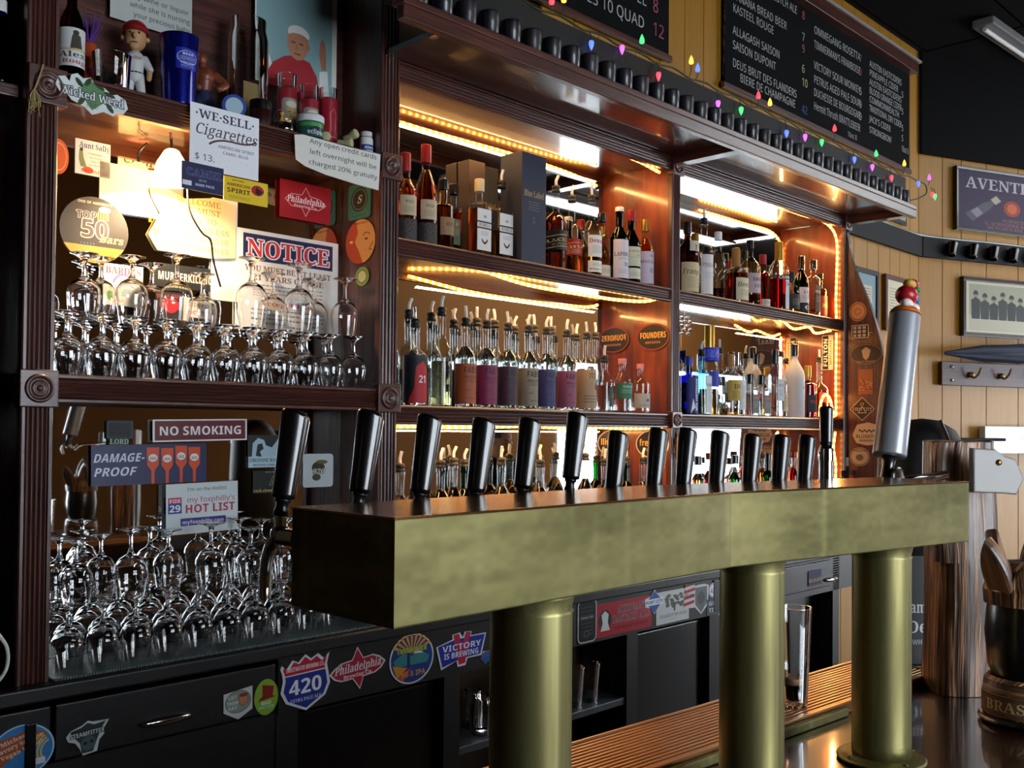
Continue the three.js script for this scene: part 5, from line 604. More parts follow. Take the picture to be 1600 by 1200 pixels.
function logGeo(w, d, h, s) { // split weathered timber with deep furrows
  const nA = 72, nY = 60, pos = [], idx = [], uv = [];
  for (let j = 0; j <= nY; j++) for (let i = 0; i <= nA; i++) { const a = i / nA * Math.PI * 2, y = j / nY, c = Math.cos(a), sn = Math.sin(a), n = 5, f = 1 / Math.pow(Math.pow(Math.abs(c), n) + Math.pow(Math.abs(sn), n), 1 / n); const ip = ((i % nA) / nA);
    const fur = 0.006 * (vn(ip * 26, y * 3, 26, 99, s) - 0.5) + 0.009 * (vn(ip * 9, y * 2.2, 9, 99, s + 1) - 0.5), bow = 0.012 * (vn(1, y * 2.5, 9, 99, s + 5) - 0.5); const k = f; const top = j === nY ? 0.012 * vn(ip * 7, 1, 7, 9, s + 8) : 0;
    pos.push((w / 2 + fur) * c * k + bow, y * h - top, (d / 2 + fur) * sn * k); uv.push(y * h * 1.5, ip * 1.6); }
  for (let j = 0; j < nY; j++) for (let i = 0; i < nA; i++) { const q = j * (nA + 1) + i; idx.push(q, q + nA + 1, q + 1, q + 1, q + nA + 1, q + nA + 2); }
  const c0 = pos.length / 3; pos.push(0, h - 0.004, 0); uv.push(0.1, 0.1); for (let i = 0; i < nA; i++) idx.push(nY * (nA + 1) + i, c0, nY * (nA + 1) + i + 1);
  const g = new THREE.BufferGeometry(); g.setAttribute('position', new THREE.Float32BufferAttribute(pos, 3)); g.setAttribute('uv', new THREE.Float32BufferAttribute(uv, 2)); g.setIndex(idx); g.computeVertexNormals(); return g;
}
{ const t = thing('timber_tap_post', 'furrowed brown timber post standing on the bar beside the tower', 'post', null, [2.062, BAR + 0.001, 1.68], -0.75);
  mesh('timber', logGeo(0.115, 0.105, 0.505, 4), M.log, t); const lobe = mesh('lobe', logGeo(0.045, 0.04, 0.24, 11), M.log, t); lobe.position.set(-0.045, 0.262, 0.045);
  const s = new THREE.Shape(); [[-0.045, -0.036], [0.012, -0.038], [0.036, -0.04], [0.05, -0.012], [0.034, 0.022], [0.012, 0.028], [-0.005, 0.04], [-0.045, 0.042]].forEach(([x, y], i) => i ? s.lineTo(x, y) : s.moveTo(x, y)); s.closePath();
  const w = onP(1552, 737, V(2.02, 0, 1.745), fwd); const pl = thing('tap_plate', 'pale cracked ceramic plate with a brass screw fixed to the timber post', 'plate', null, [w.x, w.y, w.z], -0.72);
  mesh('plate', new THREE.ExtrudeGeometry(s, { depth: 0.012, bevelEnabled: true, bevelSize: 0.003, bevelThickness: 0.003, bevelSegments: 3 }), phy({ color: 0x857e76, roughness: 0.45, clearcoat: 0.3 }), pl); const sc = mesh('screw', ball(0.006, 1, 1, 0.6, 14), std({ color: 0x8a6a34, roughness: 0.3, metalness: 0.9 }), pl); sc.position.set(0.002, 0.018, 0.0155); }
{ // dark carved font at the edge of the picture
  const c = onY(1602, 1128, BAR), x = c.x, z = c.z, t = thing('carved_font', 'black rounded beer font with a carved wooden collar and leaf shaped horns', 'beer font', null, [x, BAR + 0.001, z], -0.75);
  mesh('foot', lathe([[0, 0], [0.072, 0], [0.078, 0.006], [0.076, 0.014], [0, 0.014]], 36), M.black, t);
  const band = lathe([[0.066, 0.012], [0.07, 0.016], [0.071, 0.05], [0.067, 0.076], [0.06, 0.082], [0.06, 0.012]], 40); mesh('collar', uvm(band, 'x', 1.2), M.log, t, 'carved wooden collar with lettering');
  const A = art(512, 96, (c2, w, h) => { fillBg(c2, w, h, '#5a3a1e'); for (let i = 0; i < 60; i++) { c2.fillStyle = i % 2 ? '#4a2e16' : '#6a4626'; c2.fillRect(0, hash(i, 2, 3) * h, w, 2); } txo(c2, 'BRASSERIE', w / 2, h / 2, 66, '#b9a078', '#2a180a', 4, SER, 460); });
  const lt = new THREE.CylinderGeometry(0.0718, 0.0718, 0.036, 32, 1, true, -1.95, 3.0); mesh('lettering', uvCell(lt, A), A.paper, t).position.y = 0.036;
  mesh('body', lathe([[0.05, 0.07], [0.062, 0.1], [0.067, 0.16], [0.062, 0.215], [0.05, 0.25], [0.03, 0.27], [0, 0.275]], 36), M.black, t, 'glossy black rounded body');
  const leaf = (a, hh, r, tilt) => { const s = new THREE.Shape(); s.moveTo(-0.016, 0); s.quadraticCurveTo(-0.03, hh * 0.5, 0.004, hh); s.quadraticCurveTo(0.03, hh * 0.5, 0.018, 0); s.closePath(); const g = uvm(new THREE.ExtrudeGeometry(s, { depth: 0.008, bevelEnabled: true, bevelSize: 0.006, bevelThickness: 0.008, bevelSegments: 3 }), 'y', 1.5); const m = mesh('leaf_horn', g, M.log, t, 'carved wooden leaf'); m.position.set(Math.sin(a) * r, 0.235, Math.cos(a) * r); m.rotation.set(tilt, a, 0, 'YXZ'); };
  leaf(0.3, 0.075, 0.035, -0.5); leaf(-0.5, 0.06, 0.045, 0.35); leaf(-1.2, 0.1, 0.05, 0.45); leaf(1.1, 0.12, 0.04, 0.3); leaf(2.2, 0.11, 0.03, 0.2); leaf(-2.2, 0.1, 0.03, 0.2);
  mesh('wood_cap', uvm(lathe([[0.068, 0.21], [0.07, 0.235], [0.06, 0.262], [0.035, 0.285], [0, 0.29], [0, 0.27], [0.05, 0.25], [0.064, 0.21]], 32), 'y', 1.5), M.log, t);
}
{ const p = onY(1428, 1050, BAR), t = thing('whiskey_sign', 'black upright whiskey sign with white lettering behind the far column', 'sign', null, [p.x + 0.03, BAR + 0.001, p.z - 0.01], -0.75);
  const A = art(256, 400, (c, w, h) => { fillBg(c, w, h, '#090a0b'); tx(c, 'Tullamore', w * 0.5, 190, 58, '#b8b8b8', SER, w * 0.92); tx(c, 'Dew', w * 0.62, 262, 62, '#b8b8b8', SER); tx(c, 'IRISH WHISKEY', w * 0.5, 318, 26, '#8c8c8c', SAN, w * 0.8); });
  mesh('board', T(plate(undefined, 0.135, 0.235, 0.008, A), 0, 0.1285, 0), A.paper, t); mesh('stand', rbox(-0.07, 0.07, 0, 0.012, -0.012, 0.022, 0.003), std({ color: 0x3a3a3c, roughness: 0.5, metalness: 0.6 }), t); }
{ // dark shell beyond the taps
  const p = atD(1440, 700, 2.55), t = thing('serving_lid', 'black curved shell with a flat lip behind the timber post', 'lid', null, [p.x, BAR + 0.001, p.z], -0.4);
  const hh = p.y - BAR; mesh('shell', lathe([[0, hh + 0.075], [0.04, hh + 0.07], [0.08, hh + 0.045], [0.105, hh], [0.112, 0.3], [0.112, 0], [0, 0]], 36), M.rubber, t); mesh('lip', rbox(0.06, 0.23, hh + 0.018, hh + 0.026, -0.06, 0.06, 0.003), M.rubber, t); mesh('strut', tube([[-0.03, hh + 0.07, 0.09], [-0.02, hh, 0.115], [-0.012, hh - 0.06, 0.118]], 0.004, 10, 8), M.chrome, t); mesh('shelf_leg', rbox(0.19, 0.21, 0, hh + 0.018, -0.02, 0.02, 0.002), M.rubber, t); }

// ---------- chalkboards, canopy mugs and fairy lights ----------
{ const BZ = -0.22, chalk = (c, s, x, y, size, ink, mw) => { c.textAlign = 'left'; tx(c, s, x, y, size, ink, 'SZpx sans-serif', mw); };
  const mk = (w, h, draw) => { const cv = document.createElement('canvas'); cv.width = w; cv.height = h; const c = cv.getContext('2d'); c.textBaseline = 'middle'; fillBg(c, w, h, '#0c0d0e'); for (let i = 0; i < 900; i++) { c.fillStyle = `rgba(120,125,130,${0.03 * hash(i, 3, 3)})`; c.fillRect(hash(i, 1, 1) * w, hash(i, 2, 2) * h, 50 * hash(i, 5, 5), 4); } draw(c, w, h); const t = new THREE.CanvasTexture(cv); t.colorSpace = THREE.SRGBColorSpace; return phy({ map: t, roughness: 0.85, specularIntensity: 0.25 }); };
  const W = '#b9bcbc', board = (label, x0, x1, y0, y1, m) => { const t = thing('chalkboard', label, 'chalkboard', null, [0, 0, BZ]); const g = box(x0, x1, y0, y1, -0.012, 0), uv = g.attributes.uv; mesh('slate', g, m, t); const f = M.wood; mesh('frame_rail', uvm(rbox(x0 - 0.02, x1 + 0.02, y0 - 0.03, y0, -0.012, 0.008, 0.003), 'x'), f, t); mesh('frame_rail', uvm(rbox(x0 - 0.02, x1 + 0.02, y1, y1 + 0.075, -0.012, 0.05, 0.003), 'x'), f, t); mesh('frame_edge', rbox(x0 - 0.02, x1 + 0.06, y1 + 0.075, y1 + 0.09, -0.012, 0.058, 0.002), std({ color: 0x9a9690, roughness: 0.5 }), t); return t; };
  const b2 = onZ(1133, 60, BZ).x, b3 = onZ(1421, 200, BZ).x, b1 = onZ(1045, 60, BZ).x;
  board('long black chalkboard of chalked beer names at the right', b2, b3, 3.308, 3.93, mk(1600, 424, (c) => {
    const col1 = [['SKULLSPLITTER SCOTCH ALE', 30, '8', '#c06a60'], ['WELLS', 80], ['BANANA BREAD BEER', 112, '7', W], ['KASTEEL ROUGE', 156, '9⁵⁰', '#b8805c'], ['ALLAGASH SAISON', 232, '6', '#c9c48c'], ['SAISON DUPONT', 282, '10', '#c9c48c'], ['DEUS BRUT DES FLANDERS', 344, '', W], ['BIERE DE CHAMPAGNE', 384, '42', '#5068a8']];
    for (const [s, y, p, k] of col1) { chalk(c, s, 50 + (s.startsWith('BIERE') ? 50 : 0), y, s === 'WELLS' ? 26 : 40, W, 470); if (p) chalk(c, p, 560, y + 2, 44, k); }
    const col2 = [['OMMEGANG ROSETTA', 60, '7', '#8a5a8a'], ['TIMMERMAN\'S FRAMBOISE', 116, '9', '#a0506a'], ['VICTORY SOUR MONKEY', 196, '5⁵⁰', W], ['PETRUS AGED PALE SOUR', 250, '9', W], ['DUCHESSE DE BOURGOGNE', 300, '9', W], ['Hermit Thrush BRATTLEBEER', 352, '', W], ['16oz 8', 398, '', W]];
    for (const [s, y, p, k] of col2) { chalk(c, s, s === '16oz 8' ? 960 : 660, y, s === '16oz 8' ? 30 : 42, W, 420); if (p) chalk(c, p, 1070, y + 2, 44, k); }
    const col3 = [['AUSTIN EASTCIDERS', 60, ''], ['PINEAPPLE CIDER', 98, '5'], ['AUSTIN EASTCIDERS', 136, ''], ['BLOOD ORANGE CIDER', 172, '5'], ['COMMONWEALTH', 208, ''], ['TRADITIONAL DRY CIDER', 246, '5'], ["JACK'S CIDER", 290, '5'], ['STRONGBOW', 336, '16oz 6']];
    for (const [s, y, p] of col3) { chalk(c, s, 1170, y, 38, W, 340); if (p) chalk(c, p, 1510, y + 12, 38, W, 80); } }));
  board('long black chalkboard of Trappist beer prices above the whiskey bay', 2.2, b1, 3.308, 3.93, mk(1024, 424, (c) => { for (const [s, y, p, k] of [['ORVAL TRAPPIST', 60, '9', W], ['WESTMALLE TRIPEL', 130, '9', W], ['CHIMAY GRANDE BLUE', 210, '9', W], ["THREE PHILOSOPHERS QUADRUPEL", 290, '8', '#b85a68'], ['ROCHEFORT TRAPPISTES 10 QUAD', 362, '12', '#b0506a']]) { chalk(c, s, 130, y, 50, W, 780); chalk(c, p, 940, y, 56, k); } }));
  // row of dark mugs on the canopy
  const mug = lathe([[0, 0.006], [0.027, 0.006], [0.029, 0.068], [0.031, 0.068], [0.032, 0.064], [0.029, 0], [0, 0]], 18), mm = [phy({ color: 0x0c0c14, roughness: 0.45, clearcoat: 0.3 }), phy({ color: 0x0e0e1a, roughness: 0.4, clearcoat: 0.4 }), phy({ color: 0x140e18, roughness: 0.5, clearcoat: 0.2 })];
  for (let i = 0; i < 36; i++) { const m = solo('canopy_mug', 'dark glass mug in the row along the edge of the canopy', 'mug', mug, mm[i % 3], 'dark mugs along the canopy'); m.position.set(1.78 + i * 0.0935, 2.7655, 0.3125); m.rotation.y = rr(0, 6); }
  // fairy lights
  const wire = [], N = 60; const X0 = 1.72, X1 = 5.2; for (let i = 0; i <= N; i++) { const x = X0 + (X1 - X0) * i / N; wire.push(V(x, 2.937 + 0.006 * Math.sin(i * 1.7), 0.2815)); }
  wire.push(V(5.3, 2.937, 0.283), V(5.41, 2.935, 0.284), V(5.42, 2.9, 0.287), V(5.32, 2.85, 0.29), V(5.18, 2.81, 0.297));
  const t = thing('fairy_lights', 'string of coloured fairy lights along the top of the canopy', 'fairy lights'); mesh('wire', tube(wire, 0.0035, 260, 6), std({ color: 0x16301f, roughness: 0.5 }), t);
  const C = { r: [1, 0.05, 0.08], g: [0.05, 0.8, 0.15], b: [0.08, 0.15, 1], p: [0.65, 0.1, 1], o: [1, 0.45, 0.06] };
  const mats = Object.fromEntries(Object.entries(C).map(([k, v]) => [k, std({ color: col(...v.map((q) => q * 0.4)), emissive: col(...v), emissiveIntensity: 2.4, roughness: 0.3 })]));
  const bg = lathe([[0, 0.0], [0.008, 0.004], [0.0094, 0.012], [0.006, 0.025], [0, 0.037]], 12);
  for (const [px, py, k] of [[862, 8, 'r'], [881, 5, 'o'], [924, 68, 'b'], [972, 75, 'p'], [1003, 69, 'g'], [1029, 117, 'r'], [1080, 101, 'o'], [1090, 113, 'b'], [1122, 161, 'p'], [1158, 171, 'g'], [1185, 155, 'r'], [1203, 166, 'o'], [1229, 207, 'b'], [1258, 213, 'p'], [1284, 221, 'g'], [1304, 206, 'r'], [1335, 248, 'b'], [1363, 260, 'p'], [1369, 245, 'g'], [1393, 277, 'r'], [1413, 260, 'o'], [1435, 286, 'b'], [1452, 282, 'p'], [1457, 303, 'r'], [1461, 306, 'g']]) {
    const p = onZ(px, py, 0.292), m = mesh('bulb', bg, mats[k], t); m.position.copy(p); const yw = 2.937, dn = p.y < yw; if (dn) { m.rotation.x = Math.PI; m.position.y += 0.012; }
    const l = Math.max(0.006, Math.abs(yw - p.y)); mesh('lead', tube([[p.x, yw, 0.283], [p.x + 0.004, (yw + p.y) / 2, 0.289], [p.x, p.y + (dn ? 0.01 : -0.002), 0.291]], 0.0018, 6, 5), std({ color: 0x16301f, roughness: 0.5 }), t); }
}

// ---------- stickers on the end panels ----------
{ const WP = xPlane(5.0605), k = '#8c6a52';
  const S = (l, r, w, h, d, o) => printed('sticker', l, 'sticker', r, WP, art(w, h, d), o);
  S('round tan sticker with a ring high on the curved end panel', [1327, 472, 1354, 502], 96, 96, (c, w, h) => { fillBg(c, w, h, '#a8764c'); ell(c, 48, 48, 40, 40, null, '#5c3420', 4); ell(c, 48, 48, 16, 14, null, '#5c3420', 3); }, { shape: 'round' });
  S('barrel shaped outline sticker on the curved end panel', [1328, 505, 1364, 531], 128, 96, (c, w, h) => { fillBg(c, w, h, '#1c120e'); c.strokeStyle = '#b0a090'; c.lineWidth = 5; c.strokeRect(10, 12, 92, 72); for (let i = 0; i < 3; i++) for (let j = 0; j < 3; j++) { c.fillStyle = '#9a8a7a'; c.fillRect(18 + i * 26, 18 + j * 22, 18, 16); } ell(c, 114, 64, 10, 8, null, '#b0a090', 4); }, { shape: [[0.02, 0.5], [0.04, 0.9], [0.4, 1], [0.8, 0.9], [0.84, 0.5], [1, 0.4], [0.86, 0.2], [0.8, 0.06], [0.4, 0], [0.06, 0.1]] });
  S('oval sticker with a pale antlered figure on the curved end panel', [1328, 537, 1379, 570], 192, 128, (c, w, h) => { fillBg(c, w, h, '#22140e'); ell(c, 96, 64, 90, 58, null, '#8c7260', 3); poly(c, [[70, 40], [96, 20], [124, 40], [112, 84], [96, 100], [80, 84]], '#9c8266'); tx(c, 'FINEST BREWERY', 96, 108, 14, '#8c7260', SAN, 120); }, { shape: 'round' });
  S('faded rust coloured square sticker on the curved end panel', [1341, 577, 1364, 616], 96, 144, (c, w, h) => { fillBg(c, w, h, '#7a4426'); for (let i = 0; i < 50; i++) { c.fillStyle = i % 2 ? '#5c2c18' : '#a0683c'; c.fillRect(hash(i, 6, 1) * w, h * 0.4 + hash(i, 7, 1) * h * 0.4, 10, 7); } });
  S('diamond outline sticker on the curved end panel', [1328, 620, 1367, 658], 128, 128, (c, w, h) => { fillBg(c, w, h, '#1a110d'); poly(c, [[64, 4], [124, 64], [64, 124], [4, 64]], null, '#9a8c80', 4); tx(c, '21', 64, 38, 20, '#9a8c80'); tx(c, 'FIRST CITY', 64, 66, 24, '#9a8c80', SAN, 96); poly(c, [[44, 84], [64, 50], [84, 84]], null, '#9a8c80', 4); }, { shape: [[0.5, 0], [1, 0.5], [0.5, 1], [0, 0.5]] });
  S('tan hexagon sticker with brewery capitals on the curved end panel', [1332, 660, 1378, 696], 192, 160, (c, w, h) => { fillBg(c, w, h, '#a88f74'); for (let i = 0; i < 7; i++) ell(c, 50 + i * 15, 56 + (i % 2) * 8, 8, 7, '#3c2c20'); tx(c, 'ALLIGATOR', 98, 96, 34, '#33261c', SAN, 150); tx(c, 'BREWING', 98, 126, 22, '#33261c', SAN, 110); }, { shape: [[0, 0.45], [0.16, 0.9], [0.55, 1], [0.92, 0.86], [1, 0.45], [0.82, 0.06], [0.5, 0], [0.14, 0.1]] });
  S('round pale seal sticker low on the curved end panel', [1328, 699, 1359, 728], 96, 96, (c, w, h) => { fillBg(c, w, h, '#9c8468'); ell(c, 48, 48, 42, 42, null, '#4c3828', 4); ell(c, 48, 52, 18, 16, '#5c4838'); tx(c, 'EVANSTON', 48, 18, 14, '#3c2c20', SAN, 70); }, { shape: 'round' });
  S('small white card sticker beside the lighters', [1322, 715, 1326, 728], 48, 48, (c, w, h) => fillBg(c, w, h, '#c8bca8'));
  const CP = xPlane(P3[0] + 0.0005), DP = xPlane(P4[0] + 0.0005), oval = (s1, s2) => (c, w, h) => { fillBg(c, w, h, '#7c2c20'); ell(c, w / 2, h / 2, w * 0.45, h * 0.43, '#16100c'); txo(c, s1, w / 2, h * 0.44, 52, '#e0a040', '#3c1c08', 3, SAN, w * 0.78); tx(c, s2, w / 2, h * 0.7, 22, '#b0743c', SAN, w * 0.5); };
  printed('brewery_sign', 'oval black brewery sign with orange letters on the middle divider', 'sign', [995, 505, 1047, 548], CP, art(224, 176, oval('FOUNDERS', 'BREWING')), { shape: 'round', t: 0.003 });
  printed('brewery_sign', 'oval black sign with pale lower case letters on the low divider', 'sign', [994, 672, 1046, 716], CP, art(224, 176, (c, w, h) => { fillBg(c, w, h, '#c8b8a8'); ell(c, w / 2, h / 2, w * 0.46, h * 0.45, '#141010'); tx(c, 'free will', w / 2, h * 0.45, 56, '#d8a450', SAN, w * 0.78); tx(c, 'brewing', w / 2, h * 0.7, 22, '#c8a878', SANR); }), { shape: 'round', t: 0.003 });
  printed('brewery_sign', 'upright black and cream sign with vertical capitals on the far divider', 'sign', [1285, 524, 1302, 578], DP, art(112, 256, (c, w, h) => { fillBg(c, w, h, '#e0cdb0'); c.fillStyle = '#17110e'; c.fillRect(6, 6, 58, h - 12); c.save(); c.translate(36, h / 2); c.rotate(-Math.PI / 2); tx(c, 'FULTON', 0, 0, 54, '#e8dcc8', SAN, 210); c.restore(); c.save(); c.translate(86, h / 2); c.rotate(-Math.PI / 2); tx(c, 'NEPESAUKEE', 0, 0, 30, '#4c2c1c', SAN, 220); c.restore(); }), { t: 0.003 });
  // lighters, cards by the end post
  for (const [px, c2, l] of [[1320, 0x1d3a34, 'dark green lighter standing beside the rope light'], [1334, 0xa01818, 'red lighter standing beside the rope light']]) { const p = onZ(px, 735, 0.05), t = thing('lighter', l, 'lighter', null, [p.x, 1.262, 0.045]); mesh('body', rbox(-0.017, 0.017, 0, 0.1, -0.008, 0.008, 0.006), phy({ color: c2, roughness: 0.2, transmission: 0.3, thickness: 0 }), t); mesh('cap', rbox(-0.016, 0.016, 0.1, 0.125, -0.008, 0.008, 0.003), M.rubber, t); }
  const st = thing('till_stand', 'dark wooden stand by the end post holding lighters and cards', 'stand', null, [4.945, CNT + 0.0005, 0.02]); mesh('box', uvm(rbox(-0.1, 0.1, 0, 0.283, -0.012, 0.05, 0.004), 'x'), M.wood, st);
  const crd = thing('menu_board', 'pale pink menu board standing beyond the curved end panel', 'menu', null, [5.3, CNT + 0.001, -0.08], -1.0); mesh('card', rbox(-0.13, 0.13, 0, 0.44, -0.004, 0.004, 0.002), std({ color: 0xb89a94, roughness: 0.6 }), crd);
}

// ---------- right-hand wall ----------
{ const WP = { on: (x, y) => onP(x, y, CORNER.clone().addScaledVector(WN, 0.02), WN), ry: -WA };
  const framed = (name, label, cat, r, A, fm, bw = 0.03) => { const m = printed(name, label, cat, r, WP, A, { t: 0.008 }); m.geometry.computeBoundingBox(); const b = m.geometry.boundingBox, w = b.max.x, h = b.max.y; mesh('frame', merged([rbox(-w - bw, w + bw, h, h + bw, -0.018, 0.018, 0.004), rbox(-w - bw, w + bw, -h - bw, -h, -0.018, 0.018, 0.004), rbox(-w - bw, -w, -h, h, -0.018, 0.018, 0.004), rbox(w, w + bw, -h, h, -0.018, 0.018, 0.004)]), fm, m); return m; };
  framed('beer_mirror', 'purple framed beer mirror with white capitals and a bottle neck', 'sign', [1495, 276, 1660, 364], art(512, 320, (c, w, h) => { fillBg(c, w, h, '#2b1740'); tx(c, 'AVENTINUS', w * 0.5, 66, 84, '#b8b4bc', SER, 440); c.save(); c.translate(120, 200); c.rotate(0.85); poly(c, [[-26, 90], [-22, -20], [-10, -60], [10, -60], [22, -20], [26, 90]], '#54505c'); poly(c, [[-18, -60], [18, -60], [18, -96], [-18, -96]], '#b0a898'); poly(c, [[-20, 20], [20, 20], [22, 60], [-22, 60]], '#8a8494'); c.restore(); ell(c, w * 0.5, 186, 40, 44, '#9c3420'); ell(c, w * 0.5, 186, 24, 28, '#c8602c'); tx(c, 'SCHNEIDER', w * 0.55, 258, 24, '#8c5a50', SER); tx(c, 'G. SCHNEIDER & SOHN', w * 0.5, 280, 26, '#8c5a50', SER, 260); tx(c, 'MÜNCHEN-KELHEIM', w * 0.5, 304, 24, '#8c5a50', SER, 240); }), M.black, 0.02);
  framed('framed_photograph', 'black framed photograph of a row of old policemen in dark coats', 'picture', [1507, 446, 1680, 524], art(512, 288, (c, w, h) => { fillBg(c, w, h, '#c9c4ac'); c.fillStyle = '#9a9c84'; c.fillRect(16, 16, w - 32, h - 32); c.fillStyle = '#b8b49c'; c.fillRect(16, 190, w - 32, 80); for (let i = 0; i < 11; i++) { const x = 46 + i * 40, y = 70 + (i % 3) * 12; poly(c, [[x - 20, y + 36], [x, y + 18], [x + 20, y + 36], [x + 18, 210], [x - 18, 210]], i % 2 ? '#252a2a' : '#1d2022'); ell(c, x, y + 8, 9, 11, '#8c7c68'); poly(c, [[x - 12, y + 4], [x - 9, y - 12], [x, y - 20], [x + 9, y - 12], [x + 12, y + 4]], '#16181a'); } }), M.black, 0.028);
  printed('wall_box', 'white metal wall box with a row of small holes', 'box', [1530, 667, 1680, 708], WP, art(320, 128, (c, w, h) => { fillBg(c, w, h, '#c8d6dc'); c.strokeStyle = '#8c9ca4'; c.lineWidth = 4; c.strokeRect(3, 3, w - 6, h - 6); c.fillStyle = '#54606a'; for (let i = 0; i < 9; i++) c.fillRect(110 + i * 12, 56, 5, 5); ell(c, 200, 80, 10, 10, null, '#5c6870', 3); }), { t: 0.05, gloss: 1 });
  // coat rack and umbrella
  const p = WP.on(1468, 582), t = thing('coat_rack', 'reddish wooden coat rack with brass hooks on the yellow boards', 'coat rack', null, [p.x, p.y, p.z], -WA); mesh('board', uvm(rbox(0, 1.3, -0.085, 0.075, -0.01, 0.02, 0.004), 'x'), phy({ map: woodTex, color: 0xe0b0a0, roughness: 0.4 }), t);
  for (const x of [0.26, 0.54, 0.84]) mesh('hook', merged([tube([[x, -0.01, 0.02], [x, -0.03, 0.05], [x + 0.006, 0.0, 0.085], [x + 0.01, 0.035, 0.1]], 0.008, 20, 8), ball(0.02).translate(x, -0.01, 0.028)]), std({ color: 0xa08a5a, roughness: 0.3, metalness: 0.8 }), t); for (const [x, y] of [[0.09, 0.04], [0.09, -0.05]]) mesh('screw', ball(0.011).translate(x, y, 0.021), M.chrome, t);
  const q = WP.on(1456, 558), u = thing('umbrella', 'closed navy umbrella resting on the coat hooks', 'umbrella', null, [q.x, q.y + 0.02, q.z], -WA); { const g = lathe([[0, 0], [0.012, 0.02], [0.05, 0.35], [0.062, 0.7], [0.05, 1.0], [0.02, 1.1], [0, 1.1]], 32); const a = g.attributes.position; for (let i = 0; i < a.count; i++) { const th = Math.atan2(a.getZ(i), a.getX(i)), k = 1 + 0.16 * Math.sin(th * 8 + a.getY(i) * 4); a.setX(i, a.getX(i) * k); a.setZ(i, a.getZ(i) * k); } g.computeVertexNormals(); g.rotateZ(-Math.PI / 2 + 0.03); mesh('canopy', g, std({ color: 0x18243c, roughness: 0.7 }), u).position.z = 0.1; } mesh('handle', tube([[1.08, 0.03, 0.095], [1.25, 0.035, 0.095], [1.3, 0.06, 0.095]], 0.012, 12, 8), M.black, u);
  // pictures on the boards behind the end panel
  const BP = zPlane(WALL_Z + 0.012), fr2 = (label, r, A, c3) => { const m = printed('framed_picture', label, 'picture', r, BP, A, { t: 0.006 }); m.geometry.computeBoundingBox(); const b = m.geometry.boundingBox, w = b.max.x, h = b.max.y, bw = 0.03; mesh('frame', merged([rbox(-w - bw, w + bw, h, h + bw, -0.01, 0.016, 0.003), rbox(-w - bw, w + bw, -h - bw, -h, -0.01, 0.016, 0.003), rbox(-w - bw, -w, -h, h, -0.01, 0.016, 0.003), rbox(w, w + bw, -h, h, -0.01, 0.016, 0.003)]), std({ color: c3, roughness: 0.4 }), m); };
  fr2('blue grey print in a black frame beside the curved end panel', [1338, 428, 1367, 506], art(128, 176, (c, w, h) => { fillBg(c, w, h, '#7f9aa4'); c.fillStyle = '#c9c2a8'; c.fillRect(30, 40, 70, 60); lines(c, 64, 50, 50, 5, 9); }), 0x0c0c0e); fr2('cream document in a brown frame behind the silver tap', [1384, 440, 1416, 512], art(128, 176, (c, w, h) => { fillBg(c, w, h, '#d6ccb0'); lines(c, 64, 30, 90, 12, 11, '#8c8468'); }), 0x5a3018);
  printed('small_sign', 'small black sign with white words below the canopy corner', 'sign', [1386, 328, 1416, 348], BP, art(160, 64, (c, w, h) => { fillBg(c, w, h, '#0d0d10'); tx(c, 'Room to Rent', w / 2, h / 2, 28, '#dfe0e4', SAN, 140); }), { t: 0.004 });
}

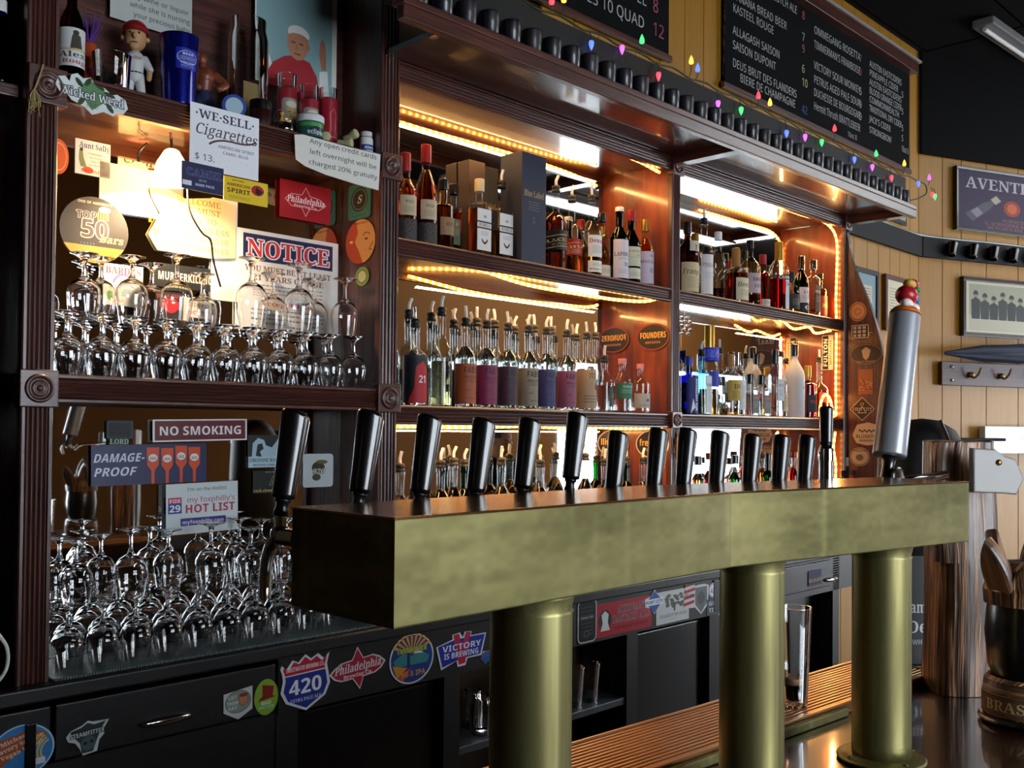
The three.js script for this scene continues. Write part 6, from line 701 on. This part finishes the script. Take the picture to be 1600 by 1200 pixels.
// ---------- odds and ends on the top shelf above the glasses ----------
{ const Y = 2.4365, at = (px, py, z) => onZ(px, py, z).x;
  bottle({ name: 'ale_bottle', h: 0.24, r: 0.0305, sh: 0.13, nr: 0.0125, neck: 0.19, glass: 'brown', top: 'gold:0.02', liquid: 'dark', fill: 1.0, labels: [[art(128, 192, (c, w, h) => { fillBg(c, w, h, '#cfd2d0'); poly(c, [[64, 20], [84, 40], [90, 100], [54, 104], [58, 50]], '#3a3226'); ell(c, 70, 24, 9, 11, '#2a2018'); c.fillStyle = '#c2a860'; c.fillRect(0, 104, w, 8); tx(c, 'Alex', 62, 134, 36, '#2c2c2c', SER); tx(c, 'Rouge', 74, 166, 28, '#a03038', SER); }), 0.03, 0.125, 3.4]] }, 'brown ale bottle with a white label beside the left post', at(112, 60, -0.06), Y, -0.06, -0.2);
  { const t = thing('tufted_toy', 'orange toy with a fluffy purple tuft behind the tumbler', 'toy', null, [at(140, 80, -0.12), Y, -0.125]); mesh('body', lathe([[0, 0], [0.03, 0], [0.034, 0.02], [0.028, 0.1], [0.018, 0.13], [0, 0.135]], 20), std({ color: 0xb4481c, roughness: 0.5 }), t); const gs = []; for (let i = 0; i < 60; i++) { const a = rr(0, 6.3), l = rr(0.06, 0.11), o = rr(0.01, 0.035); gs.push(new THREE.ConeGeometry(0.004, l, 5).translate(0, l / 2, 0).rotateZ(o * 14 * Math.cos(a)).rotateX(o * 14 * Math.sin(a)).translate(0, 0.12, 0)); } mesh('tuft', merged(gs), std({ color: 0x5c2a86, roughness: 0.8 }), t); mesh('bow', T(ball(0.014, 1.2, 0.8, 0.8), 0, 0.05, 0.03), std({ color: 0xc01878, roughness: 0.5 }), t); }
  { const t = thing('tumbler', 'clear whiskey tumbler in front of the tufted toy', 'glass', null, [at(175, 130, -0.045), Y, -0.048]); mesh('glass', lathe([[0, 0.014], [0.038, 0.014], [0.046, 0.088], [0.048, 0.088], [0.0425, 0.004], [0.04, 0], [0, 0]], 28), M.glass, t); }
  { // bobble-head ball player
    const t = thing('bobblehead', 'bobblehead ball player in a white uniform and red cap', 'figurine', null, [at(214, 100, -0.1), Y, -0.112], -0.5), wh = std({ color: 0xc9c9c9, roughness: 0.5 }), sk = std({ color: 0xc09468, roughness: 0.5 }), rd = std({ color: 0x9c1420, roughness: 0.4 });
    const cap = (a, b, r0, r1) => { const A = V(...a), B = V(...b), d = B.clone().sub(A), g = new THREE.CylinderGeometry(r1, r0, d.length(), 14).translate(0, d.length() / 2, 0); g.applyQuaternion(new THREE.Quaternion().setFromUnitVectors(V(0, 1, 0), d.normalize())); return merged([g.translate(...a), ball(r0).translate(...a), ball(r1).translate(...b)]); };
    mesh('uniform', merged([cap([-0.016, 0.015, 0], [-0.011, 0.07, 0], 0.01, 0.0135), cap([0.02, 0.015, 0.004], [0.011, 0.07, 0], 0.01, 0.0135), ball(0.024, 1, 0.7, 0.8).translate(0, 0.075, 0), cap([0, 0.075, 0], [0, 0.118, 0], 0.0205, 0.0245), cap([-0.024, 0.12, 0], [-0.036, 0.09, 0.008], 0.011, 0.0095), cap([0.024, 0.12, 0], [0.038, 0.095, 0.002], 0.011, 0.0095)]), wh, t);
    const A = art(96, 32, (c, w, h) => { fillBg(c, w, h, '#c9c9c9'); tx(c, 'Phillies', w / 2, h / 2, 26, '#a01828', ITA); }); mesh('chest_lettering', T(plate(undefined, 0.036, 0.012, 0.001, A), 0, 0.117, 0.0245), A.paper, t); mesh('belt', T(lathe([[0.0205, 0], [0.0215, 0.002], [0.0205, 0.005]], 20), 0, 0.079, 0), std({ color: 0x2a1010 }), t);
    mesh('arm', cap([-0.036, 0.09, 0.008], [-0.026, 0.07, 0.016], 0.0075, 0.0065), sk, t); mesh('arm', cap([0.038, 0.095, 0.002], [0.036, 0.068, 0.01], 0.0075, 0.0065), sk, t);
    const hd = mesh('head', merged([ball(0.031, 0.92, 1.12, 1, 24).translate(0, 0.176, 0), cap([0, 0.13, 0], [0, 0.15, 0], 0.01, 0.01), ball(0.007, 0.8, 1.2, 1.3).translate(0, 0.172, 0.033), ball(0.007).translate(-0.03, 0.174, 0), ball(0.007).translate(0.03, 0.174, 0), ball(0.014, 1, 0.7, 0.7).translate(0, 0.15, 0.018)]), sk, t); for (const x of [-0.011, 0.011]) mesh('eye', ball(0.0032).translate(x, 0.182, 0.0285), M.black, hd); mesh('mouth', ball(0.006, 1.4, 0.25, 0.4).translate(0, 0.157, 0.0285), std({ color: 0x8c4038 }), hd); mesh('hair', ball(0.0312, 0.96, 0.9, 0.9, 20).translate(0, 0.186, -0.005), std({ color: 0x2a1a10, roughness: 0.8 }), hd);
    mesh('cap', merged([new THREE.SphereGeometry(0.0335, 24, 12, 0, 7, 0, 1.5).translate(0, 0.19, 0), new THREE.CylinderGeometry(0.0335, 0.0335, 0.004, 24).translate(0, 0.19, 0), new THREE.CylinderGeometry(0.026, 0.026, 0.003, 20).scale(1, 1, 1.1).translate(0, 0.19, 0.025)]), rd, t);
    mesh('shoe', T(ball(0.011, 1, 0.6, 1.6), -0.016, 0.0095, 0.006), M.black, t); mesh('shoe', T(ball(0.011, 1, 0.6, 1.6), 0.02, 0.0095, 0.01), M.black, t); mesh('stand', rbox(-0.04, 0.04, 0, 0.005, -0.03, 0.035, 0.002), M.black, t);
  }
  { const t = thing('steel_cup', 'shiny cobalt blue metal cup with a white round logo', 'cup', null, [at(279, 160, -0.05), Y, -0.05]); mesh('cup', lathe([[0, 0.002], [0.04, 0], [0.043, 0.004], [0.052, 0.182], [0.0535, 0.185], [0.052, 0.187], [0.05, 0.183], [0.041, 0.008], [0, 0.008]], 40), phy({ color: 0x0c1a8c, metalness: 0.75, roughness: 0.22, clearcoat: 1, clearcoatRoughness: 0.05 }), t);
    const A = art(128, 160, (c, w, h) => { fillBg(c, w, h, '#1424a0'); ell(c, 64, 70, 56, 50, null, '#c4d0ec', 4); tx(c, 'BEER', 64, 44, 26, '#d4dcf0', SAN); txo(c, 'RUGBY', 64, 78, 36, '#1424a0', '#d4dcf0', 3, SAN, 100); tx(c, 'COLLEGE', 64, 108, 18, '#d4dcf0', SAN); lines(c, 64, 128, 70, 2, 9, '#b8c4e8'); }); const g = new THREE.CylinderGeometry(0.0507, 0.0482, 0.055, 16, 1, true, -0.65, 1.3); mesh('logo', uvCell(g, A), A.gloss, t).position.y = 0.118; }
  { const t = thing('muscle_figurine', 'flexing brown figurine in blue trousers behind the blue cup', 'figurine', null, [at(322, 150, -0.13), Y, -0.14], -0.4), sk = std({ color: 0x7a3c22, roughness: 0.4 }), bl = std({ color: 0x1c2448, roughness: 0.7 });
    const cap = (a, b, r0, r1) => { const A = V(...a), B = V(...b), d = B.clone().sub(A), g = new THREE.CylinderGeometry(r1, r0, d.length(), 14).translate(0, d.length() / 2, 0); g.applyQuaternion(new THREE.Quaternion().setFromUnitVectors(V(0, 1, 0), d.normalize())); return merged([g.translate(...a), ball(r0).translate(...a), ball(r1).translate(...b)]); };
    mesh('torso', merged([cap([0, 0.105, 0], [0, 0.15, 0], 0.02, 0.032), cap([0, 0.165, 0], [-0.006, 0.185, 0], 0.012, 0.012), ball(0.02, 0.9, 1.15, 1).translate(-0.01, 0.205, 0), cap([0.032, 0.155, 0], [0.062, 0.13, 0.01], 0.017, 0.014), cap([0.062, 0.13, 0.01], [0.04, 0.108, 0.035], 0.014, 0.011), cap([-0.032, 0.155, 0], [-0.05, 0.12, 0.01], 0.017, 0.013), cap([-0.05, 0.12, 0.01], [-0.02, 0.108, 0.03], 0.012, 0.01)]), sk, t); mesh('trousers', merged([cap([0, 0.1, 0], [0, 0.085, 0], 0.021, 0.024), cap([-0.012, 0.085, 0], [-0.02, 0.012, 0], 0.0165, 0.012), cap([0.012, 0.085, 0], [0.034, 0.012, 0.01], 0.0165, 0.012)]), bl, t); t.scale.setScalar(0.9); mesh('boots', merged([ball(0.0125, 1, 0.8, 1.5).translate(-0.02, 0.01, 0.006), ball(0.0125, 1, 0.8, 1.5).translate(0.034, 0.01, 0.016)]), M.black, t); }
  { const t = thing('bottle_puck', 'blue disc with a white face lying tipped by the price card', 'disc', null, [at(366, 160, -0.03), Y + 0.033, -0.035], -0.35); mesh('rim', new THREE.CylinderGeometry(0.033, 0.033, 0.028, 28).rotateX(Math.PI / 2), std({ color: 0x173a9c, roughness: 0.4 }), t); mesh('face', T(new THREE.CylinderGeometry(0.024, 0.024, 0.003, 28).rotateX(Math.PI / 2), 0, 0, 0.0145), std({ color: 0xa8c4d0, roughness: 0.4 }), t); }
  { const t = thing('glass_jar', 'tall clear glass jar holding a paper slip between cup and poster', 'jar', null, [at(392, 120, -0.11), Y, -0.128]); mesh('jar', lathe([[0, 0.01], [0.054, 0.01], [0.056, 0.03], [0.056, 0.27], [0.05, 0.3], [0.05, 0.33], [0.052, 0.33], [0.052, 0.3], [0.0585, 0.27], [0.0585, 0.01], [0.05, 0], [0, 0]], 36), M.glass, t); mesh('paper_slip', T(rbox(-0.03, 0.03, 0.012, 0.15, -0.002, 0.002, 0.001), 0.01, 0, 0.01), std({ color: 0x9c8450, roughness: 0.8 }), t); }
  printed('paper_sign', 'curved white warning paper with printed lines behind the bobblehead', 'sign', [172, -60, 300, 46], zPlane(-0.19), art(256, 256, (c, w, h) => { fillBg(c, w, h, '#b4bab4'); tx(c, 'Any wine or liquor', 150, 150, 26, '#3c4040', SANR, 190); tx(c, 'while she is nursing', 154, 184, 26, '#3c4040', SANR, 190); tx(c, 'your precious baby', 160, 218, 26, '#3c4040', SANR, 180); }), {});
  printed('portrait_poster', 'poster of a man in a white skullcap and red cape raising one hand', 'poster', [398, -70, 526, 143], zPlane(-0.188), art(320, 448, (c, w, h) => { fillBg(c, w, h, '#d0d2c8'); c.fillStyle = '#7d9fa2'; c.fillRect(6, 8, w - 26, h - 16); const y0 = 196; poly(c, [[40, h], [60, 380], [110, 344], [150, 330], [210, 340], [240, 380], [250, h]], '#9c1a24'); poly(c, [[250, 360], [282, 350], [290, 430], [250, 440]], '#cfd2d0'); poly(c, [[10, 350], [40, 320], [66, 380], [30, 430]], '#cfd2d0'); poly(c, [[258, 350], [248, 300], [252, 262], [262, 246], [272, 262], [276, 300], [276, 350]], '#a0684c'); ell(c, 162, 290, 40, 54, '#b07a5c'); ell(c, 166, 256, 42, 26, '#d8d8d2'); ell(c, 166, 272, 40, 16, '#b07a5c'); c.fillStyle = '#5a3428'; c.fillRect(138, 286, 16, 5); c.fillRect(168, 286, 16, 5); c.fillRect(150, 322, 24, 4); poly(c, [[158, 290], [152, 310], [166, 310]], '#9c684c'); ell(c, 202, 292, 8, 12, '#a87458'); }), {});
  const face = (bg) => art(128, 192, (c, w, h) => { fillBg(c, w, h, bg); c.fillStyle = '#8c8c86'; c.beginPath(); c.roundRect(22, 40, 84, 100, 14); c.fill(); ell(c, 64, 92, 26, 34, '#a89060'); ell(c, 64, 62, 26, 12, '#c9c4b0'); c.fillStyle = '#4c3c28'; c.fillRect(48, 88, 10, 4); c.fillRect(70, 88, 10, 4); c.fillRect(56, 108, 18, 3); });
  const candle = (px, py, z, h, fill, label, A) => { const t = thing('prayer_candle', label, 'candle', null, [at(px, py, z), Y, z]); mesh('holder', lathe([[0, 0.006], [0.026, 0.006], [0.0275, h], [0.029, h], [0.029, 0.003], [0.026, 0], [0, 0]], 28), M.glass, t); mesh('wax', lathe([[0, 0.0065], [0.0255, 0.0065], [0.0265, fill], [0, fill]], 24), std({ color: 0x8c1420, roughness: 0.5 }), t); if (A) { const g = new THREE.CylinderGeometry(0.0293, 0.0293, fill - 0.01, 20, 1, true, -1.7, 3.4); mesh('wrap', uvCell(g, A), A.gloss, t).position.y = fill / 2; } };
  candle(449, 120, -0.12, 0.205, 0.165, 'tall glass candle with a red wrap and a smiling portrait', face('#8c1822')); candle(483, 130, -0.085, 0.175, 0.135, 'shorter glass candle with a red wrap and a cropped portrait', face('#94182a')); candle(513, 150, -0.1, 0.19, 0.16, 'plain red glass candle with white outlines', art(128, 192, (c, w, h) => { fillBg(c, w, h, '#98182a'); poly(c, [[50, 60], [64, 40], [78, 60], [74, 120], [90, 150], [40, 150], [54, 120]], null, '#d8a0a8', 2); }));
  { const t = thing('dark_tin', 'small dark red and black tin behind the snow globe', 'tin', null, [at(408, 170, -0.045), Y, -0.048]); mesh('tin', lathe([[0, 0], [0.028, 0], [0.03, 0.003], [0.03, 0.05], [0, 0.05]], 24), std({ color: 0x2a0c0c, roughness: 0.4 }), t); mesh('lid', T(lathe([[0.0305, 0], [0.031, 0.024], [0.028, 0.027], [0, 0.027]], 24), 0, 0.05, 0), M.black, t); }
  { const t = thing('snow_globe', 'little clear dome with a gold and white figure inside', 'snow globe', null, [at(444, 195, -0.03), Y, -0.034]); mesh('dome', new THREE.SphereGeometry(0.029, 24, 14, 0, 7, 0, 1.9).translate(0, 0.038, 0), M.pane, t); mesh('base', lathe([[0, 0], [0.031, 0], [0.032, 0.006], [0.028, 0.024], [0, 0.024]], 24), M.chrome, t); mesh('figure', merged([new THREE.ConeGeometry(0.012, 0.026, 12).translate(-0.005, 0.037, 0), ball(0.006).translate(-0.005, 0.053, 0), ball(0.009).translate(0.01, 0.032, 0.006)]), std({ color: 0xc9a050, roughness: 0.4 }), t); }
  { const t = thing('gum_tub', 'round green gum tub with a white lid and pale lettering', 'tub', null, [at(486, 195, -0.03), Y, -0.034]); const A = art(256, 96, (c, w, h) => { fillBg(c, w, h, '#1f5a4a'); c.fillStyle = '#4a9a4c'; c.fillRect(0, 8, w, 26); ell(c, 128, 84, 60, 50, '#14203c'); tx(c, 'eclipse', 128, 72, 44, '#c4d4d8', SAN, 120); }); mesh('tub', lathe([[0, 0], [0.036, 0], [0.0385, 0.004], [0.0385, 0.045], [0, 0.045]], 32), std({ color: 0x1f5a4a, roughness: 0.4 }), t); mesh('wrap', uvCell(new THREE.CylinderGeometry(0.0389, 0.0389, 0.04, 24, 1, true, -1.6, 3.0), A), A.gloss, t).position.y = 0.0235; mesh('lid', T(lathe([[0.04, 0], [0.041, 0.002], [0.041, 0.018], [0.038, 0.022], [0, 0.022]], 32), 0, 0.045, 0), std({ color: 0xd4d8da, roughness: 0.4 }), t); }
  { const cm = std({ color: 0xb0ac80, roughness: 0.7 }), g = lathe([[0, 0], [0.0105, 0], [0.0115, 0.003], [0.0095, 0.02], [0.0135, 0.03], [0.0145, 0.042], [0.012, 0.046], [0, 0.046]], 18); for (const [px, dy, rx, rz, l] of [[511, 0.012, 1.57, 0.5, 'pale champagne cork lying beside the gum tub'], [532, 0.012, 1.57, -0.6, 'pale champagne cork lying in the middle of its group'], [543, 0.0295, 1.2, -0.3, 'pale champagne cork propped on the others']]) { const c = solo('champagne_cork', l, 'cork', g, cm, 'corks on the top shelf'); c.position.set(at(px, 205, -0.04), Y + dy + 0.003, -0.052); c.rotation.set(rx, 0, rz); } }
  { const t = thing('pill_bottle', 'small white plastic bottle with a blue label by the fluted post', 'bottle', null, [at(574, 225, -0.045), Y, -0.05]); mesh('bottle', lathe([[0, 0], [0.019, 0], [0.0205, 0.003], [0.0205, 0.05], [0.017, 0.056], [0, 0.056]], 24), std({ color: 0xdfe0e0, roughness: 0.4 }), t); mesh('cap', T(lathe([[0.0185, 0], [0.0185, 0.014], [0.016, 0.016], [0, 0.016]], 24), 0, 0.056, 0), std({ color: 0xd8dadc, roughness: 0.4 }), t); const A = art(96, 64, (c, w, h) => { fillBg(c, w, h, '#dfe0e0'); c.fillStyle = '#24408c'; c.fillRect(0, 24, w, 30); tx(c, 'Aleve', 48, 40, 22, '#eef', SAN); }); mesh('label', uvCell(new THREE.CylinderGeometry(0.0208, 0.0208, 0.036, 18, 1, true, -1.5, 3), A), A.paper, t).position.y = 0.025; }
  // twine on the left corner block
  const b = V(0.872, 2.432, 0.022); solo('twine_tassel', 'frayed straw twine hanging on the left carved corner block', 'twine', merged([tube([[b.x + 0.012, b.y, b.z], [b.x, b.y - 0.04, b.z + 0.004], [b.x - 0.006, b.y - 0.062, b.z]], 0.0022, 12, 6), ...Array.from({ length: 16 }, (_, i) => tube([[b.x - 0.006, b.y - 0.06, b.z], [b.x - 0.006 + rr(-0.014, 0.014), b.y - 0.085, b.z + rr(-0.004, 0.006)], [b.x - 0.006 + rr(-0.014, 0.016), b.y - rr(0.1, 0.125), b.z + rr(-0.004, 0.006)]], 0.0013, 6, 4))]), std({ color: 0xa08c5c, roughness: 0.9 }));
}
{ // left of the post: pale cables and a blue capped bottle on a dark ledge
  solo('white_cable', 'white cable looping down beside the left post', 'cable', tube([[0.79, 1.3, -0.02], [0.81, 1.22, -0.01], [0.805, 1.13, 0.0], [0.835, 1.07, 0.0], [0.832, 1.02, 0.0], [0.8, 0.988, 0.0], [0.76, 0.984, -0.005]], 0.0045, 60, 8), M.white);
  const L = thing('dark_ledge', 'dark ledge to the left of the fluted post', 'ledge', null, [0, 0, 0]); mesh('ledge_board', uvm(rbox(0.45, 0.853, 2.36, 2.39, -0.2, -0.04, 0.003), 'x'), M.wood, L); mesh('side_board', uvm(box(0.3, 0.45, 0.98, 3.2, -0.2, -0.04), 'y'), M.wood, L); mesh('back_board', box(0.45, 0.853, 0.985, 3.2, -0.2, -0.19), M.dark, L);
  bottle({ name: 'blue_bottle', h: 0.2, r: 0.03, sh: 0.12, nr: 0.013, glass: 'blue', top: 'white:0.03', liquid: null }, 'small blue glass bottle on the dark ledge', onZ(-2, 100, -0.08).x, 2.3905, -0.08);
}
// ---------- under the counter ----------
{ const y = 0.5285, jar = lathe([[0, 0.006], [0.036, 0.006], [0.039, 0.02], [0.039, 0.095], [0.031, 0.112], [0.031, 0.13], [0.033, 0.13], [0.033, 0.112], [0.041, 0.095], [0.041, 0.01], [0.037, 0], [0, 0]], 24);
  [[752, -0.06], [738, -0.14], [775, -0.13]].forEach(([px, z]) => { const m = solo('mason_jar', 'clear mason jar on the shelf under the counter', 'jar', jar, M.glass, 'mason jars under the counter'); m.position.set(onZ(px, 1100, z).x, y, z); });
  const pint = lathe([[0, 0.008], [0.028, 0.008], [0.04, 0.15], [0.0425, 0.15], [0.031, 0], [0, 0]], 24);
  for (let i = 0; i < 6; i++) { const m = solo('pint_tumbler', 'empty pint tumbler on the dark shelf under the counter', 'glass', pint, M.glass, 'pint tumblers under the counter'); m.position.set(2.72 + (i % 4) * 0.095 + (i > 3 ? 0.04 : 0), y, i > 3 ? -0.15 : -0.06); }
}
{ // small ornaments on the third post
  const tw = []; for (let i = 0; i < 26; i++) { const x = 3.48 + rr(-0.02, 0.02), y = rr(1.46, 1.54), z = 0.007 + rr(0, 0.008); tw.push(tube([[x, y, z], [x + rr(-0.015, 0.015), y + rr(0.005, 0.02), z + rr(0, 0.006)], [x + rr(-0.02, 0.02), y + rr(0.015, 0.035), z + rr(0, 0.006)]], 0.0022, 5, 5)); }
  tw.push(tube([[3.475, 1.58, 0.006], [3.49, 1.56, 0.012], [3.478, 1.53, 0.01]], 0.002, 8, 5), tube([[3.49, 1.6, 0.018], [3.48, 1.56, 0.012], [3.49, 1.53, 0.01]], 0.002, 8, 5));
  solo('twig_bundle', 'bundle of brown twigs wired to the third fluted post', 'ornament', merged(tw), std({ color: 0x5a4030, roughness: 0.8 }));
  const o = thing('bead_ornament', 'cluster of clear glass beads hanging beside the third fluted post', 'ornament', null, [3.525, 2.07, 0.012]); mesh('string', tube([[-0.02, 0.075, -0.005], [-0.004, 0.05, 0], [0, 0.01, 0.002]], 0.0015, 10, 5), M.chrome, o);
  const gb = new THREE.SphereGeometry(0.0095, 12, 8); for (let i = 0; i < 14; i++) { const b = mesh('bead', gb, M.glass, o); b.position.set((i % 3 - 1) * 0.016 + (i % 2) * 0.006, -Math.floor(i / 3) * 0.017, (i % 2) * 0.017); }
}

// ---------- a guest on a stool farther along the bar (seen in the mirror) ----------
{ const field = (caps, lo, size, res, k = 0.03) => { // smooth union of tapered capsules, meshed
    const mc = new MarchingCubes(res, new THREE.MeshStandardMaterial(), false, false, 120000); mc.isolation = 0; const h = size / res;
    for (let z = 0; z < res; z++) for (let y = 0; y < res; y++) for (let x = 0; x < res; x++) { const p = [lo[0] + x * h, lo[1] + y * h, lo[2] + z * h]; let d = 1e3;
      for (const [a, b, r0, r1] of caps) { const ab = [b[0] - a[0], b[1] - a[1], b[2] - a[2]], ap = [p[0] - a[0], p[1] - a[1], p[2] - a[2]], L = ab[0] ** 2 + ab[1] ** 2 + ab[2] ** 2 || 1e-9, t = Math.max(0, Math.min(1, (ap[0] * ab[0] + ap[1] * ab[1] + ap[2] * ab[2]) / L)), q = Math.hypot(ap[0] - ab[0] * t, ap[1] - ab[1] * t, ap[2] - ab[2] * t) - (r0 + (r1 - r0) * t); const m = Math.max(k - Math.abs(d - q), 0) / k; d = Math.min(d, q) - m * m * k * 0.25; }
      mc.field[x + y * res + z * res * res] = -d; }
    mc.update(); const n = mc.count, g = new THREE.BufferGeometry(), pos = mc.positionArray.slice(0, n * 3); for (let i = 0; i < n; i++) for (let q = 0; q < 3; q++) pos[i * 3 + q] = lo[q] + (pos[i * 3 + q] + 1) / 2 * size;
    g.setAttribute('position', new THREE.BufferAttribute(pos, 3)); g.setAttribute('normal', new THREE.BufferAttribute(mc.normalArray.slice(0, n * 3), 3)); g.setAttribute('uv', new THREE.BufferAttribute(new Float32Array(n * 2), 2)); return g; };
  const O = [5.95, 0, 3.19], S2 = (f) => [-1, 1].flatMap(f);
  const t = thing('person', 'guest in a dark navy sweater seated at the bar with forearms on it', 'person', null, O), skin = std({ color: 0xb08468, roughness: 0.6 });
  const arms = (g) => S2((s) => [[[s * 0.18, 1.28, -0.05], [s * 0.25, 1.05, -0.16], 0.05 + g, 0.042 + g], [[s * 0.25, 1.05, -0.16], [s * 0.12, 1.16, -0.4], 0.041 + g, 0.028 + g]]);
  const hand = (s) => field([[[s * 0.12, 1.12, -0.4], [s * 0.105, 1.118, -0.43], 0.027, 0.026], [[s * 0.105, 1.118, -0.43], [s * 0.075, 1.108, -0.475], 0.025, 0.024], ...[0, 1, 2, 3].flatMap((i) => { const bx = s * (0.098 - i * 0.017), l = [0.034, 0.04, 0.042, 0.036][3 - i]; return [[[bx, 1.108, -0.488], [bx - s * 0.008, 1.104, -0.488 - l], 0.0095, 0.009], [[bx - s * 0.008, 1.104, -0.488 - l], [bx - s * 0.016, 1.088, -0.505 - l], 0.009, 0.008]]; }), [[s * 0.07, 1.112, -0.44], [s * 0.04, 1.1, -0.465], 0.012, 0.01], [[s * 0.04, 1.1, -0.465], [s * 0.03, 1.09, -0.49], 0.01, 0.009]], [s > 0 ? 0.0 : -0.18, 1.02, -0.6], 0.24, 56, 0.008).translate(0, 0.04, 0);
  const head = field([[[0, 1.47, -0.12], [0, 1.52, -0.1], 0.075, 0.088], [[0, 1.43, -0.15], [0, 1.45, -0.14], 0.045, 0.06], [[0, 1.3, -0.06], [0, 1.42, -0.1], 0.055, 0.052], [[0, 1.485, -0.205], [0, 1.465, -0.215], 0.009, 0.014], [[0.082, 1.49, -0.1], [0.085, 1.47, -0.1], 0.016, 0.012], [[-0.082, 1.49, -0.1], [-0.085, 1.47, -0.1], 0.016, 0.012]], [-0.17, 1.27, -0.28], 0.36, 64, 0.025);
  const trunk = field([[[0, 0.84, 0], [0, 1.0, 0], 0.13, 0.12], [[0, 1.0, 0], [0, 1.2, -0.04], 0.12, 0.135], [[-0.13, 1.27, -0.05], [0.13, 1.27, -0.05], 0.06, 0.06], ...arms(-0.006), ...S2((s) => [[[s * 0.09, 0.83, -0.02], [s * 0.12, 0.82, -0.42], 0.075, 0.055], [[s * 0.12, 0.82, -0.42], [s * 0.11, 0.4, -0.36], 0.05, 0.036]])], [-0.5, 0.3, -0.65], 1.15, 84, 0.04);
  mesh('body', merged([trunk, head, hand(1), hand(-1)]), skin, t);
  mesh('sweater', field([[[0, 0.86, 0], [0, 1.0, 0], 0.145, 0.135], [[0, 1.0, 0], [0, 1.2, -0.04], 0.135, 0.15], [[-0.13, 1.275, -0.05], [0.13, 1.275, -0.05], 0.072, 0.072], ...arms(0.012)], [-0.45, 0.68, -0.5], 0.85, 80, 0.04), std({ color: 0x11141c, roughness: 0.9 }), t, 'dark navy sweater');
  mesh('trousers', field(S2((s) => [[[s * 0.09, 0.83, -0.01], [s * 0.12, 0.82, -0.42], 0.09, 0.068], [[s * 0.12, 0.82, -0.42], [s * 0.11, 0.38, -0.36], 0.064, 0.052]]).concat([[[-0.06, 0.84, 0], [0.06, 0.84, 0], 0.125, 0.125]]), [-0.4, 0.25, -0.55], 0.8, 72, 0.04), std({ color: 0x1c2230, roughness: 0.9 }), t); 
  mesh('hair', T(new THREE.SphereGeometry(0.095, 28, 16, 0, 7, 0, 1.75), 0, 1.53, -0.088), std({ color: 0x3a3632, roughness: 0.9 }), t); for (const s of [-1, 1]) { mesh('eye', ball(0.009).translate(s * 0.031, 1.497, -0.186), M.black, t); mesh('shoe', T(ball(0.05, 0.9, 0.7, 2), s * 0.11, 0.345, -0.41), M.rubber, t); } mesh('mouth', ball(0.016, 1.4, 0.25, 0.5).translate(0, 1.434, -0.198), std({ color: 0x7a4038 }), t);
  const st = thing('bar_stool', 'round black bar stool under the seated guest', 'stool', null, O); mesh('seat', lathe([[0, 0.66], [0.17, 0.66], [0.18, 0.68], [0.175, 0.7], [0, 0.705]], 32), M.black, st); for (let i = 0; i < 4; i++) { const a = i * 1.571 + 0.785, c = Math.cos(a), s = Math.sin(a); mesh('leg', tube([[c * 0.12, 0.66, s * 0.12], [c * 0.2, 0.001, s * 0.2]], 0.014, 4, 10), M.chrome, st); } mesh('foot_ring', new THREE.TorusGeometry(0.175, 0.01, 8, 36).rotateX(1.571).translate(0, 0.27, 0), M.chrome, st); mesh('foot_rest', rbox(-0.16, 0.16, 0.29, 0.305, -0.5, -0.16, 0.004), M.chrome, st);
}

renderer.render(scene, camera);
